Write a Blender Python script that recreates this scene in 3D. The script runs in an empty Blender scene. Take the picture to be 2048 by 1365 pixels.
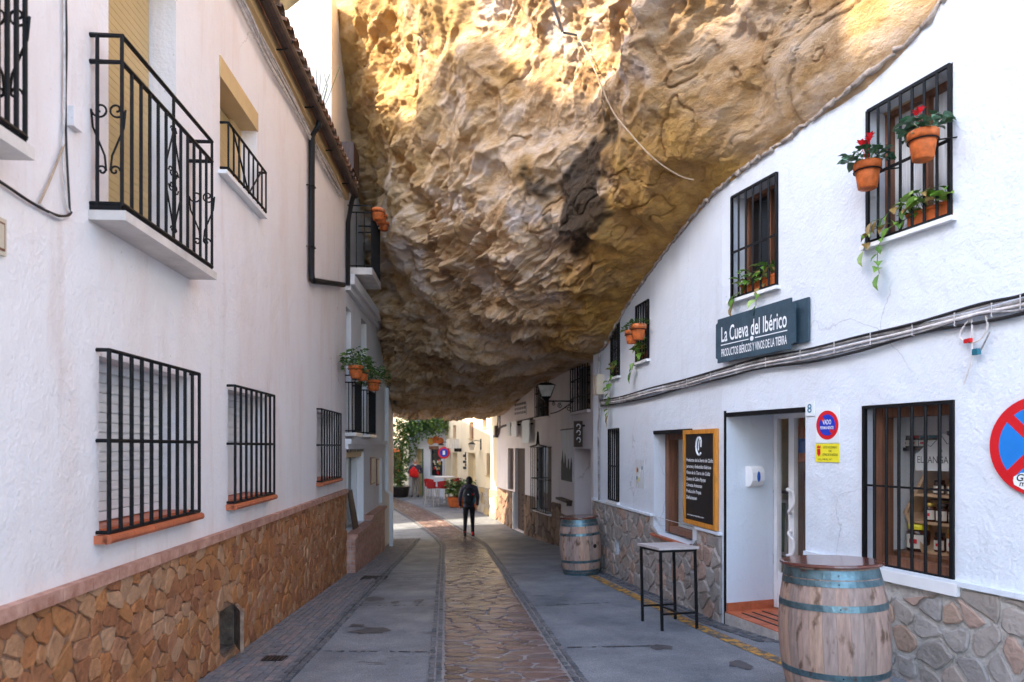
import bpy, math, random
import numpy as np
from mathutils import Vector, Matrix
random.seed(7)
RNG = np.random.default_rng(11)
scn = bpy.context.scene
col = scn.collection
R = math.radians

# ------------------------------------------------------------------ camera
# the lens stands at the origin; heights are measured from eye level
F, CX, HY = 1365.0, 1024.0, 893.0
cd = bpy.data.cameras.new('camera'); cam = bpy.data.objects.new('camera', cd); col.objects.link(cam)
cam.location = (0, 0, 0); cam.rotation_euler = (R(90), 0, 0)
cd.sensor_width = 36; cd.lens = 36 * F / 2048
cd.shift_y = (HY - 682.5) / 2048
cd.clip_start = 0.05; cd.clip_end = 2000
cd.dof.use_dof = True; cd.dof.focus_distance = 6.5; cd.dof.aperture_fstop = 2.0
scn.camera = cam

# ------------------------------------------------------------------ sky, sun, exposure
SUN = Vector((-0.78, -0.36, 0.56)).normalized()
elev = math.asin(SUN.z); rot = math.atan2(SUN.x, SUN.y)
w = bpy.data.worlds.new('World'); scn.world = w; w.use_nodes = True
nt = w.node_tree; nt.nodes.clear()
sky = nt.nodes.new('ShaderNodeTexSky'); sky.sky_type = 'NISHITA'; sky.sun_disc = False
sky.sun_elevation = elev; sky.sun_rotation = rot; sky.air_density = 1.0; sky.dust_density = 1.5; sky.ozone_density = 1.0
bg = nt.nodes.new('ShaderNodeBackground'); bg.inputs[1].default_value = 0.15
out = nt.nodes.new('ShaderNodeOutputWorld')
nt.links.new(sky.outputs[0], bg.inputs[0]); nt.links.new(bg.outputs[0], out.inputs[0])
sl = bpy.data.lights.new('sun', 'SUN'); sl.energy = 2.6; sl.angle = R(0.5); sl.color = (1.0, 0.86, 0.66)
so = bpy.data.objects.new('sun', sl); col.objects.link(so)
so.rotation_euler = (-SUN).to_track_quat('-Z', 'Y').to_euler(); so.location = (-10, -5, 20)
vs = scn.view_settings; vs.view_transform = 'Standard'; vs.look = 'None'; vs.gamma = 1
vs.exposure = 2.72

# ------------------------------------------------------------------ materials
def mat(name, c, rough=.7, var=.15, scale=3.0, bump=0.0, bscale=40.0, metal=0.0, spec=.4,
        c2=None, objrand=0.0, island=False, stretch=(1,1,1), palette=None, coat=0.0, detail=6, spots=None):
    m = bpy.data.materials.new(name); m.use_nodes = True
    n, l = m.node_tree.nodes, m.node_tree.links
    p = n['Principled BSDF']; p.inputs['Roughness'].default_value = rough; p.inputs['Metallic'].default_value = metal
    p.inputs['Specular IOR Level'].default_value = spec; p.inputs['Coat Weight'].default_value = coat
    geo = n.new('ShaderNodeNewGeometry')
    mp = n.new('ShaderNodeMapping'); mp.inputs['Scale'].default_value = stretch
    l.new(geo.outputs['Position'], mp.inputs[0])
    nz = n.new('ShaderNodeTexNoise'); nz.inputs['Scale'].default_value = scale; nz.inputs['Detail'].default_value = detail
    nz.inputs['Roughness'].default_value = .62
    l.new(mp.outputs[0], nz.inputs[0])
    rmp = n.new('ShaderNodeValToRGB'); e = rmp.color_ramp.elements
    e[0].position = .3; e[1].position = .7
    a = tuple(x*(1-var) for x in c); b = c2 or tuple(min(1, x*(1+var)) for x in c)
    e[0].color = (*a, 1); e[1].color = (*b, 1)
    l.new(nz.outputs[0], rmp.inputs[0]); colr = rmp.outputs[0]
    if palette:
        r2 = n.new('ShaderNodeValToRGB'); r2.color_ramp.interpolation = 'CONSTANT'
        k = len(palette)
        while len(r2.color_ramp.elements) < k: r2.color_ramp.elements.new(.5)
        for i, pc in enumerate(palette):
            r2.color_ramp.elements[i].position = i / k; r2.color_ramp.elements[i].color = (*pc, 1)
        if island: l.new(geo.outputs['Random Per Island'], r2.inputs[0])
        else:
            oi = n.new('ShaderNodeObjectInfo'); l.new(oi.outputs['Random'], r2.inputs[0])
        mx = n.new('ShaderNodeMix'); mx.data_type = 'RGBA'; mx.blend_type = 'MULTIPLY'; mx.inputs[0].default_value = 1
        l.new(rmp.outputs[0], mx.inputs[6]); l.new(r2.outputs[0], mx.inputs[7]); colr = mx.outputs[2]
    if spots:
        sc_, lo, hi, sc_col, k_, st_ = spots
        mp2 = n.new('ShaderNodeMapping'); mp2.inputs['Scale'].default_value = st_; l.new(geo.outputs['Position'], mp2.inputs[0])
        z2 = n.new('ShaderNodeTexNoise'); z2.inputs['Scale'].default_value = sc_; z2.inputs['Detail'].default_value = 6; l.new(mp2.outputs[0], z2.inputs[0])
        mr = n.new('ShaderNodeMapRange'); mr.inputs[1].default_value = lo; mr.inputs[2].default_value = hi; mr.inputs[4].default_value = k_; l.new(z2.outputs[0], mr.inputs[0])
        mx2 = n.new('ShaderNodeMix'); mx2.data_type = 'RGBA'; l.new(mr.outputs[0], mx2.inputs[0]); l.new(colr, mx2.inputs[6]); mx2.inputs[7].default_value = (*sc_col, 1); colr = mx2.outputs[2]
    l.new(colr, p.inputs['Base Color'])
    if bump:
        nb = n.new('ShaderNodeTexNoise'); nb.inputs['Scale'].default_value = bscale; nb.inputs['Detail'].default_value = 5
        l.new(mp.outputs[0], nb.inputs[0])
        bp = n.new('ShaderNodeBump'); bp.inputs['Strength'].default_value = bump; bp.inputs['Distance'].default_value = .02
        l.new(nb.outputs[0], bp.inputs['Height']); l.new(bp.outputs[0], p.inputs['Normal'])
    return m

def plaster(name, c, stain, amount=.5, zdir=.35):
    """lime-washed render: blotches, vertical dirt runs, trowel relief"""
    m = bpy.data.materials.new(name); m.use_nodes = True
    n, l = m.node_tree.nodes, m.node_tree.links
    p = n['Principled BSDF']; p.inputs['Roughness'].default_value = .85; p.inputs['Specular IOR Level'].default_value = .2
    geo = n.new('ShaderNodeNewGeometry')
    def noise(sc, st, d=6, r=.6):
        mp = n.new('ShaderNodeMapping'); mp.inputs['Scale'].default_value = st
        l.new(geo.outputs['Position'], mp.inputs[0])
        z = n.new('ShaderNodeTexNoise'); z.inputs['Scale'].default_value = sc; z.inputs['Detail'].default_value = d
        z.inputs['Roughness'].default_value = r; l.new(mp.outputs[0], z.inputs[0]); return z.outputs[0]
    def ramp(src, a, b):
        r = n.new('ShaderNodeMapRange'); r.inputs[1].default_value = a; r.inputs[2].default_value = b
        l.new(src, r.inputs[0]); return r.outputs[0]
    def mixc(fac, ca, cb):
        x = n.new('ShaderNodeMix'); x.data_type = 'RGBA'
        l.new(fac, x.inputs[0])
        if isinstance(ca, tuple): x.inputs[6].default_value = (*ca, 1)
        else: l.new(ca, x.inputs[6])
        x.inputs[7].default_value = (*cb, 1); return x.outputs[2]
    mul = n.new('ShaderNodeMath'); mul.operation = 'MULTIPLY'; mul.inputs[1].default_value = amount
    l.new(ramp(noise(.9, (1, 1, zdir), 8, .65), .46, .72), mul.inputs[0])
    c1 = mixc(mul.outputs[0], c, stain)
    m2 = n.new('ShaderNodeMath'); m2.operation = 'MULTIPLY'; m2.inputs[1].default_value = amount*.7
    l.new(ramp(noise(4, (1, 1, .12), 7, .7), .55, .75), m2.inputs[0])
    c2 = mixc(m2.outputs[0], c1, tuple(x*.82 for x in stain))
    m3 = n.new('ShaderNodeMath'); m3.operation = 'MULTIPLY'; m3.inputs[1].default_value = .5
    l.new(ramp(noise(23, (1, 1, 1), 3, .5), .72, .78), m3.inputs[0])
    c3 = mixc(m3.outputs[0], c2, tuple(x*.6 for x in stain))
    # hairline cracks
    wp = n.new('ShaderNodeVectorMath'); wp.operation = 'MULTIPLY_ADD'; wp.inputs[1].default_value = (.5, .5, .5)
    nc = n.new('ShaderNodeTexNoise'); nc.inputs['Scale'].default_value = 2.2; nc.inputs['Detail'].default_value = 6; l.new(geo.outputs['Position'], nc.inputs[0])
    l.new(nc.outputs['Color'], wp.inputs[0]); l.new(geo.outputs['Position'], wp.inputs[2])
    vo = n.new('ShaderNodeTexVoronoi'); vo.feature = 'DISTANCE_TO_EDGE'; vo.inputs['Scale'].default_value = .75; l.new(wp.outputs[0], vo.inputs[0])
    ck = ramp(vo.outputs['Distance'], .006, .001); cm_ = n.new('ShaderNodeMath'); cm_.operation = 'MULTIPLY'; l.new(ck, cm_.inputs[0])
    l.new(ramp(noise(.55, (1, 1, 1), 3, .5), .58, .66), cm_.inputs[1])
    m5 = n.new('ShaderNodeMath'); m5.operation = 'MULTIPLY'; m5.inputs[1].default_value = .38; l.new(cm_.outputs[0], m5.inputs[0])
    c3 = mixc(m5.outputs[0], c3, tuple(x*.35 for x in stain))
    l.new(c3, p.inputs['Base Color'])
    bp = n.new('ShaderNodeBump'); bp.inputs['Strength'].default_value = .6; bp.inputs['Distance'].default_value = .03
    ad = n.new('ShaderNodeMath'); ad.operation = 'ADD'
    l.new(noise(5, (1, 1, 1), 4, .5), ad.inputs[0])
    m4 = n.new('ShaderNodeMath'); m4.operation = 'MULTIPLY'; m4.inputs[1].default_value = .25
    l.new(noise(40, (1, 1, 1), 4, .6), m4.inputs[0]); l.new(m4.outputs[0], ad.inputs[1])
    l.new(ad.outputs[0], bp.inputs['Height']); l.new(bp.outputs[0], p.inputs['Normal'])
    return m

M = {}
M['wall_pink'] = plaster('lime_wash_pink_spill', (.83, .79, .785), (.72, .55, .46), .6)  # pink tone paints in colour thrown by the rock, besides dirt runs
M['wall_white'] = plaster('lime_wash_white', (.69, .735, .79), (.60, .59, .60), .42)
M['wall_cream'] = plaster('lime_wash_cream', (.82, .70, .48), (.66, .55, .40), .4)
M['wall_lilac'] = plaster('lime_wash_lilac', (.72, .66, .66), (.55, .47, .44), .5)
M['wall_terrace'] = plaster('lime_wash_terrace', (.82, .80, .80), (.66, .60, .56), .45)
M['iron'] = mat('black_iron', (.006, .006, .007), .5, .4, 30, .2, 120, 0.0, .22)
M['pipe'] = mat('dark_pipe', (.010, .010, .012), .45, .4, 8, .1, 60, spec=.25)
M['gutter'] = mat('rusty_gutter', (.055, .035, .03), .6, .5, 5, .3, 60, c2=(.09, .06, .05))
M['terracotta'] = mat('terracotta', (.55, .13, .03), .6, .3, 12, .2, 60)
M['pot'] = mat('clay_pot', (.60, .14, .03), .6, .4, 14, .2, 50, spots=(9, .56, .70, (.62,.36,.22), .6, (1,1,.6)))
M['tile_red'] = mat('red_tile', (.48, .13, .055), .45, .3, 6, .15, 60)
M['tile_cap'] = mat('cap_tile', (.50, .2, .13), .6, .35, 9, .25, 70, c2=(.62, .36, .27))
M['stone_tan'] = mat('tan_stone', (.85, .85, .85), .75, .3, 9, .9, 22, objrand=1,
    palette=[(.46,.18,.065),(.49,.225,.10),(.41,.165,.07),(.51,.26,.13),(.45,.20,.10),(.36,.14,.06),(.53,.29,.16),(.47,.195,.07)])
M['stone_tan_far'] = mat('tan_stone_far', (.85, .85, .85), .75, .3, 9, .9, 22, island=True,
    palette=[(.46,.18,.065),(.49,.225,.10),(.41,.165,.07),(.51,.26,.13),(.45,.20,.10),(.36,.14,.06),(.53,.29,.16),(.47,.195,.07)])
M['mortar_tan'] = mat('tan_mortar', (.27, .155, .10), .9, .3, 12, .5, 50)
M['stone_grey'] = mat('grey_stone', (.9, .9, .9), .75, .22, 7, .7, 24,
    palette=[(.37,.32,.28),(.41,.33,.28),(.34,.31,.29),(.45,.31,.25),(.39,.35,.32),(.42,.29,.22),(.33,.29,.26),(.44,.38,.34)])
M['mortar_grey'] = mat('grey_mortar', (.43, .40, .37), .9, .2, 14, .6, 40)
M['stone_block'] = mat('pale_block', (.95, .95, .95), .8, .2, 7, .6, 24,
    palette=[(.55,.45,.30),(.50,.36,.18),(.45,.40,.33),(.60,.50,.36),(.40,.33,.25),(.55,.40,.2)])
M['stone_r2'] = mat('brown_rubble', (.22, .13, .085), .8, .55, 9, 1.0, 14, c2=(.4, .27, .19))
M['paver'] = mat('paving_flag', (.9, .9, .9), .26, .4, 4, .5, 26, spec=.5,
    palette=[(.22,.14,.12),(.25,.175,.155),(.17,.115,.105),(.28,.195,.17),(.20,.15,.14),(.15,.095,.08),(.25,.155,.13)])
M['joint'] = mat('paving_joint', (.27, .25, .245), .55, .3, 10, .5, 40)
M['cobble'] = mat('cobble', (.9, .9, .9), .5, .3, 14, .5, 40, island=True,
    palette=[(.12,.125,.135),(.17,.17,.175),(.095,.10,.11),(.20,.19,.19),(.145,.145,.155)])
M['cobble_red'] = mat('cobble_red', (.9, .9, .9), .6, .3, 14, .5, 40, island=True,
    palette=[(.25,.235,.235),(.29,.26,.255),(.215,.21,.22),(.32,.26,.25),(.24,.235,.25)])
M['brown_wood'] = mat('brown_wood', (.20, .085, .045), .45, .35, 6, .2, 30, stretch=(6,6,.6))
M['dark_wood'] = mat('dark_wood', (.045, .022, .014), .55, .4, 6, .3, 30, stretch=(6,6,.6))
M['orange_wood'] = mat('orange_wood', (.62, .24, .03), .4, .25, 6, .1, 30, stretch=(4,4,.8))
M['pale_wood'] = mat('pale_wood', (.52, .34, .20), .6, .2, 7, .1, 40)
M['table_top'] = mat('table_board', (.52, .46, .44), .5, .2, 5, .15, 40, stretch=(1,6,1))
M['stave'] = mat('oak_stave', (.95, .95, .95), .7, .34, 5, .4, 50, stretch=(9,9,1.2), detail=8, spots=(6, .57, .68, (.10,.05,.025), .85, (2.2,2.2,1)),
    palette=[(.50,.33,.26),(.56,.36,.26),(.44,.32,.27),(.60,.38,.27),(.52,.35,.28),(.38,.27,.22)])
M['hoop'] = mat('galvanised_hoop', (.11, .19, .215), .38, .3, 12, .2, 60, metal=.75, c2=(.18,.28,.31), spots=(14, .60, .70, (.12,.05,.025), .8, (1,1,1)))
M['lid'] = mat('barrel_lid', (.13, .035, .02), .18, .3, 5, .05, 30, spec=.6, coat=.4)
M['shutter_cream'] = mat('cream_shutter', (.52, .37, .17), .5, .08, 4, .05, 60)
M['shutter_white'] = mat('white_shutter', (.76, .74, .72), .45, .06, 4, .05, 60)
M['cream'] = mat('cream_paint', (.62, .44, .22), .6, .1, 4, .05, 60)
M['white_paint'] = mat('white_paint', (.80, .80, .80), .4, .05, 5)
M['marble'] = mat('marble_slab', (.66, .60, .55), .4, .2, 4, .1, 40)
M['cable_white'] = mat('whitewashed_cable', (.62, .58, .56), .6, .3, 12)
M['cable_black'] = mat('black_cable', (.018, .017, .018), .5, .2, 12)
M['cable_grey'] = mat('grey_cable', (.22, .19, .19), .55, .6, 9, c2=(.5,.48,.47))
M['cable_tan'] = mat('tan_cable', (.42, .30, .20), .6, .3, 12)
M['slate'] = mat('slate_blue_board', (.038, .070, .095), .55, .25, 7, .12, 30)
M['white_ink'] = mat('white_lettering', (.82, .84, .85), .6, .03, 5)
M['chalk'] = mat('blackboard', (.012, .009, .010), .45, .3, 6)
M['black_ink'] = mat('black_lettering', (.01, .01, .012), .5, .1, 5)
M['red'] = mat('sign_red', (.62, .012, .018), .35, .06, 6)
M['blue'] = mat('sign_blue', (.015, .20, .62), .35, .06, 6)
M['deep_blue'] = mat('deep_blue', (.012, .04, .45), .35, .06, 6)
M['yellow'] = mat('plate_yellow', (.80, .70, .03), .4, .06, 6)
M['plate'] = mat('white_plate', (.74, .77, .78), .4, .05, 5)
M['number_ink'] = mat('number_ink', (.07, .20, .30), .5, .1, 5)
M['glass_dark'] = mat('dark_glass', (.015, .016, .018), .06, .3, 1.5, 0, 1, spec=.6)
M['curtain'] = mat('pale_curtain', (.62, .64, .66), .7, .25, 5, .2, 10, stretch=(8,8,.5))
M['leaf'] = mat('leaf_green', (.9,.9,.9), .45, .2, 9, palette=[(.13,.28,.035),(.22,.40,.06),(.09,.20,.03),(.32,.44,.14),(.16,.32,.05),(.30,.20,.06)])
M['leaf_isl'] = mat('leaf_mass', (.9,.9,.9), .45, .2, 9, island=True, palette=[(.05,.13,.02),(.10,.20,.03),(.035,.09,.015),(.15,.24,.05),(.07,.15,.03)])
M['leaf_cyc'] = mat('cyclamen_leaf', (.9,.9,.9), .5, .35, 60, palette=[(.07,.19,.10),(.16,.30,.20),(.05,.14,.06)])
M['stem'] = mat('stem', (.10, .15, .04), .6, .2, 9)
M['petal'] = mat('red_petal', (.72, .01, .02), .5, .2, 20)
M['soil'] = mat('soil', (.03, .02, .014), .95, .3, 20, .5, 60)
M['room_white'] = mat('room_white', (.9, .9, .9), .8, .05, 2)
M['room_tan'] = mat('room_tan', (.75, .58, .32), .8, .3, 2)
M['jar_dark'] = mat('dark_jar', (.05, .012, .008), .12, .4, 10, spec=.6)
M['jar_amber'] = mat('amber_jar', (.32, .10, .015), .12, .3, 10, spec=.6)
M['gold'] = mat('gold_lid', (.55, .36, .08), .35, .1, 10, metal=.7)
M['label_cream'] = mat('cream_label', (.74, .70, .62), .6, .05, 9)
M['skin'] = mat('skin', (.50, .27, .18), .55, .1, 9)
M['jacket_dark'] = mat('dark_jacket', (.045, .038, .065), .6, .7, 11, .8, 14)
M['trousers_black'] = mat('black_trousers', (.008, .007, .008), .85, .3, 9)
M['trousers_grey'] = mat('grey_trousers', (.20, .19, .20), .85, .2, 9)
M['pack'] = mat('black_pack', (.014, .014, .018), .6, .3, 9, .2, 30)
M['hair_dark'] = mat('dark_hair', (.010, .008, .008), .7, .3, 30)
M['hair_grey'] = mat('grey_hair', (.35, .33, .31), .7, .2, 30)
M['red_cloth'] = mat('red_cloth', (.60, .012, .012), .8, .25, 7, .3, 15)
M['chair_red'] = mat('red_seat', (.33, .008, .014), .45, .2, 7)
M['steel'] = mat('steel', (.45, .44, .44), .3, .1, 9, metal=.9)
M['yellow_line'] = None
M['lamp_glass'] = mat('lamp_glass', (.55, .53, .50), .25, .2, 9)
M['box_cream'] = mat('cream_box', (.60, .52, .40), .5, .1, 9)
M['teal'] = mat('teal_clip', (.02, .16, .22), .4, .1, 9)
M['blue_plastic'] = mat('blue_plastic', (.02, .10, .42), .35, .1, 9)

def glass_mat():
    m = bpy.data.materials.new('window_glass'); m.use_nodes = True
    n, l = m.node_tree.nodes, m.node_tree.links
    n.remove(n['Principled BSDF'])
    t = n.new('ShaderNodeBsdfTransparent'); t.inputs[0].default_value = (.98, .985, .98, 1)
    g = n.new('ShaderNodeBsdfGlossy'); g.inputs['Roughness'].default_value = .02
    lw = n.new('ShaderNodeLayerWeight'); lw.inputs[0].default_value = .5
    pw = n.new('ShaderNodeMath'); pw.operation = 'POWER'; pw.inputs[1].default_value = 5; l.new(lw.outputs['Facing'], pw.inputs[0])
    fr = n.new('ShaderNodeMath'); fr.operation = 'MULTIPLY_ADD'; fr.inputs[1].default_value = .94; fr.inputs[2].default_value = .04; l.new(pw.outputs[0], fr.inputs[0])
    mx = n.new('ShaderNodeMixShader'); l.new(fr.outputs[0], mx.inputs[0]); l.new(t.outputs[0], mx.inputs[1]); l.new(g.outputs[0], mx.inputs[2])
    l.new(mx.outputs[0], n['Material Output'].inputs[0]); return m
M['glass'] = glass_mat()

def worn_yellow():
    m = bpy.data.materials.new('worn_yellow_line'); m.use_nodes = True
    n, l = m.node_tree.nodes, m.node_tree.links; p = n['Principled BSDF']; p.inputs['Roughness'].default_value = .6
    geo = n.new('ShaderNodeNewGeometry')
    z = n.new('ShaderNodeTexNoise'); z.inputs['Scale'].default_value = 11; z.inputs['Detail'].default_value = 8; z.inputs['Roughness'].default_value = .7
    l.new(geo.outputs['Position'], z.inputs[0])
    r = n.new('ShaderNodeValToRGB'); r.color_ramp.elements[0].position = .46; r.color_ramp.elements[1].position = .56
    r.color_ramp.elements[0].color = (.10, .095, .09, 1); r.color_ramp.elements[1].color = (.62, .30, .03, 1)
    l.new(z.outputs[0], r.inputs[0]); l.new(r.outputs[0], p.inputs['Base Color']); return m
M['yellow_line'] = worn_yellow()

# ------------------------------------------------------------------ mesh helpers
ORG = {}
def V(*a): return Vector(a)
class MB:
    def __init__(s): s.v = []; s.f = []
    def add(s, vs_, fs):
        b = len(s.v); s.v += [tuple(x) for x in vs_]; s.f += [tuple(i + b for i in f) for f in fs]; return s
    def box8(s, p):      # p: bottom 4 (ccw) then top 4
        return s.add(p, [(3,2,1,0),(4,5,6,7),(0,1,5,4),(1,2,6,5),(2,3,7,6),(3,0,4,7)])
    def box(s, x0,x1,y0,y1,z0,z1):
        return s.box8([(x0,y0,z0),(x1,y0,z0),(x1,y1,z0),(x0,y1,z0),(x0,y0,z1),(x1,y0,z1),(x1,y1,z1),(x0,y1,z1)])
    def wbox(s, W, s0,s1,z0,z1,o0,o1):
        P = W.P
        return s.box8([P(s0,z0,o0),P(s1,z0,o0),P(s1,z0,o1),P(s0,z0,o1),P(s0,z1,o0),P(s1,z1,o0),P(s1,z1,o1),P(s0,z1,o1)])
    def tube(s, path, r, seg=6, closed=False, taper=None):
        path = [Vector(p) for p in path]; n = len(path)
        b = len(s.v); up = Vector((0.13, 0.21, 1)).normalized()
        for i, p in enumerate(path):
            a = path[(i-1) % n] if closed else path[max(0, i-1)]
            c = path[(i+1) % n] if closed else path[min(n-1, i+1)]
            t = (c - a)
            t = t.normalized() if t.length > 1e-9 else Vector((0,0,1))
            u = t.cross(up)
            if u.length < 1e-3: u = t.cross(Vector((1,0,0)))
            u.normalize(); v_ = t.cross(u)
            rr = r if taper is None else r * taper[i]
            for k in range(seg):
                an = 2*math.pi*k/seg
                s.v.append(tuple(p + u*math.cos(an)*rr + v_*math.sin(an)*rr))
        m = n if closed else n-1
        for i in range(m):
            for k in range(seg):
                a0 = b + i*seg + k; a1 = b + i*seg + (k+1) % seg
                j = (i+1) % n
                b0 = b + j*seg + k; b1 = b + j*seg + (k+1) % seg
                s.f.append((a0, a1, b1, b0))
        if not closed:
            s.f.append(tuple(b + k for k in reversed(range(seg)))); s.f.append(tuple(b + (n-1)*seg + k for k in range(seg)))
        return s
    def lathe(s, prof, c=(0,0,0), seg=16, sx=1, sy=1):
        b = len(s.v); n = len(prof)
        for (r, z) in prof:
            for k in range(seg):
                a = 2*math.pi*k/seg
                s.v.append((c[0]+r*math.cos(a)*sx, c[1]+r*math.sin(a)*sy, c[2]+z))
        for i in range(n-1):
            for k in range(seg):
                s.f.append((b+i*seg+k, b+i*seg+(k+1)%seg, b+(i+1)*seg+(k+1)%seg, b+(i+1)*seg+k))
        s.f.append(tuple(b+k for k in reversed(range(seg)))); s.f.append(tuple(b+(n-1)*seg+k for k in range(seg)))
        return s
    def prism(s, poly, ext):
        n = len(poly); poly = [Vector(p) for p in poly]; e = Vector(ext)
        b = len(s.v); s.v += [tuple(p) for p in poly] + [tuple(p+e) for p in poly]
        s.f.append(tuple(b+i for i in reversed(range(n)))); s.f.append(tuple(b+n+i for i in range(n)))
        for i in range(n):
            j = (i+1) % n; s.f.append((b+i, b+j, b+n+j, b+n+i))
        return s
    def mesh(s, name, org=(0,0,0), smooth=False):
        me = bpy.data.meshes.new(name); o = Vector(org)
        me.from_pydata([tuple(Vector(p)-o) for p in s.v], [], s.f)
        if smooth: me.shade_smooth()
        me.update(); return me
def link(name, me, m, parent=None):
    o = bpy.data.objects.new(name, me); col.objects.link(o)
    if m is not None:
        me.materials.clear() if False else None
        if len(me.materials) == 0: me.materials.append(M[m] if isinstance(m, str) else m)
    if parent is not None: o.parent = parent
    return o
def tag(o, label=None, cat=None, group=None, kind=None):
    if label: o['label'] = label
    if cat: o['category'] = cat
    if group: o['group'] = group
    if kind: o['kind'] = kind
    return o
def thing(name, label, cat, loc=(0,0,0), group=None):
    o = bpy.data.objects.new(name, None); col.objects.link(o); o.location = loc; o.empty_display_size = .2
    ORG[o] = Vector(loc); return tag(o, label, cat, group)
def part(name, mb, m, parent, smooth=False, label=None, kind=None):
    o = link(name, mb.mesh(name, ORG[parent], smooth), m, parent); ORG[o] = ORG[parent]
    return tag(o, label=label, kind=kind)
def single(name, mb, m, label, cat, loc, group=None, smooth=False):
    o = link(name, mb.mesh(name, loc, smooth), m); o.location = loc; ORG[o] = Vector(loc)
    return tag(o, label, cat, group)
def struct(name, mb, m, smooth=False):
    o = link(name, mb.mesh(name, (0,0,0), smooth), m); ORG[o] = Vector((0,0,0)); return tag(o, kind='structure')
def piece(name, me, m, parent, mtx):
    o = link(name, me, m, parent); o.matrix_basis = Matrix.Translation(-ORG[parent]) @ mtx; ORG[o] = ORG[parent]; return o
def copy_tree(o, parent=None):
    c = o.copy(); col.objects.link(c); c.parent = parent; ORG[c] = ORG[o]
    for ch in list(o.children): copy_tree(ch, c)
    return c
def smooth_by_angle(o):
    return o
_cyl = MB().lathe([(1, 0), (1, 1)], seg=8).mesh('rod', smooth=False)
RODS = {}
def rod(name, a, b, r, m, parent):
    """a straight round bar sharing one mesh per material"""
    if m not in RODS:
        me = _cyl.copy(); me.materials.append(M[m]); RODS[m] = me
    a, b = Vector(a), Vector(b); d = b - a
    q = d.to_track_quat('Z', 'Y').to_matrix().to_4x4()
    mt = Matrix.Translation(a) @ q @ Matrix.Diagonal((r, r, d.length, 1))
    return piece(name, RODS[m], m, parent, mt)
BOXES = {}
def sbox(name, W, s0,s1,z0,z1,o0,o1, m, parent):
    """a board sharing one mesh per material"""
    if m not in BOXES:
        me = MB().box(0,1,0,1,0,1).mesh('board'); me.materials.append(M[m]); BOXES[m] = me
    o = W.P(s0, z0, o0); dx = W.P(s1, z0, o0) - o; dy = W.P(s0, z0, o1) - o
    mt = Matrix(((dx.x, dy.x, 0, o.x), (dx.y, dy.y, 0, o.y), (0, 0, z1-z0, o.z), (0,0,0,1)))
    return piece(name, BOXES[m], m, parent, mt)

class Wall:
    """a vertical plane: s runs along it away from the lens, o points out to the street"""
    def __init__(s, a, b, side):
        s.a = Vector((a[0], a[1], 0)); d = Vector((b[0]-a[0], b[1]-a[1], 0)); s.L = d.length; s.d = d.normalized()
        s.n = Vector((s.d.y, -s.d.x, 0)) if side == 'L' else Vector((-s.d.y, s.d.x, 0))
        s.side = side; s.r = s.d if side == 'L' else -s.d
    def P(s, t, z, o=0): return s.a + s.d*t + s.n*o + Vector((0,0,z))
    def hit(s, px, o=0):
        k = (px - CX)/F; A = s.a + s.n*o
        # A + d t = (k Y, Y)
        t = (k*A.y - A.x) / (s.d.x - k*s.d.y); return t, A.y + s.d.y*t
    def S(s, px, o=0): return s.hit(px, o)[0]
    def SZ(s, px, py, o=0):
        t, Y = s.hit(px, o); return t, (HY - py)/F*Y
    def rect(s, xl, xr, ytop, ybot, at=None, o=0):
        """s0,s1,z0,z1 from a pixel box whose heights are read on the column `at`"""
        at = xl if at is None else at
        a, b = s.S(xl, o), s.S(xr, o)
        return (min(a,b), max(a,b), s.SZ(at, ybot, o)[1], s.SZ(at, ytop, o)[1])

def wall_mesh(W, s0, s1, z0, z1, holes, reveal=.22, zbot=None, sub=0.0):
    """front skin with openings and their reveals; holes = (s0,s1,z0,z1[,depth])"""
    mb = MB()
    ss = sorted({round(x,4) for h in holes for x in h[:2]} | {s0, s1}); zs = sorted({round(x,4) for h in holes for x in h[2:4]} | {z0, z1})
    ss = [x for x in ss if s0 <= x <= s1]; zs = [x for x in zs if z0 <= x <= z1]
    for i in range(len(ss)-1):
        for j in range(len(zs)-1):
            cs, cz = (ss[i]+ss[i+1])/2, (zs[j]+zs[j+1])/2
            if any(h[0] < cs < h[1] and h[2] < cz < h[3] for h in holes): continue
            q = [W.P(ss[i],zs[j]), W.P(ss[i+1],zs[j]), W.P(ss[i+1],zs[j+1]), W.P(ss[i],zs[j+1])]
            mb.add(q, [(0,1,2,3) if W.side == 'L' else (3,2,1,0)])
    for h in holes:
        dp = -(h[4] if len(h) > 4 else reveal); a, b, c, d = h[:4]
        c = max(c, z0)
        for (p, q) in (((a,c),(b,c)), ((b,c),(b,d)), ((b,d),(a,d)), ((a,d),(a,c))):
            mb.add([W.P(*p), W.P(*q), W.P(q[0],q[1],dp), W.P(p[0],p[1],dp)], [(0,1,2,3)])
    return mb

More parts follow.
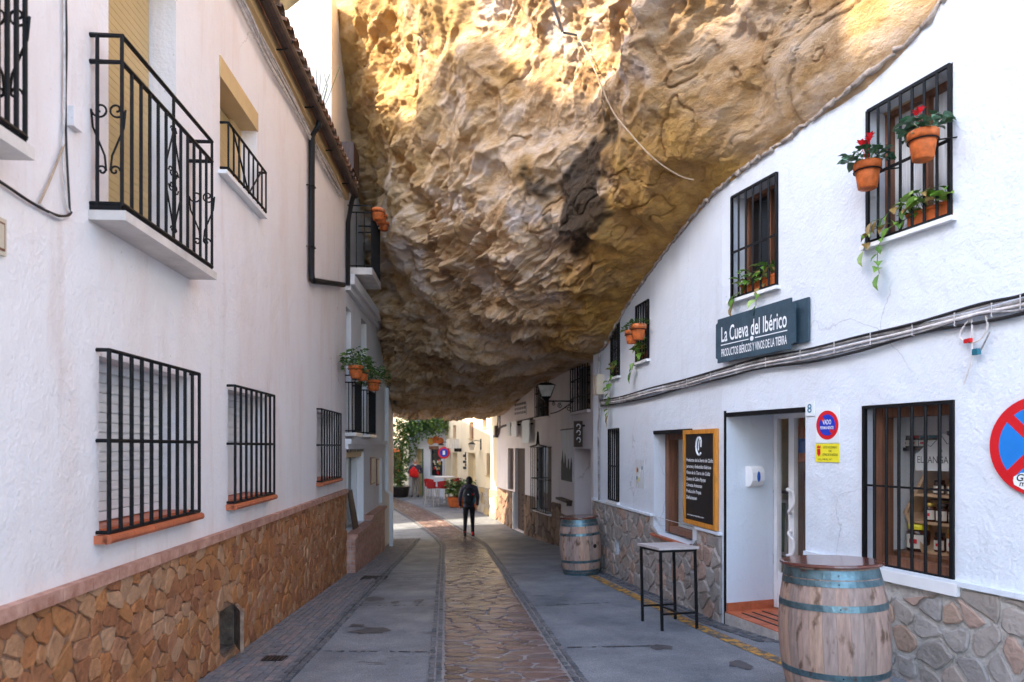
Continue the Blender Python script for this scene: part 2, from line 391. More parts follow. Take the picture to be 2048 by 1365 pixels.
def text(name, s, W, sc, zc, off, height, parent, m, width=None, font_scale=1.0, shear=0.0, align='CENTER', bold=0.0, mat_extrude=.002):
    """flat lettering standing on wall W with its baseline at zc; sc is the centre (or left end)"""
    cu = bpy.data.curves.new(name, 'FONT'); cu.body = s; cu.size = 1; cu.align_x = 'LEFT'; cu.extrude = 0; cu.offset = bold
    cu.resolution_u = 3
    to = bpy.data.objects.new('tmp', cu); col.objects.link(to)
    dg = bpy.context.evaluated_depsgraph_get()
    me0 = to.evaluated_get(dg).to_mesh()
    vv = np.array([v.co[:] for v in me0.vertices]).reshape(-1, 3); ff = [tuple(p.vertices) for p in me0.polygons]
    to.to_mesh_clear(); bpy.data.objects.remove(to)
    if len(vv) == 0: return None
    cap = .70
    x0, x1 = vv[:,0].min(), vv[:,0].max(); ky = height/cap
    kx = (width/(x1-x0)) if width else ky*font_scale
    wid = (x1-x0)*kx
    mb = MB(); pts = []
    for x, y, z in vv:
        xx = (x-x0)*kx + shear*y*ky; yy = y*ky
        xx = xx - wid/2 if align == 'CENTER' else xx
        pts.append(W.P(sc, zc, off) + W.r*xx + Vector((0,0,yy)))
    mb.add(pts, ff)
    return part(name, mb, m, parent)

# ------------------------------------------------------------------ noise
_perm = RNG.permutation(4096); _grad = RNG.normal(size=(4096, 3)); _grad /= np.linalg.norm(_grad, axis=1)[:, None]
def pnoise(p):
    i = np.floor(p).astype(np.int64); f = p - i; u = f*f*f*(f*(f*6-15)+10)
    res = np.zeros(p.shape[0])
    for dx in (0,1):
        for dy in (0,1):
            for dz in (0,1):
                h = _perm[(_perm[(_perm[(i[:,0]+dx) & 4095] + i[:,1]+dy) & 4095] + i[:,2]+dz) & 4095]
                g = _grad[h]; d = f - np.array([dx,dy,dz])
                wgt = (u[:,0] if dx else 1-u[:,0])*(u[:,1] if dy else 1-u[:,1])*(u[:,2] if dz else 1-u[:,2])
                res += wgt*(g*d).sum(1)
    return res*1.6
def fbm(p, o=4, gain=.5):
    a, r, k = 1., 0., 1.
    for _ in range(o): r = r + a*pnoise(p*k + 17.3*k); a *= gain; k *= 2.03
    return r
def ridged(p, o=4, gain=.5):
    a, r, k = 1., 0., 1.
    for _ in range(o): r = r + a*(1-2*np.abs(pnoise(p*k + 5.1*k))); a *= gain; k *= 2.07
    return r

# ------------------------------------------------------------------ ground
GY = np.array([-60, -8, 0, 4.55, 5.86, 11.7, 17, 19.6, 22, 27, 31, 45, 400.]); GZ = np.array([-1.3, -1.3, -1.47, -1.76, -1.84, -2.155, -2.47, -2.58, -2.55, -2.33, -2.21, -2.0, -1.5])
def g0(y):
    # smoothed profile of the lane
    ys = y + np.linspace(-1.2, 1.2, 7); return float(np.interp(ys, GY, GZ).mean())
def gz(x, y): return g0(y) + .012*max(-4., min(4., x))
def ground_at(px, py):
    k = (HY-py)/F; lo, hi = .5, 60.
    for _ in range(50):
        m_ = (lo+hi)/2
        if k*m_ > gz((px-CX)/F*m_, m_): lo = m_
        else: hi = m_
    return ((px-CX)/F*lo, lo)

# walls of the lane (plan lines)
WL = Wall((-2.15-.0608*-6, -6), (-2.15-.0608*11.7, 11.7), 'L')        # near house on the left
WL2 = Wall((-2.15-.0608*11.7, 11.7), (-2.15-.0608*19.0, 19.0), 'L')   # second house on the left
A_, B_ = (2.25, 7.3), (1.45, 12.2)
WN = Wall((2.25+.34*9.3, -2.0), A_, 'R')                              # shop, near leg
WM = Wall(A_, B_, 'R')                                                # shop, far leg
WQ = Wall((1.82, 12.2), (1.2, 16.6), 'R')                             # next house
WQ2 = Wall((1.2, 16.6), (-.50, 23.3), 'R')
WT = Wall((-.50, 23.3), (-2.95, 30.5), 'R')                           # sunlit house
WF = Wall((-2.95, 30.5), (-4.75, 31.3), 'R')                          # far shop front, faces back up the lane
WF.n = Vector((-.406, -.914, 0)).normalized() * 1.0
WF.r = -WF.d

# ---- the ground sheet, out to the horizon
xs = [-400,-200,-100,-50,-25,-14,-9,-6] + list(np.arange(-5, 5.01, .5)) + [6,9,14,25,50,100,200,400]
ys = [-60,-30,-15,-8] + list(np.arange(-5, 36.01, .5)) + [38,41,45,55,80,140,250,400]
mb = MB(); mb.v = [(x, y, gz(x, y)-.012) for y in ys for x in xs]
nx = len(xs); mb.f = [(j*nx+i, j*nx+i+1, (j+1)*nx+i+1, (j+1)*nx+i) for j in range(len(ys)-1) for i in range(nx-1)]
ground = struct('ground', mb, mat('bare_ground', (.24, .20, .16), .9, .3, 2, .4, 20), True)

def concrete_mat():
    m = bpy.data.materials.new('brushed_concrete'); m.use_nodes = True
    n, l = m.node_tree.nodes, m.node_tree.links; p = n['Principled BSDF']
    p.inputs['Specular IOR Level'].default_value = .45
    geo = n.new('ShaderNodeNewGeometry')
    def nz(sc, d, r=.6, st=(1,1,1)):
        mp = n.new('ShaderNodeMapping'); mp.inputs['Scale'].default_value = st; l.new(geo.outputs['Position'], mp.inputs[0])
        z = n.new('ShaderNodeTexNoise'); z.inputs['Scale'].default_value = sc; z.inputs['Detail'].default_value = d; z.inputs['Roughness'].default_value = r
        l.new(mp.outputs[0], z.inputs[0]); return z.outputs[0]
    r = n.new('ShaderNodeValToRGB'); r.color_ramp.elements[0].position = .33; r.color_ramp.elements[1].position = .7
    r.color_ramp.elements[0].color = (.125, .138, .155, 1); r.color_ramp.elements[1].color = (.29, .30, .315, 1)
    l.new(nz(1.1, 10, .72), r.inputs[0])
    # oily stains
    r2 = n.new('ShaderNodeMapRange'); r2.inputs[1].default_value = .63; r2.inputs[2].default_value = .67; l.new(nz(1.25, 5, .55, (1, 2.2, 1)), r2.inputs[0])
    mx = n.new('ShaderNodeMix'); mx.data_type = 'RGBA'; mu = n.new('ShaderNodeMath'); mu.operation = 'MULTIPLY'; mu.inputs[1].default_value = .55
    l.new(r2.outputs[0], mu.inputs[0]); l.new(mu.outputs[0], mx.inputs[0]); l.new(r.outputs[0], mx.inputs[6]); mx.inputs[7].default_value = (.065, .06, .06, 1)
    # speckled aggregate
    r3 = n.new('ShaderNodeMapRange'); r3.inputs[1].default_value = .35; r3.inputs[2].default_value = .65; r3.inputs[3].default_value = .6; r3.inputs[4].default_value = 1.35
    l.new(nz(95, 3, .6), r3.inputs[0])
    m2 = n.new('ShaderNodeMix'); m2.data_type = 'RGBA'; m2.blend_type = 'MULTIPLY'; m2.inputs[0].default_value = 1
    l.new(mx.outputs[2], m2.inputs[6]); cmb = n.new('ShaderNodeCombineColor')
    for k in range(3): l.new(r3.outputs[0], cmb.inputs[k])
    l.new(cmb.outputs[0], m2.inputs[7]); l.new(m2.outputs[2], p.inputs['Base Color'])
    rr = n.new('ShaderNodeMapRange'); rr.inputs[1].default_value = .3; rr.inputs[2].default_value = .7; rr.inputs[3].default_value = .42; rr.inputs[4].default_value = .7
    l.new(nz(2.3, 5), rr.inputs[0]); l.new(rr.outputs[0], p.inputs['Roughness'])
    bp = n.new('ShaderNodeBump'); bp.inputs['Strength'].default_value = .35; bp.inputs['Distance'].default_value = .01
    l.new(nz(70, 5), bp.inputs['Height']); l.new(bp.outputs[0], p.inputs['Normal'])
    return m
# ---- the lane itself
xs = list(np.arange(-6, 4.51, .25)); ys = list(np.arange(-5, 36.01, .25))
mb = MB(); mb.v = [(x, y, gz(x, y)+.004*math.sin(x*2.1+y)+.003*math.sin(y*1.7)) for y in ys for x in xs]
nx = len(xs); mb.f = [(j*nx+i, j*nx+i+1, (j+1)*nx+i+1, (j+1)*nx+i) for j in range(len(ys)-1) for i in range(nx-1)]
street = struct('street', mb, concrete_mat(), True)
def gs(x, y): return gz(x, y)+.004*math.sin(x*2.1+y)+.003*math.sin(y*1.7)

# ---- cell patterns
def cells(pts, box, ax=1., ay=1.):
    P = np.array(pts); P = P*np.array([ax, ay]); x0,x1,y0,y1 = box[0]*ax, box[1]*ax, box[2]*ay, box[3]*ay
    res = []
    for i in range(len(P)):
        poly = [(x0,y0),(x1,y0),(x1,y1),(x0,y1)]
        d = ((P-P[i])**2).sum(1); order = np.argsort(d)[1:22]
        for j in order:
            mx_, my_ = (P[i]+P[j])/2; nx_, ny_ = P[j]-P[i]
            newp = []
            for k in range(len(poly)):
                a, b = poly[k], poly[(k+1) % len(poly)]
                da = (a[0]-mx_)*nx_+(a[1]-my_)*ny_; db = (b[0]-mx_)*nx_+(b[1]-my_)*ny_
                if da <= 0: newp.append(a)
                if (da < 0) != (db < 0) and abs(da-db) > 1e-12:
                    t = da/(da-db); newp.append((a[0]+(b[0]-a[0])*t, a[1]+(b[1]-a[1])*t))
            poly = newp
            if len(poly) < 3: break
        if len(poly) >= 3: res.append([(x/ax, y/ay) for x, y in poly])
        else: res.append(None)
    return res
def shrink(poly, gap, jit=.0, rnd=.25):
    """pull a cell in by `gap`, cut its corners and roughen its edge"""
    n = len(poly); c = (sum(p[0] for p in poly)/n, sum(p[1] for p in poly)/n); o = []
    # drop near-duplicate corners
    q = [poly[i] for i in range(n) if math.dist(poly[i], poly[i-1]) > gap*1.2]
    if len(q) < 3: return None
    area = sum(q[i-1][0]*q[i][1]-q[i][0]*q[i-1][1] for i in range(len(q)))/2
    if area < 0: q.reverse()
    n = len(q); lines = []
    for i in range(n):
        a, b = q[i], q[(i+1) % n]; L = math.dist(a, b); nx_, ny_ = -(b[1]-a[1])/L, (b[0]-a[0])/L
        lines.append(((a[0]+nx_*gap, a[1]+ny_*gap), (b[0]-a[0], b[1]-a[1])))
    ins = []
    for i in range(n):
        (p, d), (p2, d2) = lines[i-1], lines[i]; den = d[0]*d2[1]-d[1]*d2[0]
        if abs(den) < 1e-9: ins.append(p2); continue
        t = ((p2[0]-p[0])*d2[1]-(p2[1]-p[1])*d2[0])/den
        x = (p[0]+d[0]*t, p[1]+d[1]*t)
        if math.dist(x, q[i]) > gap*6: x = (q[i][0]+(c[0]-q[i][0])*.3, q[i][1]+(c[1]-q[i][1])*.3)
        ins.append(x)
    for i in range(n):
        a, b, d = ins[i-1], ins[i], ins[(i+1) % n]
        l1, l2 = math.dist(a, b), math.dist(b, d)
        k1 = min(rnd, .03/max(l1, 1e-6)); k2 = min(rnd, .03/max(l2, 1e-6))
        o.append((b[0]+(a[0]-b[0])*k1+random.uniform(-jit,jit), b[1]+(a[1]-b[1])*k1+random.uniform(-jit,jit)))
        o.append((b[0]+(d[0]-b[0])*k2+random.uniform(-jit,jit), b[1]+(d[1]-b[1])*k2+random.uniform(-jit,jit)))
    return o
def slab(mb, poly, place, depth, bev, tilt=.0, base=-.01):
    """a stone: place(x, y, h) maps cell coordinates and height to space"""
    n = len(poly); c = (sum(p[0] for p in poly)/n, sum(p[1] for p in poly)/n)
    tx, ty = random.uniform(-tilt, tilt), random.uniform(-tilt, tilt); dz = random.uniform(.75, 1.2)*depth
    def sc(p, k): return (c[0]+(p[0]-c[0])*k, c[1]+(p[1]-c[1])*k)
    size = max(.03, sum(math.dist(p, c) for p in poly)/n); k = max(.6, 1-bev/size)
    h = lambda p: dz + (p[0]-c[0])*tx + (p[1]-c[1])*ty
    r0 = [place(p[0], p[1], base) for p in poly]
    r1 = [place(p[0], p[1], h(p)*.62) for p in poly]
    r2 = [place(*sc(p, k), h(sc(p, k))) for p in poly]
    f = []
    for i in range(n):
        j = (i+1) % n
        f += [(i, j, n+j, n+i), (n+i, n+j, 2*n+j, 2*n+i)]
    f.append(tuple(2*n+i for i in range(n)))
    mb.add(r0+r1+r2, f)

def jgrid(x0, x1, y0, y1, dx, dy, j=.38):
    pts = []; row = 0; y = y0+dy/2
    while y < y1:
        x = x0 + (dx/2 if row % 2 else 0) + random.uniform(0, dx*.3)
        while x < x1:
            pts.append((x+random.uniform(-j,j)*dx, y+random.uniform(-j,j)*dy)); x += dx*random.uniform(.7, 1.35)
        y += dy; row += 1
    return pts

# ---- crazy paving strip down the middle of the lane
def cl(y):       # centre line of the strip
    return -.03-.098*(y-5.15) - (.06*(max(0, y-17))**1.55 if y > 17 else 0)
HW = .49
mbj = MB(); yy = list(np.arange(-3, 33, .25))
for i in range(len(yy)-1):
    q = [(cl(y)+sx*(HW+.12), y) for y, sx in ((yy[i],-1),(yy[i],1),(yy[i+1],1),(yy[i+1],-1))]
    mbj.add([(x, y, gs(x, y)+.006) for x, y in q], [(0,1,2,3)])
strip = part('paving_bed', mbj, 'joint', street)
pts = jgrid(-HW, HW, 3.9, 31, .29, .115, .46); cs = cells(pts, (-HW, HW, 3.9, 31), 1, 2.2)
lst = sorted([(p, c) for p, c in zip(pts, cs) if c], key=lambda t: t[0][1])
far = MB(); npc = 0
for p, c in lst:
    s_ = shrink(c, .013, .008)
    if not s_: continue
    pl = lambda x, y, h: (cl(y)+x, y, gs(cl(y)+x, y)+.006+h)
    if npc < 295:
        mb = MB(); slab(mb, s_, pl, .012, .008, .03); part('paving_stone', mb, 'paver', strip); npc += 1
    else: slab(far, s_, pl, .012, .008, .03)
M['paver_far'] = mat('paving_flag_far', (.9, .9, .9), .22, .4, 4, .5, 26, spec=.5, island=True,
    palette=[(.22,.14,.12),(.25,.175,.155),(.17,.115,.105),(.28,.195,.17),(.20,.15,.14),(.15,.095,.08),(.25,.155,.13)])
part('paving_stone_field', far, 'paver_far', strip, kind='stuff')
def cobble_row(name, xf, y0, y1, width, ncol, ln, m, gap=.008, h=.014):
    mb = MB(); y = y0
    cw = width/ncol
    while y < y1:
        L = ln*random.uniform(.75, 1.25)
        for k in range(ncol):
            xa = -width/2+k*cw; sh = random.uniform(0, ln*.4)
            poly = [(xa+gap, y+gap+sh), (xa+cw-gap, y+gap+sh), (xa+cw-gap, y+L-gap+sh), (xa+gap, y+L-gap+sh)]
            poly = [(a+random.uniform(-.004,.004), b+random.uniform(-.004,.004)) for a, b in poly]
            slab(mb, poly, lambda x, yy_, hh: (xf(yy_)+x, yy_, gs(xf(yy_)+x, yy_)+.004+hh), h, .007, .05)
        y += L
    return part(name, mb, m, street, kind='stuff')
cobble_row('cobble_border', lambda y: cl(y)-HW-.065, 4, 30, .12, 2, .085, 'cobble')
cobble_row('cobble_border', lambda y: cl(y)+HW+.065, 4, 30, .12, 2, .085, 'cobble')
lx = lambda y: -2.15-.0608*y
cobble_row('cobble_gutter', lambda y: lx(y)+.70, 4, 19, .13, 2, .09, 'cobble')
cobble_row('cobble_apron', lambda y: lx(y)+.325, 4, 19, .58, 8, .11, 'cobble_red', .005, .008)
rx = lambda y: (2.25+.34*(7.3-y)) if y < 7.3 else (2.25-.163*(y-7.3))
cobble_row('cobble_edge', lambda y: rx(y)-.12, 6.4, 12.1, .2, 3, .09, 'cobble', .006, .009)
# painted line, worn
mb = MB(); yy = list(np.arange(4.2, 11.9, .15))
for i in range(len(yy)-1):
    q = []
    for y, sx in ((yy[i],-1),(yy[i],1),(yy[i+1],1),(yy[i+1],-1)):
        x = (2.25+.21*(7.3-y) if y < 7.3 else rx(y)) - .33 + sx*.07; q.append((x, y, gs(x, y)+.006))
    mb.add(q, [(0,1,2,3)])
part('painted_line', mb, 'yellow_line', street)
# tar-filled saw cuts across the concrete, drain covers
mbt = MB()
for (pa, pb) in (((700,1212),(862,1212)), ((640,1303),(855,1303)), ((735,1160),(868,1160)), ((1075,1298),(1330,1292)), ((1050,1215),(1225,1205)), ((1010,1150),(1150,1140))):
    a, b = ground_at(*pa), ground_at(*pb); n_ = 26
    for i in range(n_):
        if random.random() < .25: continue
        t0, t1 = i/n_, (i+.95)/n_; w_ = random.uniform(.008, .022)
        q = [(a[0]+(b[0]-a[0])*t, a[1]+(b[1]-a[1])*t+sg*w_) for t, sg in ((t0,-1),(t1,-1),(t1,1),(t0,1))]
        mbt.add([(x, y, gs(x, y)+.005) for x, y in q], [(0,1,2,3)])
mst = mat('oil_stain', (.085, .08, .082), .5, .3, 12)
for (px, py, rx_, ry_) in ((748,1199,.16,.10),(790,1206,.07,.06),(838,1203,.08,.07),(742,1262,.22,.08),(715,1252,.10,.05),(1318,1295,.12,.06),(1480,1330,.10,.07)):
    c_ = ground_at(px, py); k_ = [random.uniform(.6, 1.2) for _ in range(16)]; th = random.uniform(-.5, .2)
    q = []
    for i in range(16):
        a_ = 2*math.pi*i/16; x_, y_ = rx_*k_[i]*math.cos(a_), ry_*k_[i]*math.sin(a_)*2; q.append((c_[0]+x_*math.cos(th)-y_*math.sin(th)*.3, c_[1]+y_+x_*math.sin(th)))
    part('stain', MB().add([(x, y, gs(x, y)+.005) for x, y in q], [tuple(range(16))]), mst, street)
part('tar_joint', mbt, mat('tar', (.055,.055,.06), .6, .3, 20), street)
for (xa, xb, ya, yb) in ((520, 574, 1318, 1326), (720, 775, 1155, 1160)):
    a, b = ground_at(xa, yb), ground_at(xb, ya); mb = MB()
    z = max(gs(*a), gs(*b))+.012
    d = part('drain_cover', MB().box(a[0], b[0], a[1], b[1]+.03, z-.04, z), 'iron', street)
    for k in range(6):
        x = a[0]+(b[0]-a[0])*(k+.5)/6; part('drain_slot', MB().box(x-.006, x+.006, a[1]+.01, b[1]+.02, z, z+.006), 'gutter', d)

# ---- the rock that roofs the lane
def on(W, px, py):
    t, Y = W.hit(px); return W.P(t, (HY-py)/F*Y)
rows = [ # left edge, middle, right edge (where it meets the house walls)
 ((-2.5,22,22), (4,24,21), (14,22,18)),
 ((-3.3,20.6,14), (-1.5,22.6,13), (2,25.5,12)),
 ((-3.5,20.3,6), (-2.0,22.4,5.5), (.4,24.9,5)),
 ((-3.5,19.9,2.4), (-2.1,22.0,2.0), (-.5,24.2,2.0)),
 ((-3.35,19.6,1.0), (-2.1,21.4,.92), tuple(on(WQ2, 1000, 832))),
 ((-3.25,17.4,1.6), (-1.15,17.4,1.30), tuple(on(WQ2, 1060, 783))),
 ((-3.15,16.5,2.4), (-.6,14.2,1.72), tuple(on(WQ, 1145, 737))),
 ((-3.12,16.0,2.97), (-.45,12.6,2.0), tuple(on(WM, 1198, 705))),
 ((-3.1,15.5,3.8), (-.35,11.4,2.35), tuple(on(WM, 1260, 603))),
 ((-3.0,14.4,4.5), (-.25,10.5,3.2), tuple(on(WM, 1340, 490))),
 ((-3.2,14.0,5.8), (-.15,9.8,4.25), tuple(on(WM, 1440, 375))),
 ((-3.43,13.9,7.1), (-.02,9.15,5.3), tuple(on(WN, 1600, 258))),
 ((-3.6,13.4,8.8), (.1,8.4,6.3), tuple(on(WN, 1905, 5))),
 ((-3.7,12.8,11.5), (.4,7.1,8.3), (4.3,2.6,4.0)),
 ((-3.5,12.6,16), (1.6,6.2,12.5), (6.5,1.0,6.5)),
 ((-3,14,21), (3.5,10,18), (10,3,13)),
 ((-2.5,20,24), (5,20,23), (16,14,20)),
]
rows = np.array(rows, float)                       # (n, 3, 3)
ext = np.zeros((len(rows), 5, 3)); ext[:, 1:4] = rows
ext[:, 0] = rows[:, 0] + np.array([-.9, 2.2, .3])
dirr = rows[:, 2]-rows[:, 1]; dirr /= np.linalg.norm(dirr, axis=1)[:, None]
ext[:, 4] = rows[:, 2] + dirr*.55 + np.array([.25, 0, .05])
def crom(P, t):
    """Catmull-Rom through P (n,...) at parameters t"""
    n = len(P); i = np.clip(np.floor(t).astype(int), 0, n-2); f = (t-i)
    p0, p1, p2, p3 = P[np.clip(i-1,0,n-1)], P[i], P[i+1], P[np.clip(i+2,0,n-1)]
    f = f.reshape(-1, *([1]*(P.ndim-1)))
    return .5*((2*p1)+(-p0+p2)*f+(2*p0-5*p1+4*p2-p3)*f*f+(-p0+3*p1-3*p2+p3)*f**3)
vt = np.concatenate([np.linspace(0, 3.5, 24)[:-1], np.linspace(3.5, 12.6, 640)[:-1], np.linspace(12.6, 16, 40)])
cols = crom(ext, vt)                               # (nv, 5, 3)
ut = np.concatenate([np.linspace(0, 1, 28)[:-1], np.linspace(1, 3, 500)[:-1], np.linspace(3, 4, 18)])
G = np.stack([crom(cols[k], ut) for k in range(len(vt))])    # (nv, nu, 3)
NV, NU = G.shape[:2]
du = np.gradient(G, axis=1); dv = np.gradient(G, axis=0); N = np.cross(du, dv); N /= np.maximum(np.linalg.norm(N, axis=2), 1e-9)[..., None]
pt = G.reshape(-1, 3)
if (N[int(NV*.5), int(NU*.5)] @ np.array([0, -1, -.6])) < 0: N = -N
e = np.array([.75, -.50, .42]); e /= np.linalg.norm(e)
al = pt @ e
pst = pt - np.outer(al, e)*.80                     # squeezed along the bedding
uu = np.tile(ut, NV); vv_ = np.repeat(vt, NU)
fade = np.clip((3.0-uu)/.5, 0, 1)*.9+.1; fade *= np.clip((uu-.2)/.9, .25, 1)
big = fbm(pt*.42, 3)*(.16+.24*np.clip((vv_-5.5)/2.5, 0, 1))
warp = np.stack([fbm(pt*1.1+k*31., 3) for k in range(3)], 1)*.24
def billow(p, o=3, gain=.5):
    a, r, k = 1., 0., 1.
    for _ in range(o): r = r + a*np.abs(pnoise(p*k + 3.7*k)); a *= gain; k *= 2.1
    return r
rough_mask = np.clip(fbm(pt*.42+9, 3)*2.0+.75, .12, 1.5)
mid = (ridged((pst+warp)*1.0, 3, .5)-.6)*.13
chunk = (.45-billow((pst+warp*.9)*1.8, 4, .5))*.11 + (billow((pst+warp*.6)*3.1+7, 3, .5)-.4)*.045
# broken bedding: saw-tooth ledges across the beds
bd = np.array([-.515, -.09, .81]); bd /= np.linalg.norm(bd)
q = pt@bd*1.7 + fbm(pst*.9+5, 3)*.8; fr = q-np.floor(q)
ledge = (np.minimum(fr/.82, (1-fr)/.18)-.5)*.15*np.clip(fbm(pt*.7+60, 2)*1.7+.5, 0, 1.2)
q2 = pst@bd*6.0 + fbm(pst*2.1+15, 4)*1.5; f2 = q2-np.floor(q2)
flake = (np.minimum(f2/.8, (1-f2)/.2)-.5)*.075*np.clip(fbm(pt*1.1+90, 2)*1.9+.5, 0, 1.3)
fine = (.4-billow((pst+warp*.5)*8.5, 3, .6))*.042
cr_ = np.abs(fbm((pst+warp*.5)*1.5+33, 3, .55)); crack = -np.clip(1-cr_/.035, 0, 1)*.07*np.clip(fbm(pt*.8+21, 2)*2+.6, 0, 1)
pit = -np.clip(fbm(pst*5.5+3, 3)-.2, 0, 1)*.09
grain = fbm(pt*19, 2, .6)*.014
disp = (big + mid + crack + (chunk+ledge+flake+fine+pit)*rough_mask + grain)*fade
# near the house walls the ceiling is smoother
G2 = G + (N.reshape(-1, 3)*disp[:, None]).reshape(G.shape)
mb = MB()
me = bpy.data.meshes.new('rock_overhang')
idx = np.arange(NV*NU).reshape(NV, NU)
quads = np.stack([idx[:-1,:-1], idx[:-1,1:], idx[1:,1:], idx[1:,:-1]], -1).reshape(-1, 4)
me.vertices.add(NV*NU); me.vertices.foreach_set('co', G2.reshape(-1).astype(np.float32))
me.loops.add(len(quads)*4); me.loops.foreach_set('vertex_index', quads.reshape(-1).astype(np.int32))
me.polygons.add(len(quads)); me.polygons.foreach_set('loop_start', (np.arange(len(quads))*4).astype(np.int32))
me.update(calc_edges=True); me.shade_smooth()
# mineral staining: ochre seep by the right hand houses, soot patch, pale lime crust; golden rock high on the left with sun glow painted in
nzs = fbm(pt*1.0+40, 4, .6)
def sm(a, b, x): t = np.clip((x-a)/(b-a), 0, 1); return t*t*(3-2*t)
ochre = sm(2.34, 2.60, uu+nzs*.16)*sm(6.2, 7.4, vv_+nzs*.6)*(1-sm(10.2, 11.6, vv_+nzs*.5))*.95
ochre = np.maximum(ochre, sm(.25, .6, nzs)*sm(7, 8, vv_)*.45)
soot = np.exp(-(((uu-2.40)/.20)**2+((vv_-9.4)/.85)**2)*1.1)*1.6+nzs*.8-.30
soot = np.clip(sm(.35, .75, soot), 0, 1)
gold = sm(2.2, 1.4, uu+nzs*.4)*sm(8.9, 10.6, vv_+nzs*.9)  # golden tone carries warm sun glow in the rock colour
lime = sm(.2, .6, fbm(pt*.8+70, 4, .6))*sm(7.6, 8.6, vv_)
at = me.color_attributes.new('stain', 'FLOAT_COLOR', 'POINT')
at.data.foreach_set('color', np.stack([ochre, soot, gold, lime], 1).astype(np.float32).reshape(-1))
def rock_mat():
    m = bpy.data.materials.new('limestone'); m.use_nodes = True
    n, l = m.node_tree.nodes, m.node_tree.links; p = n['Principled BSDF']; p.inputs['Roughness'].default_value = .85; p.inputs['Specular IOR Level'].default_value = .25
    geo = n.new('ShaderNodeNewGeometry')
    def nz(sc, d=7, r=.62, st=(1,1,1)):
        mp = n.new('ShaderNodeMapping'); mp.inputs['Scale'].default_value = st; mp.inputs['Rotation'].default_value = (.6, .5, .7)
        l.new(geo.outputs['Position'], mp.inputs[0])
        z = n.new('ShaderNodeTexNoise'); z.inputs['Scale'].default_value = sc; z.inputs['Detail'].default_value = d; z.inputs['Roughness'].default_value = r
        l.new(mp.outputs[0], z.inputs[0]); return z.outputs[0]
    r = n.new('ShaderNodeValToRGB'); cr = r.color_ramp
    for k in range(3): cr.elements.new(.5)
    for el, (ps, c_) in zip(cr.elements, ((.27, (.17,.095,.055)), (.39, (.47,.275,.13)), (.48, (.61,.405,.23)), (.58, (.69,.515,.37)), (.72, (.70,.60,.54)))):
        el.position = ps; el.color = (*c_, 1)
    l.new(nz(1.7, 9, .68, (1, 1, 2.2)), r.inputs[0])
    at_ = n.new('ShaderNodeAttribute'); at_.attribute_name = 'stain'
    sp = n.new('ShaderNodeSeparateColor'); l.new(at_.outputs['Color'], sp.inputs[0])
    def mix(f, a, b, k=1.0):
        mu = n.new('ShaderNodeMath'); mu.operation = 'MULTIPLY'; mu.inputs[1].default_value = k; l.new(f, mu.inputs[0])
        x = n.new('ShaderNodeMix'); x.data_type = 'RGBA'; l.new(mu.outputs[0], x.inputs[0]); l.new(a, x.inputs[6])
        if isinstance(b, tuple): x.inputs[7].default_value = (*b, 1)
        else: l.new(b, x.inputs[7])
        return x.outputs[2]
    ro = n.new('ShaderNodeValToRGB'); ro.color_ramp.elements[0].color = (.30, .14, .025, 1); ro.color_ramp.elements[1].color = (.62, .35, .08, 1)
    ro.color_ramp.elements[0].position = .35; ro.color_ramp.elements[1].position = .65; l.new(nz(3.5, 7), ro.inputs[0])
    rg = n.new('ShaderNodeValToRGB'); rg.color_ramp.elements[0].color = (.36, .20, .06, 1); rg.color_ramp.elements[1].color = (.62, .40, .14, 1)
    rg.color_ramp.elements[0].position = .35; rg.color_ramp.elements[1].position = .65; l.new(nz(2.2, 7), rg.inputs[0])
    c = mix(at_.outputs['Alpha'], r.outputs[0], (.70, .62, .60), .6)
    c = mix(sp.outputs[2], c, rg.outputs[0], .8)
    c = mix(sp.outputs[0], c, ro.outputs[0], .9)
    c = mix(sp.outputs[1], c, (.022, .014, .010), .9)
    l.new(c, p.inputs['Base Color'])
    ad = n.new('ShaderNodeMath'); ad.operation = 'MULTIPLY_ADD'; ad.inputs[1].default_value = .5
    l.new(nz(60, 6, .7), ad.inputs[0]); l.new(nz(16, 8, .7, (1, 1, 1.8)), ad.inputs[2])
    bp = n.new('ShaderNodeBump'); bp.inputs['Strength'].default_value = .85; bp.inputs['Distance'].default_value = .06
    l.new(ad.outputs[0], bp.inputs['Height']); l.new(bp.outputs[0], p.inputs['Normal'])
    return m
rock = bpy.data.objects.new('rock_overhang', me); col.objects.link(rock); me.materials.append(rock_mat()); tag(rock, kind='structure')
# nearest ceiling point for things fixed to the rock
G2f = G2.reshape(-1, 3); Nf = N.reshape(-1, 3)
def on_rock(px, py, lift=.03):
    vis = (uu > 1.0) & (uu < 3.0) & (vv_ > 4) & (vv_ < 13)
    Q = G2f[vis]; x = CX+F*Q[:,0]/Q[:,1]; y = HY-F*Q[:,2]/Q[:,1]
    d = (x-px)**2+(y-py)**2; near = d < 12**2
    k = np.argmin(np.where(near, Q[:,1], 99)) if near.any() else np.argmin(d)
    p = Q[k]; nrm = Nf[vis][k]; return Vector(p) + Vector(nrm)*lift

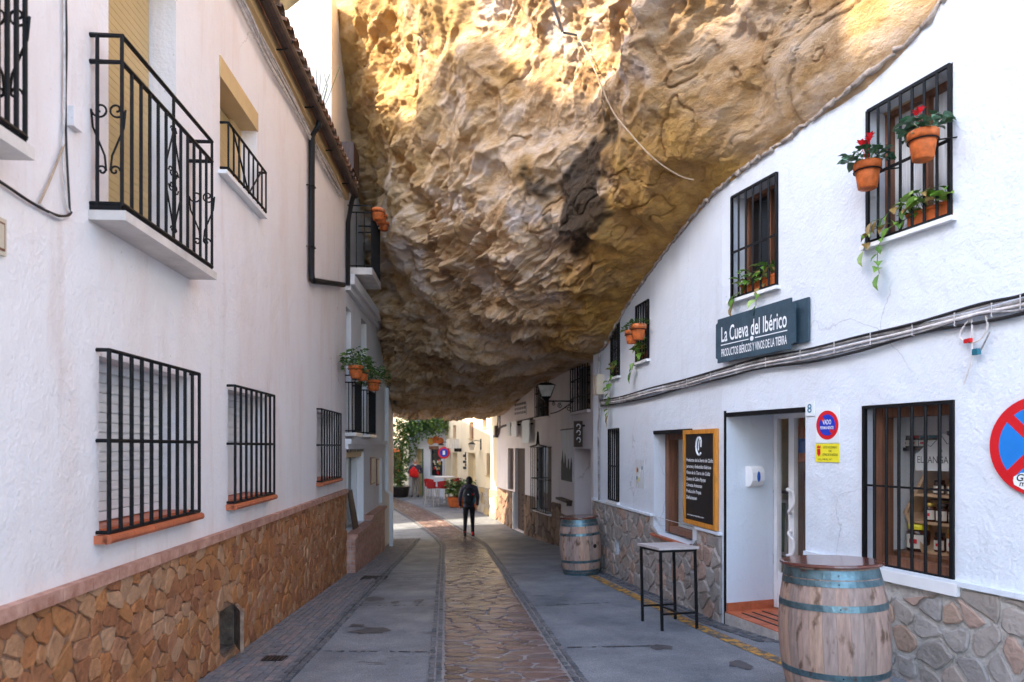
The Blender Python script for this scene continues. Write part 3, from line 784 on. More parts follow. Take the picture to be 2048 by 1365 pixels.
def cliff(name, base, nx_, nz_, push, sc, ms):
    """a rough rock face through a list of plan points, rising to the given heights"""
    t = np.linspace(0, len(base)-1.001, nx_); b = np.array(base, float)
    cp = crom(b, t); P = []
    for j in range(nz_):
        k = j/(nz_-1)
        P.append(np.stack([cp[:,0]+push[0]*k**2, cp[:,1]+push[1]*k**2, -3.5+k*(cp[:,2]+3.5)], 1))
    P = np.stack(P); q = P.reshape(-1, 3)
    d = fbm(q*.15, 4, .55)*1.8 + (ridged(q*.5, 4)-.5)*.45 + fbm(q*2, 3)*.15
    q = q + np.outer(d, np.array([.6, -.6, .2]))
    mb = MB(); mb.v = [tuple(x) for x in q]
    mb.f = [(j*nx_+i, j*nx_+i+1, (j+1)*nx_+i+1, (j+1)*nx_+i) for j in range(nz_-1) for i in range(nx_-1)]
    return struct(name, mb, ms, True)
cm = mat('cliff_limestone', (.20, .125, .055), .9, .45, .7, 1.0, 5, c2=(.30, .20, .09), detail=10)
cliff('cliff', [(-40,-30,17),(-17,-16,17),(-12.5,-6,16),(-12,0,15.5),(-12.3,4.5,15.2),(-13,9,13.0),(-17,12,8)], 120, 40, (-2, 0), 1, cm)  # unseen cliff; crest shaped to shade the lane and lower rock
cliff('cliff', [(-42,38,34),(-24,42,36),(-13,44,36),(-4,47,33),(6,52,30)], 140, 90, (0, 4), 1, cm)

# =================================================================== near house on the left
def shell(W, s0, s1, z0, z1, depth, parent, m, cap=True):
    """side, back and top walls that close a house behind its street front"""
    mb = MB()
    a, b, c, d = [(s0, -.0), (s1, -.0), (s1, -depth), (s0, -depth)]
    P = lambda q, z: W.P(q[0], z, q[1])
    for p, q in ((b, c), (c, d), (d, a)):
        mb.add([P(p, z0), P(q, z0), P(q, z1), P(p, z1)], [(0,1,2,3)])
    if cap: mb.add([P(a, z1), P(b, z1), P(c, z1), P(d, z1)], [(0,1,2,3)])
    return part('shell', mb, m, parent)
def slats(W, s0, s1, z0, z1, off, pitch, m, parent, name='shutter_slat'):
    n = max(1, int(round((z1-z0)/pitch))); h = (z1-z0)/n
    for i in range(n): sbox(name, W, s0, s1, z0+i*h+h*.03, z0+(i+1)*h-h*.03, off-.012, off+.004, m, parent)
def grille(W, s0, s1, z0, z1, off, n, rails, r, parent, ret=True, m='iron', rr=None):
    rr = rr or r
    for z in rails:
        a = [W.P(s0, z, off), W.P(s1, z, off)]
        if ret: a = [W.P(s0, z, -.02), W.P(s0, z, off)] + [W.P(s1, z, off), W.P(s1, z, -.02)]
        part('grille_rail', MB().tube(a, rr, 6), m, parent)
    for i in range(n):
        s = s0+(s1-s0)*i/(n-1); rod('bar', W.P(s, z0, off), W.P(s, z1, off), r, m, parent)

L1 = thing('white_house', 'pinkish white rendered house with barred ground-floor windows, iron balconies and tan stone base', 'house', WL.P(9, gz(-2.5, 3)-.0))
w1 = WL.rect(198, 376, 712, 1066); w2 = WL.rect(456, 533, 779, 1006); w3 = WL.rect(634, 672, 823, 964)
w4 = WL.rect(440, 513, 120, 343); zb = 1.275
door1 = (WL.S(217), WL.S(352), zb+.03, zb+2.25); door0 = (WL.S(-260), WL.S(-25), zb+.03, zb+2.25)
hat = WL.rect(436, 468, 1225, 1316)
sA, sB = 0.0, WL.L
STONE_T = -.785
ZT = 4.32
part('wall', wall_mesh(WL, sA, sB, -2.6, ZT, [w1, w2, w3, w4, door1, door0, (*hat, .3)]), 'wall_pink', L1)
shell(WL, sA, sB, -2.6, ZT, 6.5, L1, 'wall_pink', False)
def window_lower(nm, w, nb, slat_from, gap_open):
    win = part(nm, MB().wbox(WL, w[0], w[1], w[2], w[3], -.24, -.225), 'shutter_white', L1)
    # roller shutter in front of the frame
    slats(WL, w[0]+.01, w[1]-.012, w[2]+slat_from, w[3]-.06, -.19, .062, 'shutter_white', win)
    sbox('shutter_box', WL, w[0]+.005, w[1]-.005, w[3]-.06, w[3]-.002, -.222, -.15, 'white_paint', win)
    sbox('bottom_rail', WL, w[0]+.01, w[1]-.012, w[2]+.03, w[2]+slat_from-.004, -.21, -.18, 'white_paint', win)
    s_ = MB().wbox(WL, w[0]+.003, w[1]-.003, w[2]+.002, w[2]+.02, -.222, .01); part('sill_tile', s_, 'tile_red', win)
    # round-nosed clay sill under the bars, tile by tile
    n = 5; L = (w[1]-w[0]+.12)/n
    for i in range(n):
        a = w[0]-.06+i*L; mb = MB().tube([WL.P(a+.003, w[2]-.035, .075), WL.P(a+L-.003, w[2]-.035, .075)], .028, 8)
        mb.wbox(WL, a+.003, a+L-.003, w[2]-.06, w[2]-.012, .001, .075); part('sill_nose', mb, 'tile_red', win)
    z0, z1 = w[2]-.0, w[3]+.03
    grille(WL, w[0]-.03, w[1]+.03, z0, z1, .072, nb, (z0+.004, z0+(z1-z0)*.505, z1), .0125, win)
    return win
window_lower('window', w1, 11, .09, 0); window_lower('window', w2, 9, .55, 0); window_lower('window', w3, 9, .1, 0)
# upper window with roller shutter, cream box and little rail
def upper_window(w):
    win = part('window', MB().wbox(WL, w[0], w[1], w[2], w[3], -.24, -.225), 'dark_wood', L1)
    slats(WL, w[0]+.02, w[1]-.25, w[2]+.02, w[3]-.16, -.19, .05, 'shutter_cream', win)
    part('frame', MB().wbox(WL, w[1]-.24, w[1]-.005, w[2]+.002, w[3]-.15, -.222, -.15), 'cream', win)
    part('shutter_box', MB().wbox(WL, w[0]-.02, w[1]+.02, w[3]-.15, w[3]+.03, -.22, .012), 'cream', win)
    part('sill', MB().wbox(WL, w[0]-.05, w[1]+.12, w[2]-.035, w[2]-.002, -.05, .075), 'white_paint', win)
    z0, z1 = w[2]+.01, w[2]+.42; a, b = w[0], w[1]+.08; mb = MB()
    for z in (z0+.02, z1): part('grille_rail', MB().tube([WL.P(a, z, -.02), WL.P(a, z, .07), WL.P(b, z, .07), WL.P(b, z, -.02)], .012, 6), 'iron', win)
    mb.tube([WL.P(a+.1, z1, .07), WL.P((a+b)/2, z0, .07), WL.P(b-.1, z1, .07)], .009, 6)
    part('grille_brace', mb, 'iron', win)
    for i in range(9): rod('bar', WL.P(a+(b-a)*i/8, z0, .07), WL.P(a+(b-a)*i/8, z1, .07), .009, 'iron', win)
upper_window(w4)
def spiral(W, s, z, o, r, turns, a0, sg=1, plane='s', n=22):
    pts = []
    for i in range(n+1):
        t = i/n; a = a0+sg*turns*2*math.pi*t; q = r*(1-.82*t)
        pts.append(W.P(s+q*math.cos(a), z+q*math.sin(a), o) if plane == 's' else W.P(s, z+q*math.sin(a), o+q*math.cos(a)))
    return pts
def balcony(d, a, b, dep=.205, name='balcony'):
    bal = part(name, MB().wbox(WL, a, b, zb, zb+.055, .001, dep), 'marble', L1)
    sbox('floor_edge', WL, a+.01, b-.01, zb+.055, zb+.085, .001, dep-.03, 'iron', bal)
    z0, z1 = zb+.085, zb+1.05; o = dep-.03; mb = MB()
    for z in (z0+.012, z1-.15, z1):
        part('rail', MB().tube([WL.P(a+.02, z, -.02), WL.P(a+.02, z, o), WL.P(b-.02, z, o), WL.P(b-.02, z, -.02)], .014, 6), 'iron', bal)
    n = 13
    for i in range(n):
        s = a+.02+(b-a-.04)*i/(n-1); top = z1 if i in (0, 6, n-1) else z1-.15
        rod('baluster', WL.P(s, z0, o), WL.P(s, top, o), .0105, 'iron', bal)
    for s in (a+.02, b-.02): rod('baluster', WL.P(s, z0, .04), WL.P(s, z1, .04), .0105, 'iron', bal)
    # wrought scrolls: one on each end, a lozenge with a flower in the middle
    for s in (a+.021, b-.021):
        mb = MB(); c = .1
        for sg in (-1, 1):
            mb.tube(spiral(WL, s, z1-.42, c+sg*.045, .05, 1.25, R(90-sg*90), -sg, 'o'), .006, 5)
            mb.tube([WL.P(s, z1-.42, c+sg*.095), WL.P(s, z1-.52, c+sg*.085), WL.P(s, z1-.68, c+sg*.02), WL.P(s, z0+.2, c+sg*.012)], .006, 5)
            mb.tube(spiral(WL, s, z0+.2, c+sg*.035, .03, 1.1, R(90-sg*90), sg, 'o'), .006, 5)
        part('scroll', mb, 'iron', bal)
    sc = (a+b)/2; zc = (z0+z1-.15)/2; st = (b-a-.04)/12; mb = MB().tube([WL.P(sc, zc-.35, o+.011), WL.P(sc, zc+.35, o+.011)], .006, 5)
    for sg in (-1, 1):
        mb.tube([WL.P(sc, zc+.33, o), WL.P(sc+sg*st*.9, zc+.1, o)], .006, 5); mb.tube([WL.P(sc, zc-.33, o), WL.P(sc+sg*st*.9, zc-.1, o)], .006, 5)
        for zz in (zc+.33, zc-.33): mb.tube(spiral(WL, sc+sg*.022, zz, o, .024, 1.1, R(90-sg*90), sg), .005, 5)
        for q in (-1, 1): mb.tube(spiral(WL, sc+sg*.035, zc+q*.045, o, .038, 1.3, R(90-sg*90), sg*q), .005, 5)
    part('scroll', mb, 'iron', bal)
    win = part('balcony_door', MB().wbox(WL, d[0], d[1], d[2], d[3], -.24, -.225), 'dark_wood', L1)
    slats(WL, d[0]+.01, d[1]-.015, d[2]+.01, d[3]-.05, -.19, .052, 'shutter_cream', win)
    part('lintel_box', MB().wbox(WL, d[1]-.42, d[1]+.02, d[3]-.14, d[3]+.05, -.1, .07), 'cream', win)
balcony(door1, WL.S(176), WL.S(379)); balcony(door0, door0[0]-.15, WL.S(70, .205))
# tan stone base: every stone its own piece near the lens
def wainscot(W, s0, s1, zt, holes, m, mfar, mort, parent, dx, dy, depth, gap, limit, bev=.012, jit=.006, ax=1., ay=1., tilt=.12, zlow=None):
    def gnd(s): p = W.P(s, 0, 0); return gz(p.x, p.y)
    zl = min(gnd(s0), gnd(s1))-.08 if zlow is None else zlow
    wb = part('stone_base', wall_mesh(W, s0, s1, zl, zt, [(h[0], h[1], max(h[2], zl), min(h[3], zt), .03) for h in holes if h[2] < zt and h[3] > zl], 0), mort, parent)
    for v in wb.data.vertices: v.co += W.n*.012
    pts = jgrid(s0, s1, zl, zt, dx, dy); cs = cells(pts, (s0, s1, zl, zt), ax, ay)
    lst = sorted([(p, c) for p, c in zip(pts, cs) if c], key=lambda t: t[0][0] if W.P(0,0).y < W.P(1,0).y else -t[0][0])
    far = MB(); n = 0
    for p, c in lst:
        if p[1] < gnd(p[0])-.06: continue
        if any(h[0]-.02 < p[0] < h[1]+.02 and h[2]-.02 < p[1] < h[3]+.02 for h in holes): continue
        q = []
        for x, y in c:
            for h in holes:
                if h[0] < x < h[1] and h[2] < y < h[3]:
                    x = h[0] if abs(x-h[0]) < abs(x-h[1]) else h[1]
            q.append((x, y))
        s_ = shrink(q, gap, jit)
        if not s_: continue
        pl = lambda x, y, h: tuple(W.P(x, y, .012+h))
        vis = W.P(p[0], 0, 0)
        if n < limit and W.P(p[0],0).y > 2.2: mb = MB(); slab(mb, s_, pl, depth, bev, tilt); part('stone', mb, m, wb); n += 1
        else: slab(far, s_, pl, depth, bev, tilt)
    if far.v: part('stone_field', far, mfar, wb, kind='stuff')
    return wb
wb = wainscot(WL, 7.0, sB, STONE_T, [hat], 'stone_tan', 'stone_tan_far', 'mortar_tan', L1, .15, .108, .017, .0028, 290, .006, .008, tilt=.08)
part('stone_base', wall_mesh(WL, sA, 6.999, -2.4, STONE_T, []), 'mortar_tan', L1)
# cap tiles over the stone
s = 7.0
while s < sB-.02:
    L = min(.28, sB-s); sbox('cap_tile', WL, s+.002, s+L-.002, STONE_T-.012, STONE_T+.055, -.02, .058, 'tile_cap', L1); s += L
# meter cupboard in the base with its stone-faced leaf ajar
mc = part('meter_cupboard', MB().wbox(WL, hat[0], hat[1], hat[2], hat[3], -.299, -.28), 'chalk', L1)  # black back and dark side panels paint the shade inside the opening
mc2 = MB(); h_ = hat
for (a_, b_, c_, d_) in ((h_[0]+.001, h_[0]+.006, h_[2], h_[3]), (h_[1]-.006, h_[1]-.001, h_[2], h_[3]), (h_[0]+.007, h_[1]-.007, h_[3]-.006, h_[3]-.001), (h_[0]+.007, h_[1]-.007, h_[2]+.001, h_[2]+.006)): part('shade_lining', MB().wbox(WL, a_, b_, c_, d_, -.279, -.002), 'stone_r2', mc)
sbox('meter', WL, hat[0]+.1, hat[1]-.08, hat[2]+.18, hat[2]+.27, -.26, -.14, 'blue_plastic', mc)
rod('water_pipe', WL.P(hat[0]+.2, hat[2], -.2), WL.P(hat[0]+.2, hat[3], -.2), .012, 'gutter', mc)
h0 = WL.P(hat[1], hat[2]+.02, .03); ang = R(27)
lv = WL.n*math.sin(ang) - WL.d*math.cos(ang); wv = (hat[1]-hat[0])*.9; nv = lv.cross(V(0,0,1))
mb = MB(); q = [h0, h0+lv*wv, h0+lv*wv+nv*.03, h0+nv*.03]; mb.box8([*q, *[p+V(0,0,hat[3]-hat[2]-.03) for p in q]])
part('cupboard_leaf', mb, 'stone_r2', mc)
# eaves: fascia, roof, tiles, gutter, downpipe
roof = part('roof', MB().add([WL.P(sA-.1, ZT+.10, .07), WL.P(sB+.05, ZT+.10, .07), WL.P(sB+.05, ZT+1.35, -3.6), WL.P(sA-.1, ZT+1.35, -3.6),
    WL.P(sA-.1, ZT+.04, .07), WL.P(sB+.05, ZT+.04, .07), WL.P(sB+.05, ZT-.0, -3.6), WL.P(sA-.1, ZT-.0, -3.6),
    WL.P(sA-.1, ZT+.0, -6.9), WL.P(sB+.05, ZT+.0, -6.9)],
    [(0,1,2,3),(4,7,6,5),(0,4,5,1),(1,5,6,2),(0,3,7,4),(3,2,9,8),(2,6,9),(3,8,7),(6,7,8,9)]), 'tile_cap', L1)
sl_ = Vector((0,0,1.25)) + WL.n*-3.8; sln = sl_.normalized()
tm = MB(); pr = []
for k in range(7):
    a = math.pi*k/6; pr.append((-math.cos(a)*.085, math.sin(a)*.075))
tl = .42
b0 = [WL.d*x + WL.n.cross(WL.d)*0 + V(0,0,1)*z for x, z in pr]
inner = [WL.d*(x*.84) + V(0,0,1)*(z*.80) for x, z in pr]
ring = b0 + inner[::-1]
vsT = [p for p in ring] + [p*.86 + sln*tl for p in ring]; nR = len(ring)
fsT = [(i, (i+1) % nR, nR+(i+1) % nR, nR+i) for i in range(nR)] + [tuple(reversed(range(nR))), tuple(range(nR, 2*nR))]
tile_me = MB().add(vsT, fsT).mesh('roof_tile'); tile_me.materials.append(mat('old_roof_tile', (.9,.9,.9), .85, .4, 20, .5, 60,
    palette=[(.30,.15,.08),(.22,.12,.07),(.36,.21,.12),(.16,.10,.07),(.28,.18,.12)]))
s = 5.0
while s < sB+.03:
    for c in range(4):
        pos = WL.P(s+random.uniform(-.01,.01), ZT+.115+random.uniform(-.006,.008), .235) + sln*(c*.36)
        piece('roof_tile', tile_me, None, roof, Matrix.Translation(pos))
    s += .195
part('fascia', MB().wbox(WL, sA, sB, ZT-.10, ZT+.038, .001, .065), 'cream', L1)
gp = WL.P(0, ZT+.04, .30)
gut = part('gutter', MB().tube([WL.P(4.5, ZT+.035, .165), WL.P(9, ZT+.03, .165), WL.P(14, ZT+.02, .165), WL.P(sB+.05, ZT+.01, .165)], .066, 12), 'gutter', L1)
for k in range(7):
    s = 9.6+k*1.25
    part('bracket', MB().tube([WL.P(s, ZT-.06, .06), WL.P(s, ZT-.055, .165), WL.P(s, ZT+.03, .24), WL.P(s, ZT+.10, .18)], .01, 5), 'iron', gut)
dp = WL.S(622, .05); dz = WL.SZ(616, 553, .05)[1]; de, dez = WL.SZ(686, 570, .05)
part('downpipe', MB().tube([WL.P(dp, ZT+.0, .165), WL.P(dp, ZT-.10, .15), WL.P(dp, ZT-.24, .06), WL.P(dp, dz+.1, .055), WL.P(dp, dz+.02, .06), WL.P(dp+.07, dz-.0, .06), WL.P(de, dez, .06)], .042, 10), 'pipe', L1)
for z in (ZT-.9, ZT-1.7): part('pipe_clip', MB().tube([WL.P(dp-.055, z, -.01), WL.P(dp-.05, z, .1), WL.P(dp+.05, z, .1), WL.P(dp+.055, z, -.01)], .008, 5), 'iron', L1)
part('corner_pipe', MB().tube([WL.P(sB-.06, ZT+.0, .165), WL.P(sB-.05, ZT-.15, .12), WL.P(sB-.05, ZT-.5, .06), WL.P(sB-.05, 2.75, .055)], .04, 8), 'pipe', L1)
# whitewashed cables under the eaves
def cable(name, pts, r, m, label, seg=5, sub=6, cat='cable', sag=.02):
    P = np.array([tuple(p) for p in pts]); t = np.linspace(0, len(P)-1, (len(P)-1)*sub+1)
    c = crom(P, np.clip(t, 0, len(P)-1-1e-6))
    mb = MB().tube([Vector(p) for p in c], r, seg); o = Vector(P[0])
    return mb, o
def bundle(name, pts, specs, label, group=None, clips=0, jit=.016):
    root = thing(name, label, 'cable', tuple(pts[0]), group)
    for (r, m, ox, oz, s_) in specs:
        q = [Vector(p)+Vector((random.uniform(-jit,jit)*.4, random.uniform(-jit,jit)*.4, oz+random.uniform(-jit,jit)*s_)) + Vector((ox, 0, 0)) for p in pts]
        mb, _ = cable('x', q, r, m, '')
        part('wire', mb, m, root, True)
    for k in range(clips):
        P = np.array([tuple(p) for p in pts]); c = crom(P, np.array([(k+.5)/clips*(len(P)-1.001)]))[0]
        W_ = min((WL, WN, WM), key=lambda w: abs((Vector(c)-w.a).dot(w.n)) if -1 < (Vector(c)-w.a).dot(w.d) < w.L+1 else 9)
        mb = MB().tube([Vector(c)+Vector((0,0,.045))-W_.n*.03, Vector(c)+Vector((0,0,.045))+W_.n*.022, Vector(c)-Vector((0,0,.045))+W_.n*.022, Vector(c)-Vector((0,0,.045))-W_.n*.03], .004, 5)
        part('cable_tie', mb, 'cable_white', root)
    return root
pts = [WL.P(s, ZT-.24+.025*math.sin(s*2.3), .04) for s in np.arange(7.6, sB, .8)]
bundle('eaves_cable_bundle', pts, [(.017, 'cable_white', 0, .03, 1), (.012, 'cable_white', .02, -.01, 2), (.014, 'cable_white', .01, -.06, 2), (.009, 'cable_grey', .02, .0, 3), (.012, 'cable_white', .0, .07, 2)],
    'bundle of whitewashed cables clipped along the wall under the gutter', clips=14)
# loose black cable loop and drop on the near wall
def wl(px, py, o=.02): t, z = WL.SZ(px, py, o); return WL.P(t, z, o)
r_ = thing('black_wall_cable', 'thin black cable dropping down the pinkish wall between the two balconies', 'cable', tuple(wl(131, 0)))
for (ps, r, m) in (([(131,-30),(133,90),(131,200),(133,300),(140,425)], .006, 'cable_black'), ([(128,-30),(129,200),(126,300),(132,400),(141,428)], .005, 'cable_white')):
    mb, _ = cable('x', [wl(*p) for p in ps], r, m, ''); part('wire', mb, m, r_)
part('junction_box', MB().wbox(WL, WL.S(134), WL.S(152), wl(134, 245).z, wl(134, 205).z, .001, .035), 'wall_pink', r_)
r_ = thing('sagging_wall_cable', 'slack black cable sagging across the wall above the tile plaque', 'cable', tuple(wl(2, 364)))
for (ps, r, m) in (([(-60,330),(0,364),(60,404),(110,430),(135,432),(142,424)], .008, 'cable_black'), ([(128,290),(100,360),(78,408)], .006, 'cable_tan'), ([(78,408),(112,436),(138,434)], .006, 'cable_white')):
    mb, _ = cable('x', [wl(*p) for p in ps], r, m, ''); part('wire', mb, m, r_)
q = WL.rect(-70, 5, 438, 512, at=0)
pl = thing('ceramic_plaque', 'small cream ceramic tile plaque with brown border on pinkish wall', 'plaque', tuple(WL.P(q[1], q[2], .01)))
part('tile', MB().wbox(WL, q[0], q[1], q[2], q[3], .001, .018), 'box_cream', pl)
part('border', MB().wbox(WL, q[0]+.02, q[1]-.014, q[2]+.02, q[3]-.02, .018, .021), 'brown_wood', pl)
part('panel', MB().wbox(WL, q[0]+.03, q[1]-.022, q[2]+.03, q[3]-.03, .021, .023), 'box_cream', pl)

# =================================================================== second house on the left
L2 = thing('terrace_house', 'narrow white house with brick shop base, two iron balconies and a tall sunlit upper storey', 'house', WL2.P(3, gz(-3.2, 14)))
W = WL2
def wr(xl, xr, yt, yb, at=None): return W.rect(xl, xr, yt, yb, at)
shopw = wr(692.5, 727, 905, 1066); u1 = wr(692, 702, 612, 862); u2 = wr(722, 733, 635, 870); dr2 = wr(757.5, 764, 915, 1010)
ZL2 = 2.9
part('wall', wall_mesh(W, 0, W.L, -2.75, ZL2, [(*shopw, .25), (*u1, .2), (*u2, .2), (*dr2, .2)]), 'wall_terrace', L2)
shell(W, 0, W.L, -2.75, ZL2, 6, L2, 'wall_terrace')
part('cornice', MB().wbox(W, -.0, 4.9, ZL2-.12, ZL2+.06, -.3, .16).wbox(W, 0, 4.9, ZL2-.22, ZL2-.121, -.3, .09), 'wall_terrace', L2)
zc = W.SZ(690, 885)[1]
part('string_course', MB().wbox(W, 0.02, 5.2, zc-.03, zc+.06, -.01, .10).wbox(W, 0.02, 5.2, zc-.12, zc-.031, -.01, .05), 'wall_terrace', L2)
def shop_front(o, interior, m_frame):
    win = part('shop_window', MB().wbox(W, o[0], o[1], o[2], o[3], -.249, -.235), interior, L2)
    part('frame', MB().wbox(W, o[0], o[0]+.07, o[2], o[3], -.23, -.13).wbox(W, o[1]-.1, o[1], o[2], o[3], -.23, -.13).wbox(W, (o[0]+o[1])/2, (o[0]+o[1])/2+.1, o[2], o[3], -.23, -.15), m_frame, win)
    part('lintel', MB().wbox(W, o[0], o[1], o[3]-.1, o[3]-.002, -.2, -.04), 'cream', win)
shop_front(shopw, 'glass_dark', 'white_paint')
for uw in (u1, u2):
    sh = part('window', MB().wbox(W, uw[0], uw[1], uw[2], uw[3], -.199, -.17), 'dark_wood', L2)
    slats(W, uw[0]+.03, uw[1]-.03, uw[2]+.03, uw[3]-.4, -.155, .07, 'dark_wood', sh)
part('door', MB().wbox(W, *dr2, -.199, -.17), 'dark_wood', L2)
def small_balcony(s0, s1, z0, z1, dep, parent, n, m='iron', slabm='marble'):
    b = part('balcony', MB().wbox(W, s0, s1, z0-.06, z0, .001, dep), slabm, parent); mb = MB()
    for z in (z0+.03, z1-.12, z1): part('rail', MB().tube([W.P(s0+.01, z, -.01), W.P(s0+.01, z, dep-.02), W.P(s1-.01, z, dep-.02), W.P(s1-.01, z, -.01)], .013, 5), m, b)
    for i in range(n): s = s0+.01+(s1-s0-.02)*i/(n-1); rod('baluster', W.P(s, z0, dep-.02), W.P(s, z1 if i in (0, n-1) else z1-.12, dep-.02), .009, m, b)
    for k in (.33, .66): rod('baluster', W.P(s0+.01, z0, dep*k), W.P(s0+.01, z1-.12, dep*k), .009, m, b)
    return b
bz = W.SZ(692, 868)[1]
small_balcony(u1[0]-.1, u1[1]+.1, bz+.02, bz+1.0, .19, L2, 10); small_balcony(u2[0]-.1, u2[1]+.1, bz+.02, bz+1.0, .19, L2, 10)
# sign letters over the shop: dark uneven strokes
sgn = thing('shop_lettering', 'row of dark raised letters over the shop window of the terrace house', 'sign', tuple(W.P(.1, -.06, .02)))
s = .13; zt_ = W.SZ(692, 889)[1]; hb = .14
for wd in (2, 0, 7, 0, 2, 0, 5):
    if wd == 0: s += .09; continue
    for k in range(wd):
        mb = MB().wbox(W, s, s+.022, zt_-hb, zt_, .001, .02)
        if random.random() < .8: mb.wbox(W, s+.023, s+.06, zt_-.03, zt_, .001, .02)
        if random.random() < .6: mb.wbox(W, s+.023, s+.055, zt_-hb*.58, zt_-hb*.4, .001, .02)
        if random.random() < .6: mb.wbox(W, s+.061, s+.082, zt_-hb, zt_-hb*.2, .001, .02)
        part('letter', mb, 'chalk', sgn); s += .10
# brick plinths, course by course
def brick_pier(s0, s1, z1, dep, parent, m='tile_cap'):
    p0 = W.P(s0, 0); zg = gz(p0.x, p0.y)-.12
    b = part('brick_plinth', MB().wbox(W, s0+.006, s1-.006, zg, z1-.06, .001, dep-.008), 'mortar_grey', parent); z = zg; r = 0
    while z < z1-.08:
        h = .085; L = .22
        sbox('brick', W, s0, s0+.006+.0, z+.006, z+h-.004, .006, dep*.5-.004, m, b); sbox('brick', W, s0, s0+.006, z+.006, z+h-.004, dep*.5+.004, dep-.01, m, b)
        s = s0 - (L*.5 if r % 2 else 0)
        while s < s1:
            a, c = max(s0, s)+.004, min(s1, s+L)-.004
            if c-a > .02: sbox('brick', W, a, c, z+.006, z+h-.004, dep-.009, dep, m, b)
            s += L
        z += h; r += 1
    part('cap', MB().wbox(W, s0-.03, s1+.03, z1-.05, z1, -.01, dep+.045).wbox(W, s0-.015, s1+.015, z1-.085, z1-.0505, -.01, dep+.02), m, b)
brick_pier(.02, shopw[1]+.1, W.SZ(692, 1068)[1], .17, L2)
brick_pier(shopw[1]+.13, shopw[1]+2.0, W.SZ(730, 1030)[1], .14, L2)
brick_pier(dr2[0]-.6, dr2[0]-.05, W.SZ(757, 1012)[1], .15, L2)
part('white_pipe', MB().tube([W.P(5.35, 1.5, .06), W.P(5.35, -1.1, .06), W.P(5.4, -1.2, .16), W.P(5.4, -2.6, .16)], .05, 8), 'white_paint', L2)
# notice frames beside the shop
for k, (xa, xb, ya, yb) in enumerate(((740, 748, 915, 970), (752, 756, 918, 972))):
    q = W.rect(xa, xb, ya, yb); t = thing('posted_menu', ('wide' if k == 0 else 'narrow') + ' cream menu sheet framed on the wall of the brick-based shop', 'menu', tuple(W.P(q[0], q[2], .01)))
    part('frame', MB().wbox(W, q[0], q[1], q[2], q[3], .001, .03), 'brown_wood', t); part('sheet', MB().wbox(W, q[0]+.03, q[1]-.03, q[2]+.03, q[3]-.03, .03, .034), 'box_cream', t)
q = W.rect(703, 716, 1000, 1062, at=703)
lb = thing('leaning_menu_board', 'dark chalk menu board leaning on the brick ledge of the shop window', 'board', tuple(W.P(q[0], q[2], .1)))
pa = [W.P(q[0], q[2], .02), W.P(q[0]+.5, q[2], .02), W.P(q[0]+.38, q[2]+.72, -.08), W.P(q[0]-.02, q[2]+.72, -.08)]
part('board', MB().prism([p + W.n*.0 for p in pa], W.n*.03), 'dark_wood', lb)
# tall upper storey, set back over the cornice
US = -.28; zt2 = 8.0
up = MB(); a0, a1, dep = .25, 4.4, 3.2
Pq = lambda s_, o, z: W.P(s_, z, o)
up.add([Pq(a0, US, ZL2-.1), Pq(a1, US, ZL2-.1), Pq(a1, US, zt2), Pq(a0, US, zt2)], [(0,1,2,3)])
up.add([Pq(a0, US, ZL2-.1), Pq(a0, US-dep, ZL2-.1), Pq(a0, US-dep, 6.6), Pq(a0, US-.75, 7.6), Pq(a0, US-.28, zt2), Pq(a0, US, zt2)], [(0,1,2,3,4,5)])
up.add([Pq(a0, US-dep, 6.6), Pq(a0, US-.75, 7.6), Pq(a0, US-.28, zt2), Pq(a1, US-.28, zt2), Pq(a1, US-.75, 7.6), Pq(a1, US-dep, 6.6), Pq(a0, US, zt2), Pq(a1, US, zt2)], [(0,1,4,5),(1,2,3,4),(2,6,7,3)])
up.add([Pq(a1, US, ZL2-.1), Pq(a1, US-dep, ZL2-.1), Pq(a1, US-dep, 6.6), Pq(a1, US-.75, 7.6), Pq(a1, US-.28, zt2), Pq(a1, US, zt2)], [(0,1,2,3,4,5)])
up.add([Pq(a0, US-dep, ZL2-.1), Pq(a1, US-dep, ZL2-.1), Pq(a1, US-dep, 6.6), Pq(a0, US-dep, 6.6)], [(0,1,2,3)])
part('upper_wall', up, 'wall_terrace', L2)
part('pilaster', MB().wbox(W, a0-.05, a0-.001, ZL2, 6.9, US-1.32, US-1.22), 'wall_terrace', L2)
# upper balcony
ub = W.SZ(693, 530)[1]
mbq = small_balcony(.3, 1.45, ub, W.SZ(693, 404)[1], .42, L2, 12)
part('balcony_underside', MB().wbox(W, .3, 1.45, ub-.12, ub-.061, -.29, .42), 'marble', L2)
q = W.SZ(694, 338)[1]
part('wooden_hood', MB().wbox(W, .15, .75, q, q+.46, -.3, .12), 'dark_wood', L2)
# bare twig growing from the eave tiles
tw = thing('bare_twig_plant', 'leafless twig growing out of the eave tiles before the sunlit wall', 'plant', tuple(WL.P(15.6, ZT+.3, .05)))
mb = MB(); b_ = WL.P(15.6, ZT+.28, .02)
for k in range(9):
    d1 = Vector((random.uniform(-.2,.35), random.uniform(-.3,.5), random.uniform(.5,1.0)))
    p1 = b_+d1*.55; mb.tube([b_, p1, p1+Vector((random.uniform(-.2,.2), random.uniform(-.2,.2), .4))], .005, 4)
part('branch', mb, 'stem', tw)

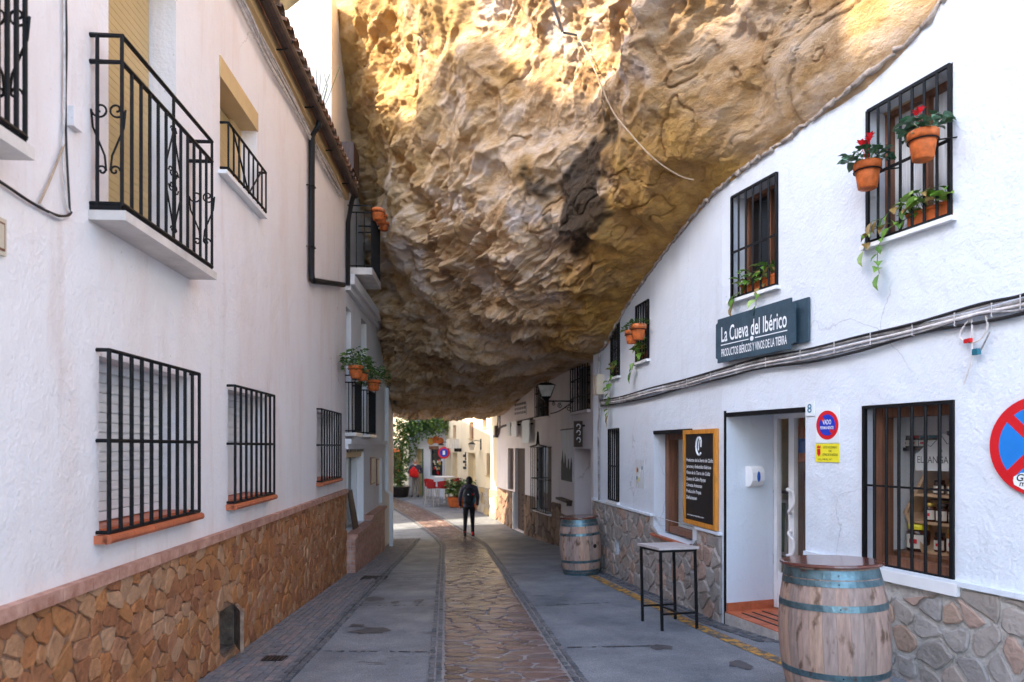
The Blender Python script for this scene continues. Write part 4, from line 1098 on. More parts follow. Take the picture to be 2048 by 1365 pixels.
# =================================================================== plants and pots (prototypes)
def leaf_mesh(L=.06, Wd=.04, fold=.012, m='leaf', name='leaf'):
    mb = MB(); v = [(0,0,0)]
    prof = [(.0,.0),(.18,.75),(.42,1.0),(.70,.62),(1.0,0)]
    for t, k in prof[1:-1]: v += [(t*L, -Wd/2*k, fold*k), (t*L, 0, -.06*L*t*t), (t*L, Wd/2*k, fold*k)]
    v.append((L, 0, -.16*L))
    f = [(0,1,2),(0,2,3)]
    for i in range(2): a = 1+i*3; f += [(a,a+3,a+4,a+1),(a+1,a+4,a+5,a+2)]
    f += [(7,10,8),(8,10,9)]
    mb.add(v, f); me = mb.mesh(name); me.materials.append(M[m]); return me
LEAF = leaf_mesh(.085, .060, .012); LEAF_C = leaf_mesh(.055, .058, .008, 'leaf_cyc')
def rotm(direction, roll=0):
    d = Vector(direction).normalized(); z = Vector((0,0,1)); y = z.cross(d)
    if y.length < 1e-3: y = Vector((0,1,0))
    y.normalize(); zz = d.cross(y)
    m = Matrix((d, y, zz)).transposed().to_4x4()
    return m @ Matrix.Rotation(roll, 4, 'X')
def pot_profile(r, h):
    return [(r*.64, 0), (r*.70, h*.02), (r*.90, h*.70), (r*.905, h*.72), (r*1.02, h*.725), (r*1.04, h*.97), (r*1.0, h), (r*.9, h), (r*.88, h*.88)]
def make_pot(name, r, h, label, cat, group=None):
    t = thing(name, label, cat, (0,0,0), group)
    part('pot', MB().lathe(pot_profile(r, h), seg=24), 'pot', t, True)
    part('soil', MB().lathe([(r*.885, h*.86), (r*.885, h*.9)], seg=16), 'soil', t)
    return t
def bushy(t, base, rad, hgt, n, size, me=None, m='leaf_isl', drop=0.0, as_pieces=False):
    """leaves round a set of stems"""
    mb = MB(); st = MB(); src = me or LEAF
    for i in range(n):
        a = random.uniform(0, 2*math.pi); q = random.random()**.5*rad; hz = hgt*random.uniform(.25, 1)*(1-.35*(q/rad)**2)
        tip = Vector(base)+Vector((math.cos(a)*q, math.sin(a)*q, hz - (drop*random.random() if q > rad*.7 else 0)))
        if i % 3 == 0: st.tube([Vector(base)+Vector((math.cos(a)*q*.2, math.sin(a)*q*.2, 0)), (Vector(base)+tip)/2+Vector((0,0,hz*.2)), tip], .0025, 4)
        d = Vector((math.cos(a)+random.uniform(-.6,.6), math.sin(a)+random.uniform(-.6,.6), random.uniform(-.5,.5)))
        mt = Matrix.Translation(tip) @ rotm(d, random.uniform(-.6,.6)) @ Matrix.Scale(size*random.uniform(.7,1.25), 4)
        if as_pieces: piece('leaf', src, None, t, mt)
        else: mb.add([mt @ v.co for v in src.vertices], [tuple(p.vertices) for p in src.polygons])
    if st.v: part('stems', st, 'stem', t)
    if not as_pieces: part('foliage', mb, m, t)

# pots on the balconies of the terrace house
def geranium(r, h, label, group, n=150, rad=.22, hg=.34, sz=.95):
    t = make_pot('potted_plant', r, h, label, 'plant', group); bushy(t, (0,0,h*.85), rad, hg, n, sz, drop=.18); return t
def at_wall(W, px, py, o): s, z = W.SZ(px, py, o); return W.P(s, z, o)
g1 = geranium(.12, .2, 'leafy green plant in a red clay pot hung on the balcony nearest the pinkish house', None)
g1.location = at_wall(WL2, 712, 757, .30)
ring = lambda t, r, h: part('hanger_ring', MB().tube([(math.cos(a)*r, math.sin(a)*r, h) for a in np.linspace(0, 2*math.pi, 17)[:-1]], .006, 5, True), 'iron', t)
ring(g1, .122, .14)
g2 = geranium(.11, .19, 'smaller leafy plant in a clay pot hung between the two terrace balconies', None, 110, .2, .28); g2.location = at_wall(WL2, 724.5, 762, .30); ring(g2, .112, .13)
g3 = geranium(.13, .2, 'trailing dark green plant in a clay pot on the balcony next to the rock', None, 190, .27, .32); g3.location = at_wall(WL2, 747, 782, .34); ring(g3, .132, .14)
for i, (px, py, r, lab) in enumerate(((734, 440, .125, 'largest empty clay pot hooked on the high balcony rail'), (741, 448, .115, 'middle empty clay pot hooked on the high balcony rail'), (744, 461, .10, 'lowest empty clay pot hooked on the high balcony rail'))):
    t = thing('clay_pot', lab, 'pot'); part('pot', MB().lathe(pot_profile(r, r*1.55), seg=24), 'pot', t, True); ring(t, r*1.02, r*1.0)
    part('soil', MB().lathe([(r*.885, r*1.36), (r*.885, r*1.4)], seg=16), 'soil', t)
    t.location = WL2.P(.42+i*.42, (HY-py)/F*WL2.P(.42+i*.42, 0).y, .50)

M['mortar_white'] = mat('lime_mortar', (.42, .35, .30), .9, .4, 9, .9, 30)
M['leaf_tin'] = mat('tin_green', (.35, .36, .06), .4, .2, 9)
# =================================================================== the shop house on the right
R1 = thing('shop_house', 'long white shop house tucked under the rock with barred windows and rubble stone base', 'house', (2.9, 6.5, gz(2.9, 6.5)))
U1 = WN.rect(1735, 1906, 222, 492, at=1735); U2 = WN.rect(1464, 1557, 394, 602, at=1464)
LW = WN.rect(1727, 1910, 812, 1128, at=1727); DR = WN.rect(1453, 1611, 826, 1245, at=1453)
U3 = WM.rect(1273, 1299, 613, 727, at=1273); U4 = WM.rect(1223, 1240, 652, 757, at=1223)
LM = WM.rect(1218, 1239, 858, 1000, at=1218); SW = WM.rect(1308, 1385, 862, 1066, at=1308); HT = WM.rect(1232, 1241, 1072, 1110, at=1232)
ZR = 4.6
part('wall', wall_mesh(WN, 1.0, WN.L, -2.3, ZR, [(*U1, .26), (*U2, .26), (*LW, .24), (*DR, .6)]), 'wall_white', R1)
part('wall', wall_mesh(WM, 0, WM.L, -2.45, ZR, [(*U3, .22), (*U4, .22), (*LM, .2), (*SW, .3), (*HT, .25)]), 'wall_white', R1)
mb = MB()   # party walls, back and roof
Pn = lambda s, z, o: WN.P(s, z, o)
b0, b1, b2, b3 = WN.P(1, 0), WN.P(1, 0, -4.5), V(7.2, 12.2, 0), V(1.45, 12.2, 0)
for p, q in ((b0, b1), (b1, b2), (b2, b3)): mb.add([p+V(0,0,-2.5), q+V(0,0,-2.5), q+V(0,0,ZR), p+V(0,0,ZR)], [(0,1,2,3)])
mb.add([b0+V(0,0,ZR), b1+V(0,0,ZR), b2+V(0,0,ZR), b3+V(0,0,ZR), WM.P(0, ZR)], [(0,1,2,3,4)])
part('shell', mb, 'wall_white', R1)
# a ragged roll of mortar where the wall meets the rock
edge = []
for k_ in range(NV):
    if not (7.0 < vt[k_] < 12.9): continue
    row = G2[k_]
    for W_ in (WN, WM):
        dd_ = (row-np.array(W_.a)[None]) @ np.array(W_.n); m_ = np.where((dd_[:-1] > 0) & (dd_[1:] <= 0) & (ut[:-1] > 2.2))[0]
        if len(m_):
            q_ = Vector(row[m_[0]]); t_ = (q_-W_.a).dot(W_.d)
            if -.05 <= t_ <= W_.L+.05: edge.append(q_); break
edge = edge[::3]; mb = MB(); random.seed(5)
for i_ in range(0, len(edge)-3, 3):
    seg = edge[i_:i_+4]
    if max((seg[j_+1]-seg[j_]).length for j_ in range(len(seg)-1)) > .5: continue
    mb.tube([q_+V(random.uniform(-.015,.0), random.uniform(-.02,.02), random.uniform(-.02,.015)) for q_ in seg], .024, 6, taper=[random.uniform(.5, 1.3) for _ in seg])
if mb.v: part('mortar_edge', mb, 'mortar_white', R1, True, kind='stuff')
def upper_barred(W, w, nb, parent, pane_m, off=.012, back=.24, frame=True, midz=.52, r=.011):
    win = part('window', MB().wbox(W, w[0], w[1], w[2], w[3], -back-.015, -back), pane_m, parent)
    if frame:
        t = .045; mb = MB()
        for (a, b, c, d) in ((w[0]+.004, w[0]+t, w[2]+.004, w[3]-.004), (w[1]-t, w[1]-.004, w[2]+.004, w[3]-.004), (w[0]+t, w[1]-t, w[3]-t, w[3]-.004), (w[0]+t, w[1]-t, w[2]+.004, w[2]+t)):
            mb.wbox(W, a, b, c, d, -back+.001, -back+.06)
        mid = (w[0]+w[1])/2; mb.wbox(W, mid-.022, mid+.022, w[2]+t, w[3]-t, -back+.001, -back+.055)
        part('frame', mb, 'brown_wood', win)
    part('sill', MB().wbox(W, w[0]-.03, w[1]+.03, w[2]-.035, w[2]-.002, -back+.06, .055), 'white_paint', win)
    mb = MB(); a, b = w[0]+.012, w[1]-.012; z0, z1 = w[2]+.015, w[3]-.012
    mb.wbox(W, a-.010, a+.014, z0, z1, off-.012, off+.012).wbox(W, b-.014, b+.010, z0, z1, off-.012, off+.012)
    mb.wbox(W, a, b, z0-.01, z0+.014, off-.0115, off+.0115).wbox(W, a, b, z1-.014, z1+.01, off-.0115, off+.0115)
    zm = z0+(z1-z0)*midz; mb.wbox(W, a, b, zm-.011, zm+.011, off-.006, off+.006)
    part('grille_frame', mb, 'iron', win)
    for i in range(1, nb+1): s = a+(b-a)*i/(nb+1); rod('bar', W.P(s, z0, off), W.P(s, z1, off), r, 'iron', win)
    return win
upper_barred(WN, U1, 6, R1, 'curtain', midz=.5); upper_barred(WN, U2, 5, R1, 'glass_dark', midz=.45)
upper_barred(WM, U3, 4, R1, 'glass_dark', back=.2); upper_barred(WM, U4, 4, R1, 'glass_dark', back=.2)
lm = upper_barred(WM, LM, 4, R1, 'glass_dark', back=.18, midz=.48)
hb_ = part('vent_hatch', MB().wbox(WM, HT[0], HT[1], HT[2], HT[3], -.249, -.23), 'chalk', R1)
for k in range(4): sbox('vent_slat', WM, HT[0]+.01, HT[1]-.01, HT[2]+.03+k*.055, HT[2]+.05+k*.055, -.1, -.08, 'gutter', hb_)
# rubble base either side of the door
wainscot(WN, 2.2, DR[0]-.02, -.97, [(LW[0]-.05, LW[1]+.03, LW[2]-.09, 9)], 'stone_grey', 'stone_grey', 'mortar_grey', R1, .225, .165, .020, .013, 140, .012, .012, tilt=.05)
wm = wainscot(WM, .0, WM.L, -.95, [(SW[0]-.14, SW[1]+.02, SW[2]-.02, 9), HT], 'stone_grey', 'stone_grey', 'mortar_grey', R1, .19, .19, .020, .012, 180, .012, .012, tilt=.05)
part('plaster_edge', MB().wbox(WN, 2.2, DR[0]-.02, -.972, -.935, .001, .045), 'wall_white', R1)
part('plaster_edge', MB().wbox(WM, SW[1]+.03, WM.L, -.955, -.925, .001, .045), 'wall_white', R1)
part('plaster_edge', MB().wbox(WM, 0.0, SW[0]-.15, -.955, -.925, .001, .045), 'wall_white', R1)
part('corner_strip', MB().wbox(WN, DR[1]+.001, DR[1]+.03, DR[2]-.2, DR[3]+.02, -.05, .012), 'iron', R1)
part('lintel_strip', MB().wbox(WN, DR[0]+.0, DR[1]+.03, DR[3]-.045, DR[3]-.002, -.06, .010), 'iron', R1)
# --- doorway: tiled floor, skirting, glazed door, room behind
gA = gz(2.4, 6.8)
dz0 = gA+.10
fl = part('threshold', MB().wbox(WN, DR[0]-.0, DR[1], gA-.2, dz0, -.598, .02), 'mortar_grey', R1)
n = 4
for i in range(n):
    for j in range(3):
        a = DR[0]+(DR[1]-DR[0])*i/n; b = DR[0]+(DR[1]-DR[0])*(i+1)/n
        sbox('floor_tile', WN, a+.004, b-.004, dz0, dz0+.012, -.595+j*.205+.004, -.595+(j+1)*.205-.004, 'tile_red', fl)
for k in range(3): sbox('grip_strip', WN, DR[0]+.15, DR[1]-.12, dz0+.012, dz0+.017, -.12-k*.13, -.095-k*.13, 'chalk', fl)
for k in range(2): sbox('skirting_tile', WN, DR[1]-.016, DR[1]-.001, dz0+.012, dz0+.10, -.595+k*.3, -.30+k*.3, 'tile_red', fl)
d0, d1 = DR[0]+.01, DR[1]-.005; zt = DR[3]-.0
door = part('shop_door', MB().wbox(WN, d1-.055, d1, dz0+.02, zt, -.66, -.60).wbox(WN, d0, d0+.055, dz0+.02, zt, -.66, -.60).wbox(WN, d0+.055, d1-.055, zt-.06, zt, -.66, -.60), 'white_paint', R1)
mid = WN.S(1584, -.61)
part('door_leaf', MB().wbox(WN, mid, d1-.055, dz0+.02, dz0+.40, -.65, -.61).wbox(WN, mid-.04, mid+.04, dz0+.401, zt-.06, -.655, -.60).wbox(WN, d0+.055, mid-.001, dz0+.02, dz0+.40, -.65, -.61), 'white_paint', door)
part('glass', MB().wbox(WN, d0+.05, d1-.05, dz0+.36, zt-.05, -.634, -.630), 'glass', door)
hz = (dz0+zt)/2
for sg in (1, -1):
    c0 = WN.P(mid, hz+.0, -.60)
    pth = [c0+V(0,0,.25), c0+WN.n*.05+V(0,0,.25), c0+WN.n*.055-WN.d*.09+V(0,0,.22), c0+WN.n*.055-WN.d*.10+V(0,0,.10), c0+WN.n*.05-WN.d*.02+V(0,0,.02), c0+V(0,0,.0)]
    if sg < 0: pth = [c0+V(0,0,-.22)+(p_-c0-V(0,0,.0)) for p_ in pth]; pth = [V(p_.x, p_.y, 2*c0.z-.22+.03-p_.z+0.0) for p_ in [V(q_.x, q_.y, q_.z+.22) for q_ in pth]]
    part('handle', MB().tube([Vector(x) for x in crom(np.array([tuple(q_) for q_ in pth]), np.linspace(0, 4.999, 24))], .017, 8), 'white_paint', door, True)
rm = part('room', MB().add([WN.P(d0-.02, dz0-.02, -.67), WN.P(d1+.25, dz0-.02, -.67), WN.P(d1+.25, dz0-.02, -1.12), WN.P(d0-.02, dz0-.02, -1.12),
    WN.P(d0-.02, zt+.1, -.67), WN.P(d1+.25, zt+.1, -.67), WN.P(d1+.25, zt+.1, -1.12), WN.P(d0-.02, zt+.1, -1.12)], [(0,1,2,3),(4,7,6,5),(2,3,7,6),(1,2,6,5),(0,4,7,3)]), 'room_tan', R1)
# goods seen through the door
def dw_(px, py, o): s_, z_ = WN.SZ(px, py, o); return s_, z_
s_, z_ = dw_(1560, 980, -.9)
sf = thing('goods_shelf', 'dark wooden shelf unit behind the glass shop door', 'shelf', tuple(WN.P(s_, dz0-.02, -1.1)))
part('board', MB().wbox(WN, s_-.35, s_+.3, z_-.03, z_, -1.11, -.80), 'brown_wood', sf); part('board', MB().wbox(WN, s_-.35, s_+.3, z_-.75, z_-.72, -1.11, -.80), 'brown_wood', sf)
part('upright', MB().wbox(WN, s_+.301, s_+.34, dz0-.02, z_+.5, -1.11, -.80), 'brown_wood', sf); part('upright', MB().wbox(WN, s_-.39, s_-.351, dz0-.02, z_+.5, -1.11, -.80), 'brown_wood', sf)
for k in range(6):
    a_ = s_+.22-(k % 3)*.1; zz = z_+.0+(k//3)*.10; t = thing('olive_oil_tin', ('lower' if k < 3 else 'upper')+' row yellow-green tin stacked on the shelf behind the glass door', 'tin', tuple(WN.P(a_, zz, -.86)), 'tins behind the door, '+('lower' if k < 3 else 'upper')+' row')
    part('body', MB().wbox(WN, a_-.04, a_+.04, zz, zz+.085, -.90, -.82), 'leaf_tin', t); part('lid', MB().wbox(WN, a_-.035, a_+.035, zz+.0855, zz+.098, -.895, -.825), 'gold', t); part('paper_label', MB().wbox(WN, a_-.02, a_+.02, zz+.025, zz+.06, -.82, -.817), 'gold', t)
t = thing('picture_frame', 'pale framed picture leaning on the lower shelf behind the door', 'picture', tuple(WN.P(s_, z_-.72, -.9)))
part('frame', MB().prism([WN.P(s_+.12, z_-.72, -.84), WN.P(s_-.2, z_-.72, -.84), WN.P(s_-.16, z_-.1, -.90), WN.P(s_+.16, z_-.1, -.90)], WN.n*.02), 'box_cream', t)
part('print', MB().prism([WN.P(s_+.08, z_-.68, -.822), WN.P(s_-.16, z_-.68, -.822), WN.P(s_-.125, z_-.14, -.872), WN.P(s_+.12, z_-.14, -.872)], WN.n*.004), 'stem', t)
t = thing('red_stool', 'round red stool on the shop floor behind the door glass', 'stool', tuple(WN.P(s_, dz0-.02, -.85))); p_ = WN.P(s_+.02, dz0-.02, -.84)
part('seat', MB().lathe([(.12, .46), (.15, .48), (.15, .53), (.12, .55)], p_, 16), 'red_cloth', t)
for k in range(3): a_ = k*2.1; part('leg', MB().tube([p_+V(.1*math.cos(a_), .1*math.sin(a_), 0), p_+V(.07*math.cos(a_), .07*math.sin(a_), .46)], .013, 6), 'steel', t)
s_, z_ = dw_(1603, 880, -.78); t = thing('hanging_ham', 'cured ham with blue wrap hanging behind the door glass', 'ham', tuple(WN.P(s_, z_, -.78))); p_ = WN.P(s_, z_, -.78)
part('meat', MB().lathe([(.02, .25), (.03, .15), (.07, .0), (.085, -.1), (.06, -.2), (.02, -.24)], p_, 12), 'terracotta', t, True); part('wrap', MB().lathe([(.088, -.14), (.09, -.1), (.092, -.02), (.075, .01)], p_, 12), 'blue_plastic', t); part('cord', MB().tube([p_+V(0,0,.24), p_+V(0,0,zt+.1-p_.z)], .004, 4), 'cable_tan', t)
# --- display window beside the barrel
a, b, c, d = LW
BK = -.66
dw = part('display_window', MB().add([WN.P(a-.02, c-.02, -.25), WN.P(b+.02, c-.02, -.25), WN.P(b+.02, c-.02, BK), WN.P(a-.02, c-.02, BK), WN.P(a-.02, d+.02, -.25), WN.P(b+.02, d+.02, -.25), WN.P(b+.02, d+.02, BK), WN.P(a-.02, d+.02, BK)],
    [(0,1,2,3),(4,7,6,5),(2,3,7,6),(1,2,6,5),(0,4,7,3)]), 'room_white', R1)
t = .07; mb = MB()
mb.wbox(WN, a+.002, a+t, c+.002, d-.002, -.24, -.12).wbox(WN, b-t, b-.002, c+.002, d-.002, -.24, -.12).wbox(WN, a+t, b-t, d-t*1.4, d-.002, -.24, -.13).wbox(WN, a+t, b-t, c+.002, c+t, -.24, -.13)
part('frame', mb, 'brown_wood', dw)
part('glass', MB().wbox(WN, a+t-.01, b-t+.01, c+t-.01, d-t, -.205, -.20), 'glass', dw)
part('sill', MB().wbox(WN, a-.05, b+.03, c-.09, c-.003, -.24, .05), 'white_paint', dw)
mb = MB(); mb.wbox(WN, a+.002, a+.03, c+.01, d-.01, -.01, .02).wbox(WN, b-.03, b-.002, c+.01, d-.01, -.01, .02).wbox(WN, a, b, d-.03, d-.004, -.009, .019)
zm = c+(d-c)*.5
mb.wbox(WN, a, b, zm-.008, zm+.008, -.002, .012).wbox(WN, a, b, c+.01, c+.03, -.009, .019)
part('grille_frame', mb, 'iron', dw)
for i in range(1, 7): s = a+(b-a)*i/7; rod('bar', WN.P(s, c+.01, .006), WN.P(s, d-.01, .006), .0125, 'iron', dw)
part('shelf', MB().wbox(WN, a+.0, b-.0, c+(d-c)*.715, c+(d-c)*.735, -.655, -.42), 'dark_wood', dw)
part('shelf', MB().wbox(WN, b-.5, b-.0, c+(d-c)*.40, c+(d-c)*.43, -.655, -.60), 'dark_wood', dw)
part('counter', MB().wbox(WN, a+.0, b+.0, c-.01, c+.10, -.655, -.26), 'brown_wood', dw)
# things in the window
def jar(name, r, h, pos, mj, ml, label, group, lab=True, tag_col='label_cream'):
    t = thing(name, label, 'jar', tuple(pos), group); x, y, z = pos
    part('glass_body', MB().lathe([(r*.9, 0), (r, h*.06), (r, h*.7), (r*.82, h*.8)], (x,y,z), 14), mj, t, True)
    part('lid', MB().lathe([(r*.86, h*.8), (r*.88, h*.82), (r*.88, h*.98), (r*.8, h)], (x,y,z), 14), ml, t, True)
    if lab:
        mb = MB(); k = 9
        a0 = math.atan2(-.5-y*0, -.8)
        ring0 = [(x+r*1.02*math.cos(a0+(i/(k-1)-.5)*2.2), y+r*1.02*math.sin(a0+(i/(k-1)-.5)*2.2)) for i in range(k)]
        mb.add([(p[0], p[1], z+h*.12) for p in ring0]+[(p[0], p[1], z+h*.62) for p in ring0], [(i, i+1, k+i+1, k+i) for i in range(k-1)])
        part('paper_label', mb, tag_col, t)
        mb = MB(); ring1 = [(x+r*1.035*math.cos(a0+(i/4-.5)*.7), y+r*1.035*math.sin(a0+(i/4-.5)*.7)) for i in range(5)]
        mb.add([(p[0], p[1], z+h*.30) for p in ring1]+[(p[0], p[1], z+h*.46) for p in ring1], [(i, i+1, 5+i+1, 5+i) for i in range(4)])
        part('label_mark', mb, 'red', t)
    return t
cz = c+.10
# wooden rack with three shelves
rk0, rk1 = b-1.0, b-.98
RS0, RS1 = a+.20, a+.71          # rack stands at the near (right) end of the window
rz = [cz, cz+.25, cz+.47, cz+.70]
rack = thing('wooden_display_rack', 'pale wooden honeycomb rack with white peaked header in the shop window', 'rack', tuple(WN.P(RS0+.25, cz, -.6)))
for z in rz[1:3]: part('shelf', MB().wbox(WN, RS0, RS1-(0 if z == rz[1] else .05), z-.02, z, -.60, -.40), 'pale_wood', rack)
part('shelf', MB().wbox(WN, RS0, RS1-.12, rz[0]+.001, rz[0]+.02, -.60, -.40), 'pale_wood', rack)
part('slanted_side', MB().prism([WN.P(RS1-.14, rz[0], -.60), WN.P(RS1-.11, rz[0], -.60), WN.P(RS1+.06, rz[1]+.06, -.60), WN.P(RS1-.16, rz[3], -.60), WN.P(RS1-.19, rz[3], -.60), WN.P(RS1+.03, rz[1]+.06, -.60)], WN.n*.20), 'pale_wood', rack)
part('back_panel', MB().prism([WN.P(RS0, rz[0], -.62), WN.P(RS1-.13, rz[0], -.62), WN.P(RS1+.04, rz[1]+.06, -.62), WN.P(RS1-.17, rz[3], -.62), WN.P(RS0, rz[3], -.62)], WN.n*.015), 'pale_wood', rack)
hd = [(RS1-.07, rz[3]-.04), (RS0-.03, rz[3]-.04), (RS0-.03, rz[3]+.09), (RS0+.06, rz[3]+.15), (RS0+.15, rz[3]+.23), (RS0+.21, rz[3]+.26), (RS0+.25, rz[3]+.20), (RS0+.32, rz[3]+.19), (RS1-.07, rz[3]+.09)]
hb = part('header', MB().prism([WN.P(s_, z_, -.39) for s_, z_ in hd], WN.n*.012), 'plate', rack)
text('lettering', 'EL  ANGA  ILLO', WN, (RS0+RS1)/2-.05, rz[3]+.02, -.376, .055, rack, 'black_ink', width=.43)
mb = MB()
ln = [(RS1-.09, rz[3]+.10), (RS0+.34, rz[3]+.17), (RS0+.30, rz[3]+.15), (RS0+.21, rz[3]+.24), (RS0+.16, rz[3]+.17), (RS0+.12, rz[3]+.19), (RS0+.0, rz[3]+.09)]
mb.tube([WN.P(s_, z_, -.374) for s_, z_ in ln], .003, 4); mb.tube([WN.P(RS0+.21, rz[3]+.23, -.374), WN.P(RS0+.23, rz[3]+.17, -.374), WN.P(RS0+.20, rz[3]+.11, -.374)], .0025, 4)
part('mountain_line', mb, 'black_ink', rack)
for k in range(4):
    jar('honey_jar', .045, .15, WN.P(RS0+.05+k*.108, rz[1], -.46), 'jar_dark', 'gold' if k % 2 else 'chalk', 'dark honey jar with white label on the middle shelf of the wooden rack', 'jars on the middle rack shelf')
for k in range(3):
    jar('honey_jar', .042, .115, WN.P(RS0+.06+k*.12, rz[2], -.47), ('jar_amber', 'jar_amber', 'jar_dark')[k], ('steel', 'gold', 'chalk')[k],
        ('squat amber jar with steel lid on the top rack shelf', 'amber honey jar with gold lid on the top rack shelf', 'dark preserve jar with black lid on the top rack shelf')[k], None)
for k in range(3):
    jar('honey_jar', .042, (.14, .19, .15)[k], WN.P(RS0+.06+k*.11, rz[0]+.02, -.45), ('jar_dark', 'jar_amber', 'jar_dark')[k], ('chalk', 'gold', 'chalk')[k],
        ('low dark jar at the near end of the bottom rack shelf', 'tall amber bottle of honey on the bottom rack shelf', 'dark jar at the inner end of the bottom rack shelf')[k], None)
jar('preserve_jar', .085, .22, WN.P(a+(b-a)*.86, cz, -.46), 'jar_dark', 'yellow', 'big dark preserve jar with bright yellow lid on the window counter', None)
sh = c+(d-c)*.735
for k in range(5):
    jar('spice_jar', .036, .10, WN.P(a+.50+k*.082, sh, -.5), 'glass_dark', ('gold', 'teal', 'teal', 'chair_red', 'chalk')[k],
        ('small spice jar with gold lid on the dark shelf', 'small spice jar with blue lid standing by the gold-lidded one', 'small spice jar with blue lid between blue and red lids', 'small spice jar with red lid on the dark shelf', 'small spice jar with black lid on the dark shelf')[k], None, lab=True)
for k in range(2):
    jar('olive_tin', .085, .13, WN.P(a+.18+k*.19, sh, -.5), 'jar_dark', 'chalk', ('wide black tin with white band at the near end of the dark shelf', 'wide black tin with white band beside the spice jars')[k], None)
jar('spice_jar', .036, .10, WN.P(a+.87, sh, -.56), 'jar_dark', 'chalk', 'small dark jar under the stacked one on the dark shelf', None)
jar('spice_jar', .038, .10, WN.P(a+.87, sh+.1, -.56), 'jar_dark', 'chalk', 'small dark jar stacked on top of another jar', None)

# --- second shop window on the far leg
a, b, c, d = SW
s2 = part('shop_window', MB().add([WM.P(a, c-.02, -.31), WM.P(b, c-.02, -.31), WM.P(b, c-.02, -.80), WM.P(a, c-.02, -.80), WM.P(a, d, -.31), WM.P(b, d, -.31), WM.P(b, d, -.80), WM.P(a, d, -.80)],
    [(0,1,2,3),(4,7,6,5),(2,3,7,6),(1,2,6,5),(0,4,7,3)]), 'room_white', R1)
part('frame', MB().wbox(WM, a+.002, a+.12, c+.02, d-.002, -.30, -.16).wbox(WM, b-.12, b-.002, c+.02, d-.002, -.30, -.16).wbox(WM, a+.12, b-.12, d-.12, d-.002, -.30, -.17).wbox(WM, a+.12, b-.12, c+.02, c+.10, -.30, -.17), 'brown_wood', s2)
part('glass', MB().wbox(WM, a+.11, b-.11, c+.09, d-.11, -.235, -.23), 'glass', s2)
part('lintel', MB().wbox(WM, a-.0, b, d-.05, d-.003, -.15, .01), 'iron', s2)
for i in range(4):
    q0 = a-.12+(b-a+.12)*i/4; q1 = a-.12+(b-a+.12)*(i+1)/4
    sbox('sill_tile', WM, q0+.002, q1-.002, c-.03, c-.001, -.29, .06, 'tile_red', s2)
for k in range(3):
    part('shelf', MB().wbox(WM, a+.15, b-.1, c+.25+k*.33, c+.27+k*.33, -.79, -.5), 'white_paint', s2)
for k in range(4):
    jar('bottle', .035, .2, WM.P(b-.3-k*.1, c+.27+(k % 2)*.33, -.62), 'jar_dark', 'chalk', 'dark bottle on the white shelves behind the brown-framed window', 'bottles behind the brown-framed window')

# --- the shop sign
sg0 = WN.S(1590, .10); sg1 = WN.S(1432, .10); zt0 = WN.SZ(1436, 640, .10)[1]; zb0 = WN.SZ(1436, 726, .10)[1]
sign = thing('shop_sign', 'slate blue shop sign with notched corners and white lettering above the door', 'sign', tuple(WN.P((sg0+sg1)/2, zb0, .05)))
nc = .05
pl_ = [(sg0+nc, zb0), (sg1-nc*.6, zb0-.005), (sg1-nc*.6, zb0+nc*.7), (sg1, zb0+nc), (sg1, zt0-nc), (sg1-nc*.6, zt0-nc*.7), (sg1-nc*.7, zt0), (sg0+nc, zt0+.01), (sg0+nc, zt0-nc*.8), (sg0, zt0-nc), (sg0, zb0+nc), (sg0+nc, zb0+nc*.8)]
part('front_board', MB().prism([WN.P(s_, z_, .085) for s_, z_ in pl_], WN.n*.018), 'slate', sign)
part('back_board', MB().wbox(WN, sg0-.09, sg1-.2, zb0+.05, zt0-.01, .012, .035).wbox(WN, sg0+.06, sg0+.1, zb0+.1, zt0-.1, .035, .085).wbox(WN, sg1-.3, sg1-.26, zb0+.1, zt0-.1, .0, .085), 'slate', sign)
sm_ = (sg0+sg1)/2; wd = sg1-sg0; hh = zt0-zb0
text('lettering', 'La Cueva del Ibérico', WN, sm_, zb0+hh*.46, .105, hh*.34, sign, 'white_ink', width=wd*.83, bold=.012)
text('lettering', 'PRODUCTOS IBÉRICOS Y VINOS DE LA TIERRA', WN, sm_, zb0+hh*.12, .105, hh*.175, sign, 'white_ink', width=wd*.83, bold=.012)
part('rule', MB().wbox(WN, sm_+.05, sg1-wd*.08, zb0+hh*.375, zb0+hh*.395, .103, .107).wbox(WN, sg0+wd*.08, sm_-.05, zb0+hh*.375, zb0+hh*.395, .103, .107), 'white_ink', sign)
part('dot', MB().tube([WN.P(sm_, zb0+hh*.385, .103), WN.P(sm_, zb0+hh*.385, .108)], .024, 12), 'white_ink', sign)

# --- menu board
m0, m1 = WM.S(1433, .03), WM.S(1368, .03); mz0 = WM.SZ(1369, 1045, .03)[1]; mz1 = WM.SZ(1369, 861, .03)[1]
mbrd = thing('menu_board', 'tall black menu board in an orange wooden frame beside the shop door', 'board', tuple(WM.P((m0+m1)/2, mz0, .03)))
ft = .05
part('panel', MB().wbox(WM, m0+ft, m1-ft, mz0+ft, mz1-ft, .012, .03), 'chalk', mbrd)
for (q0, q1, y0, y1) in ((m0, m0+ft, mz0, mz1), (m1-ft, m1, mz0, mz1), (m0+ft, m1-ft, mz0, mz0+ft), (m0+ft, m1-ft, mz1-ft, mz1)):
    part('frame_bar', MB().wbox(WM, q0, q1, y0, y1, .004, .045), 'orange_wood', mbrd)
mH = mz1-mz0-2*ft; mW = m1-m0-2*ft
lines = ['Productos de la Sierra de Cádiz', 'Jamones y Embutidos Ibéricos', 'Vinos de la Tierra de Cádiz', 'Quesos de Cabra Payoya', 'Cervezas Artesanas', 'Producción Propia', 'Delicatessen']
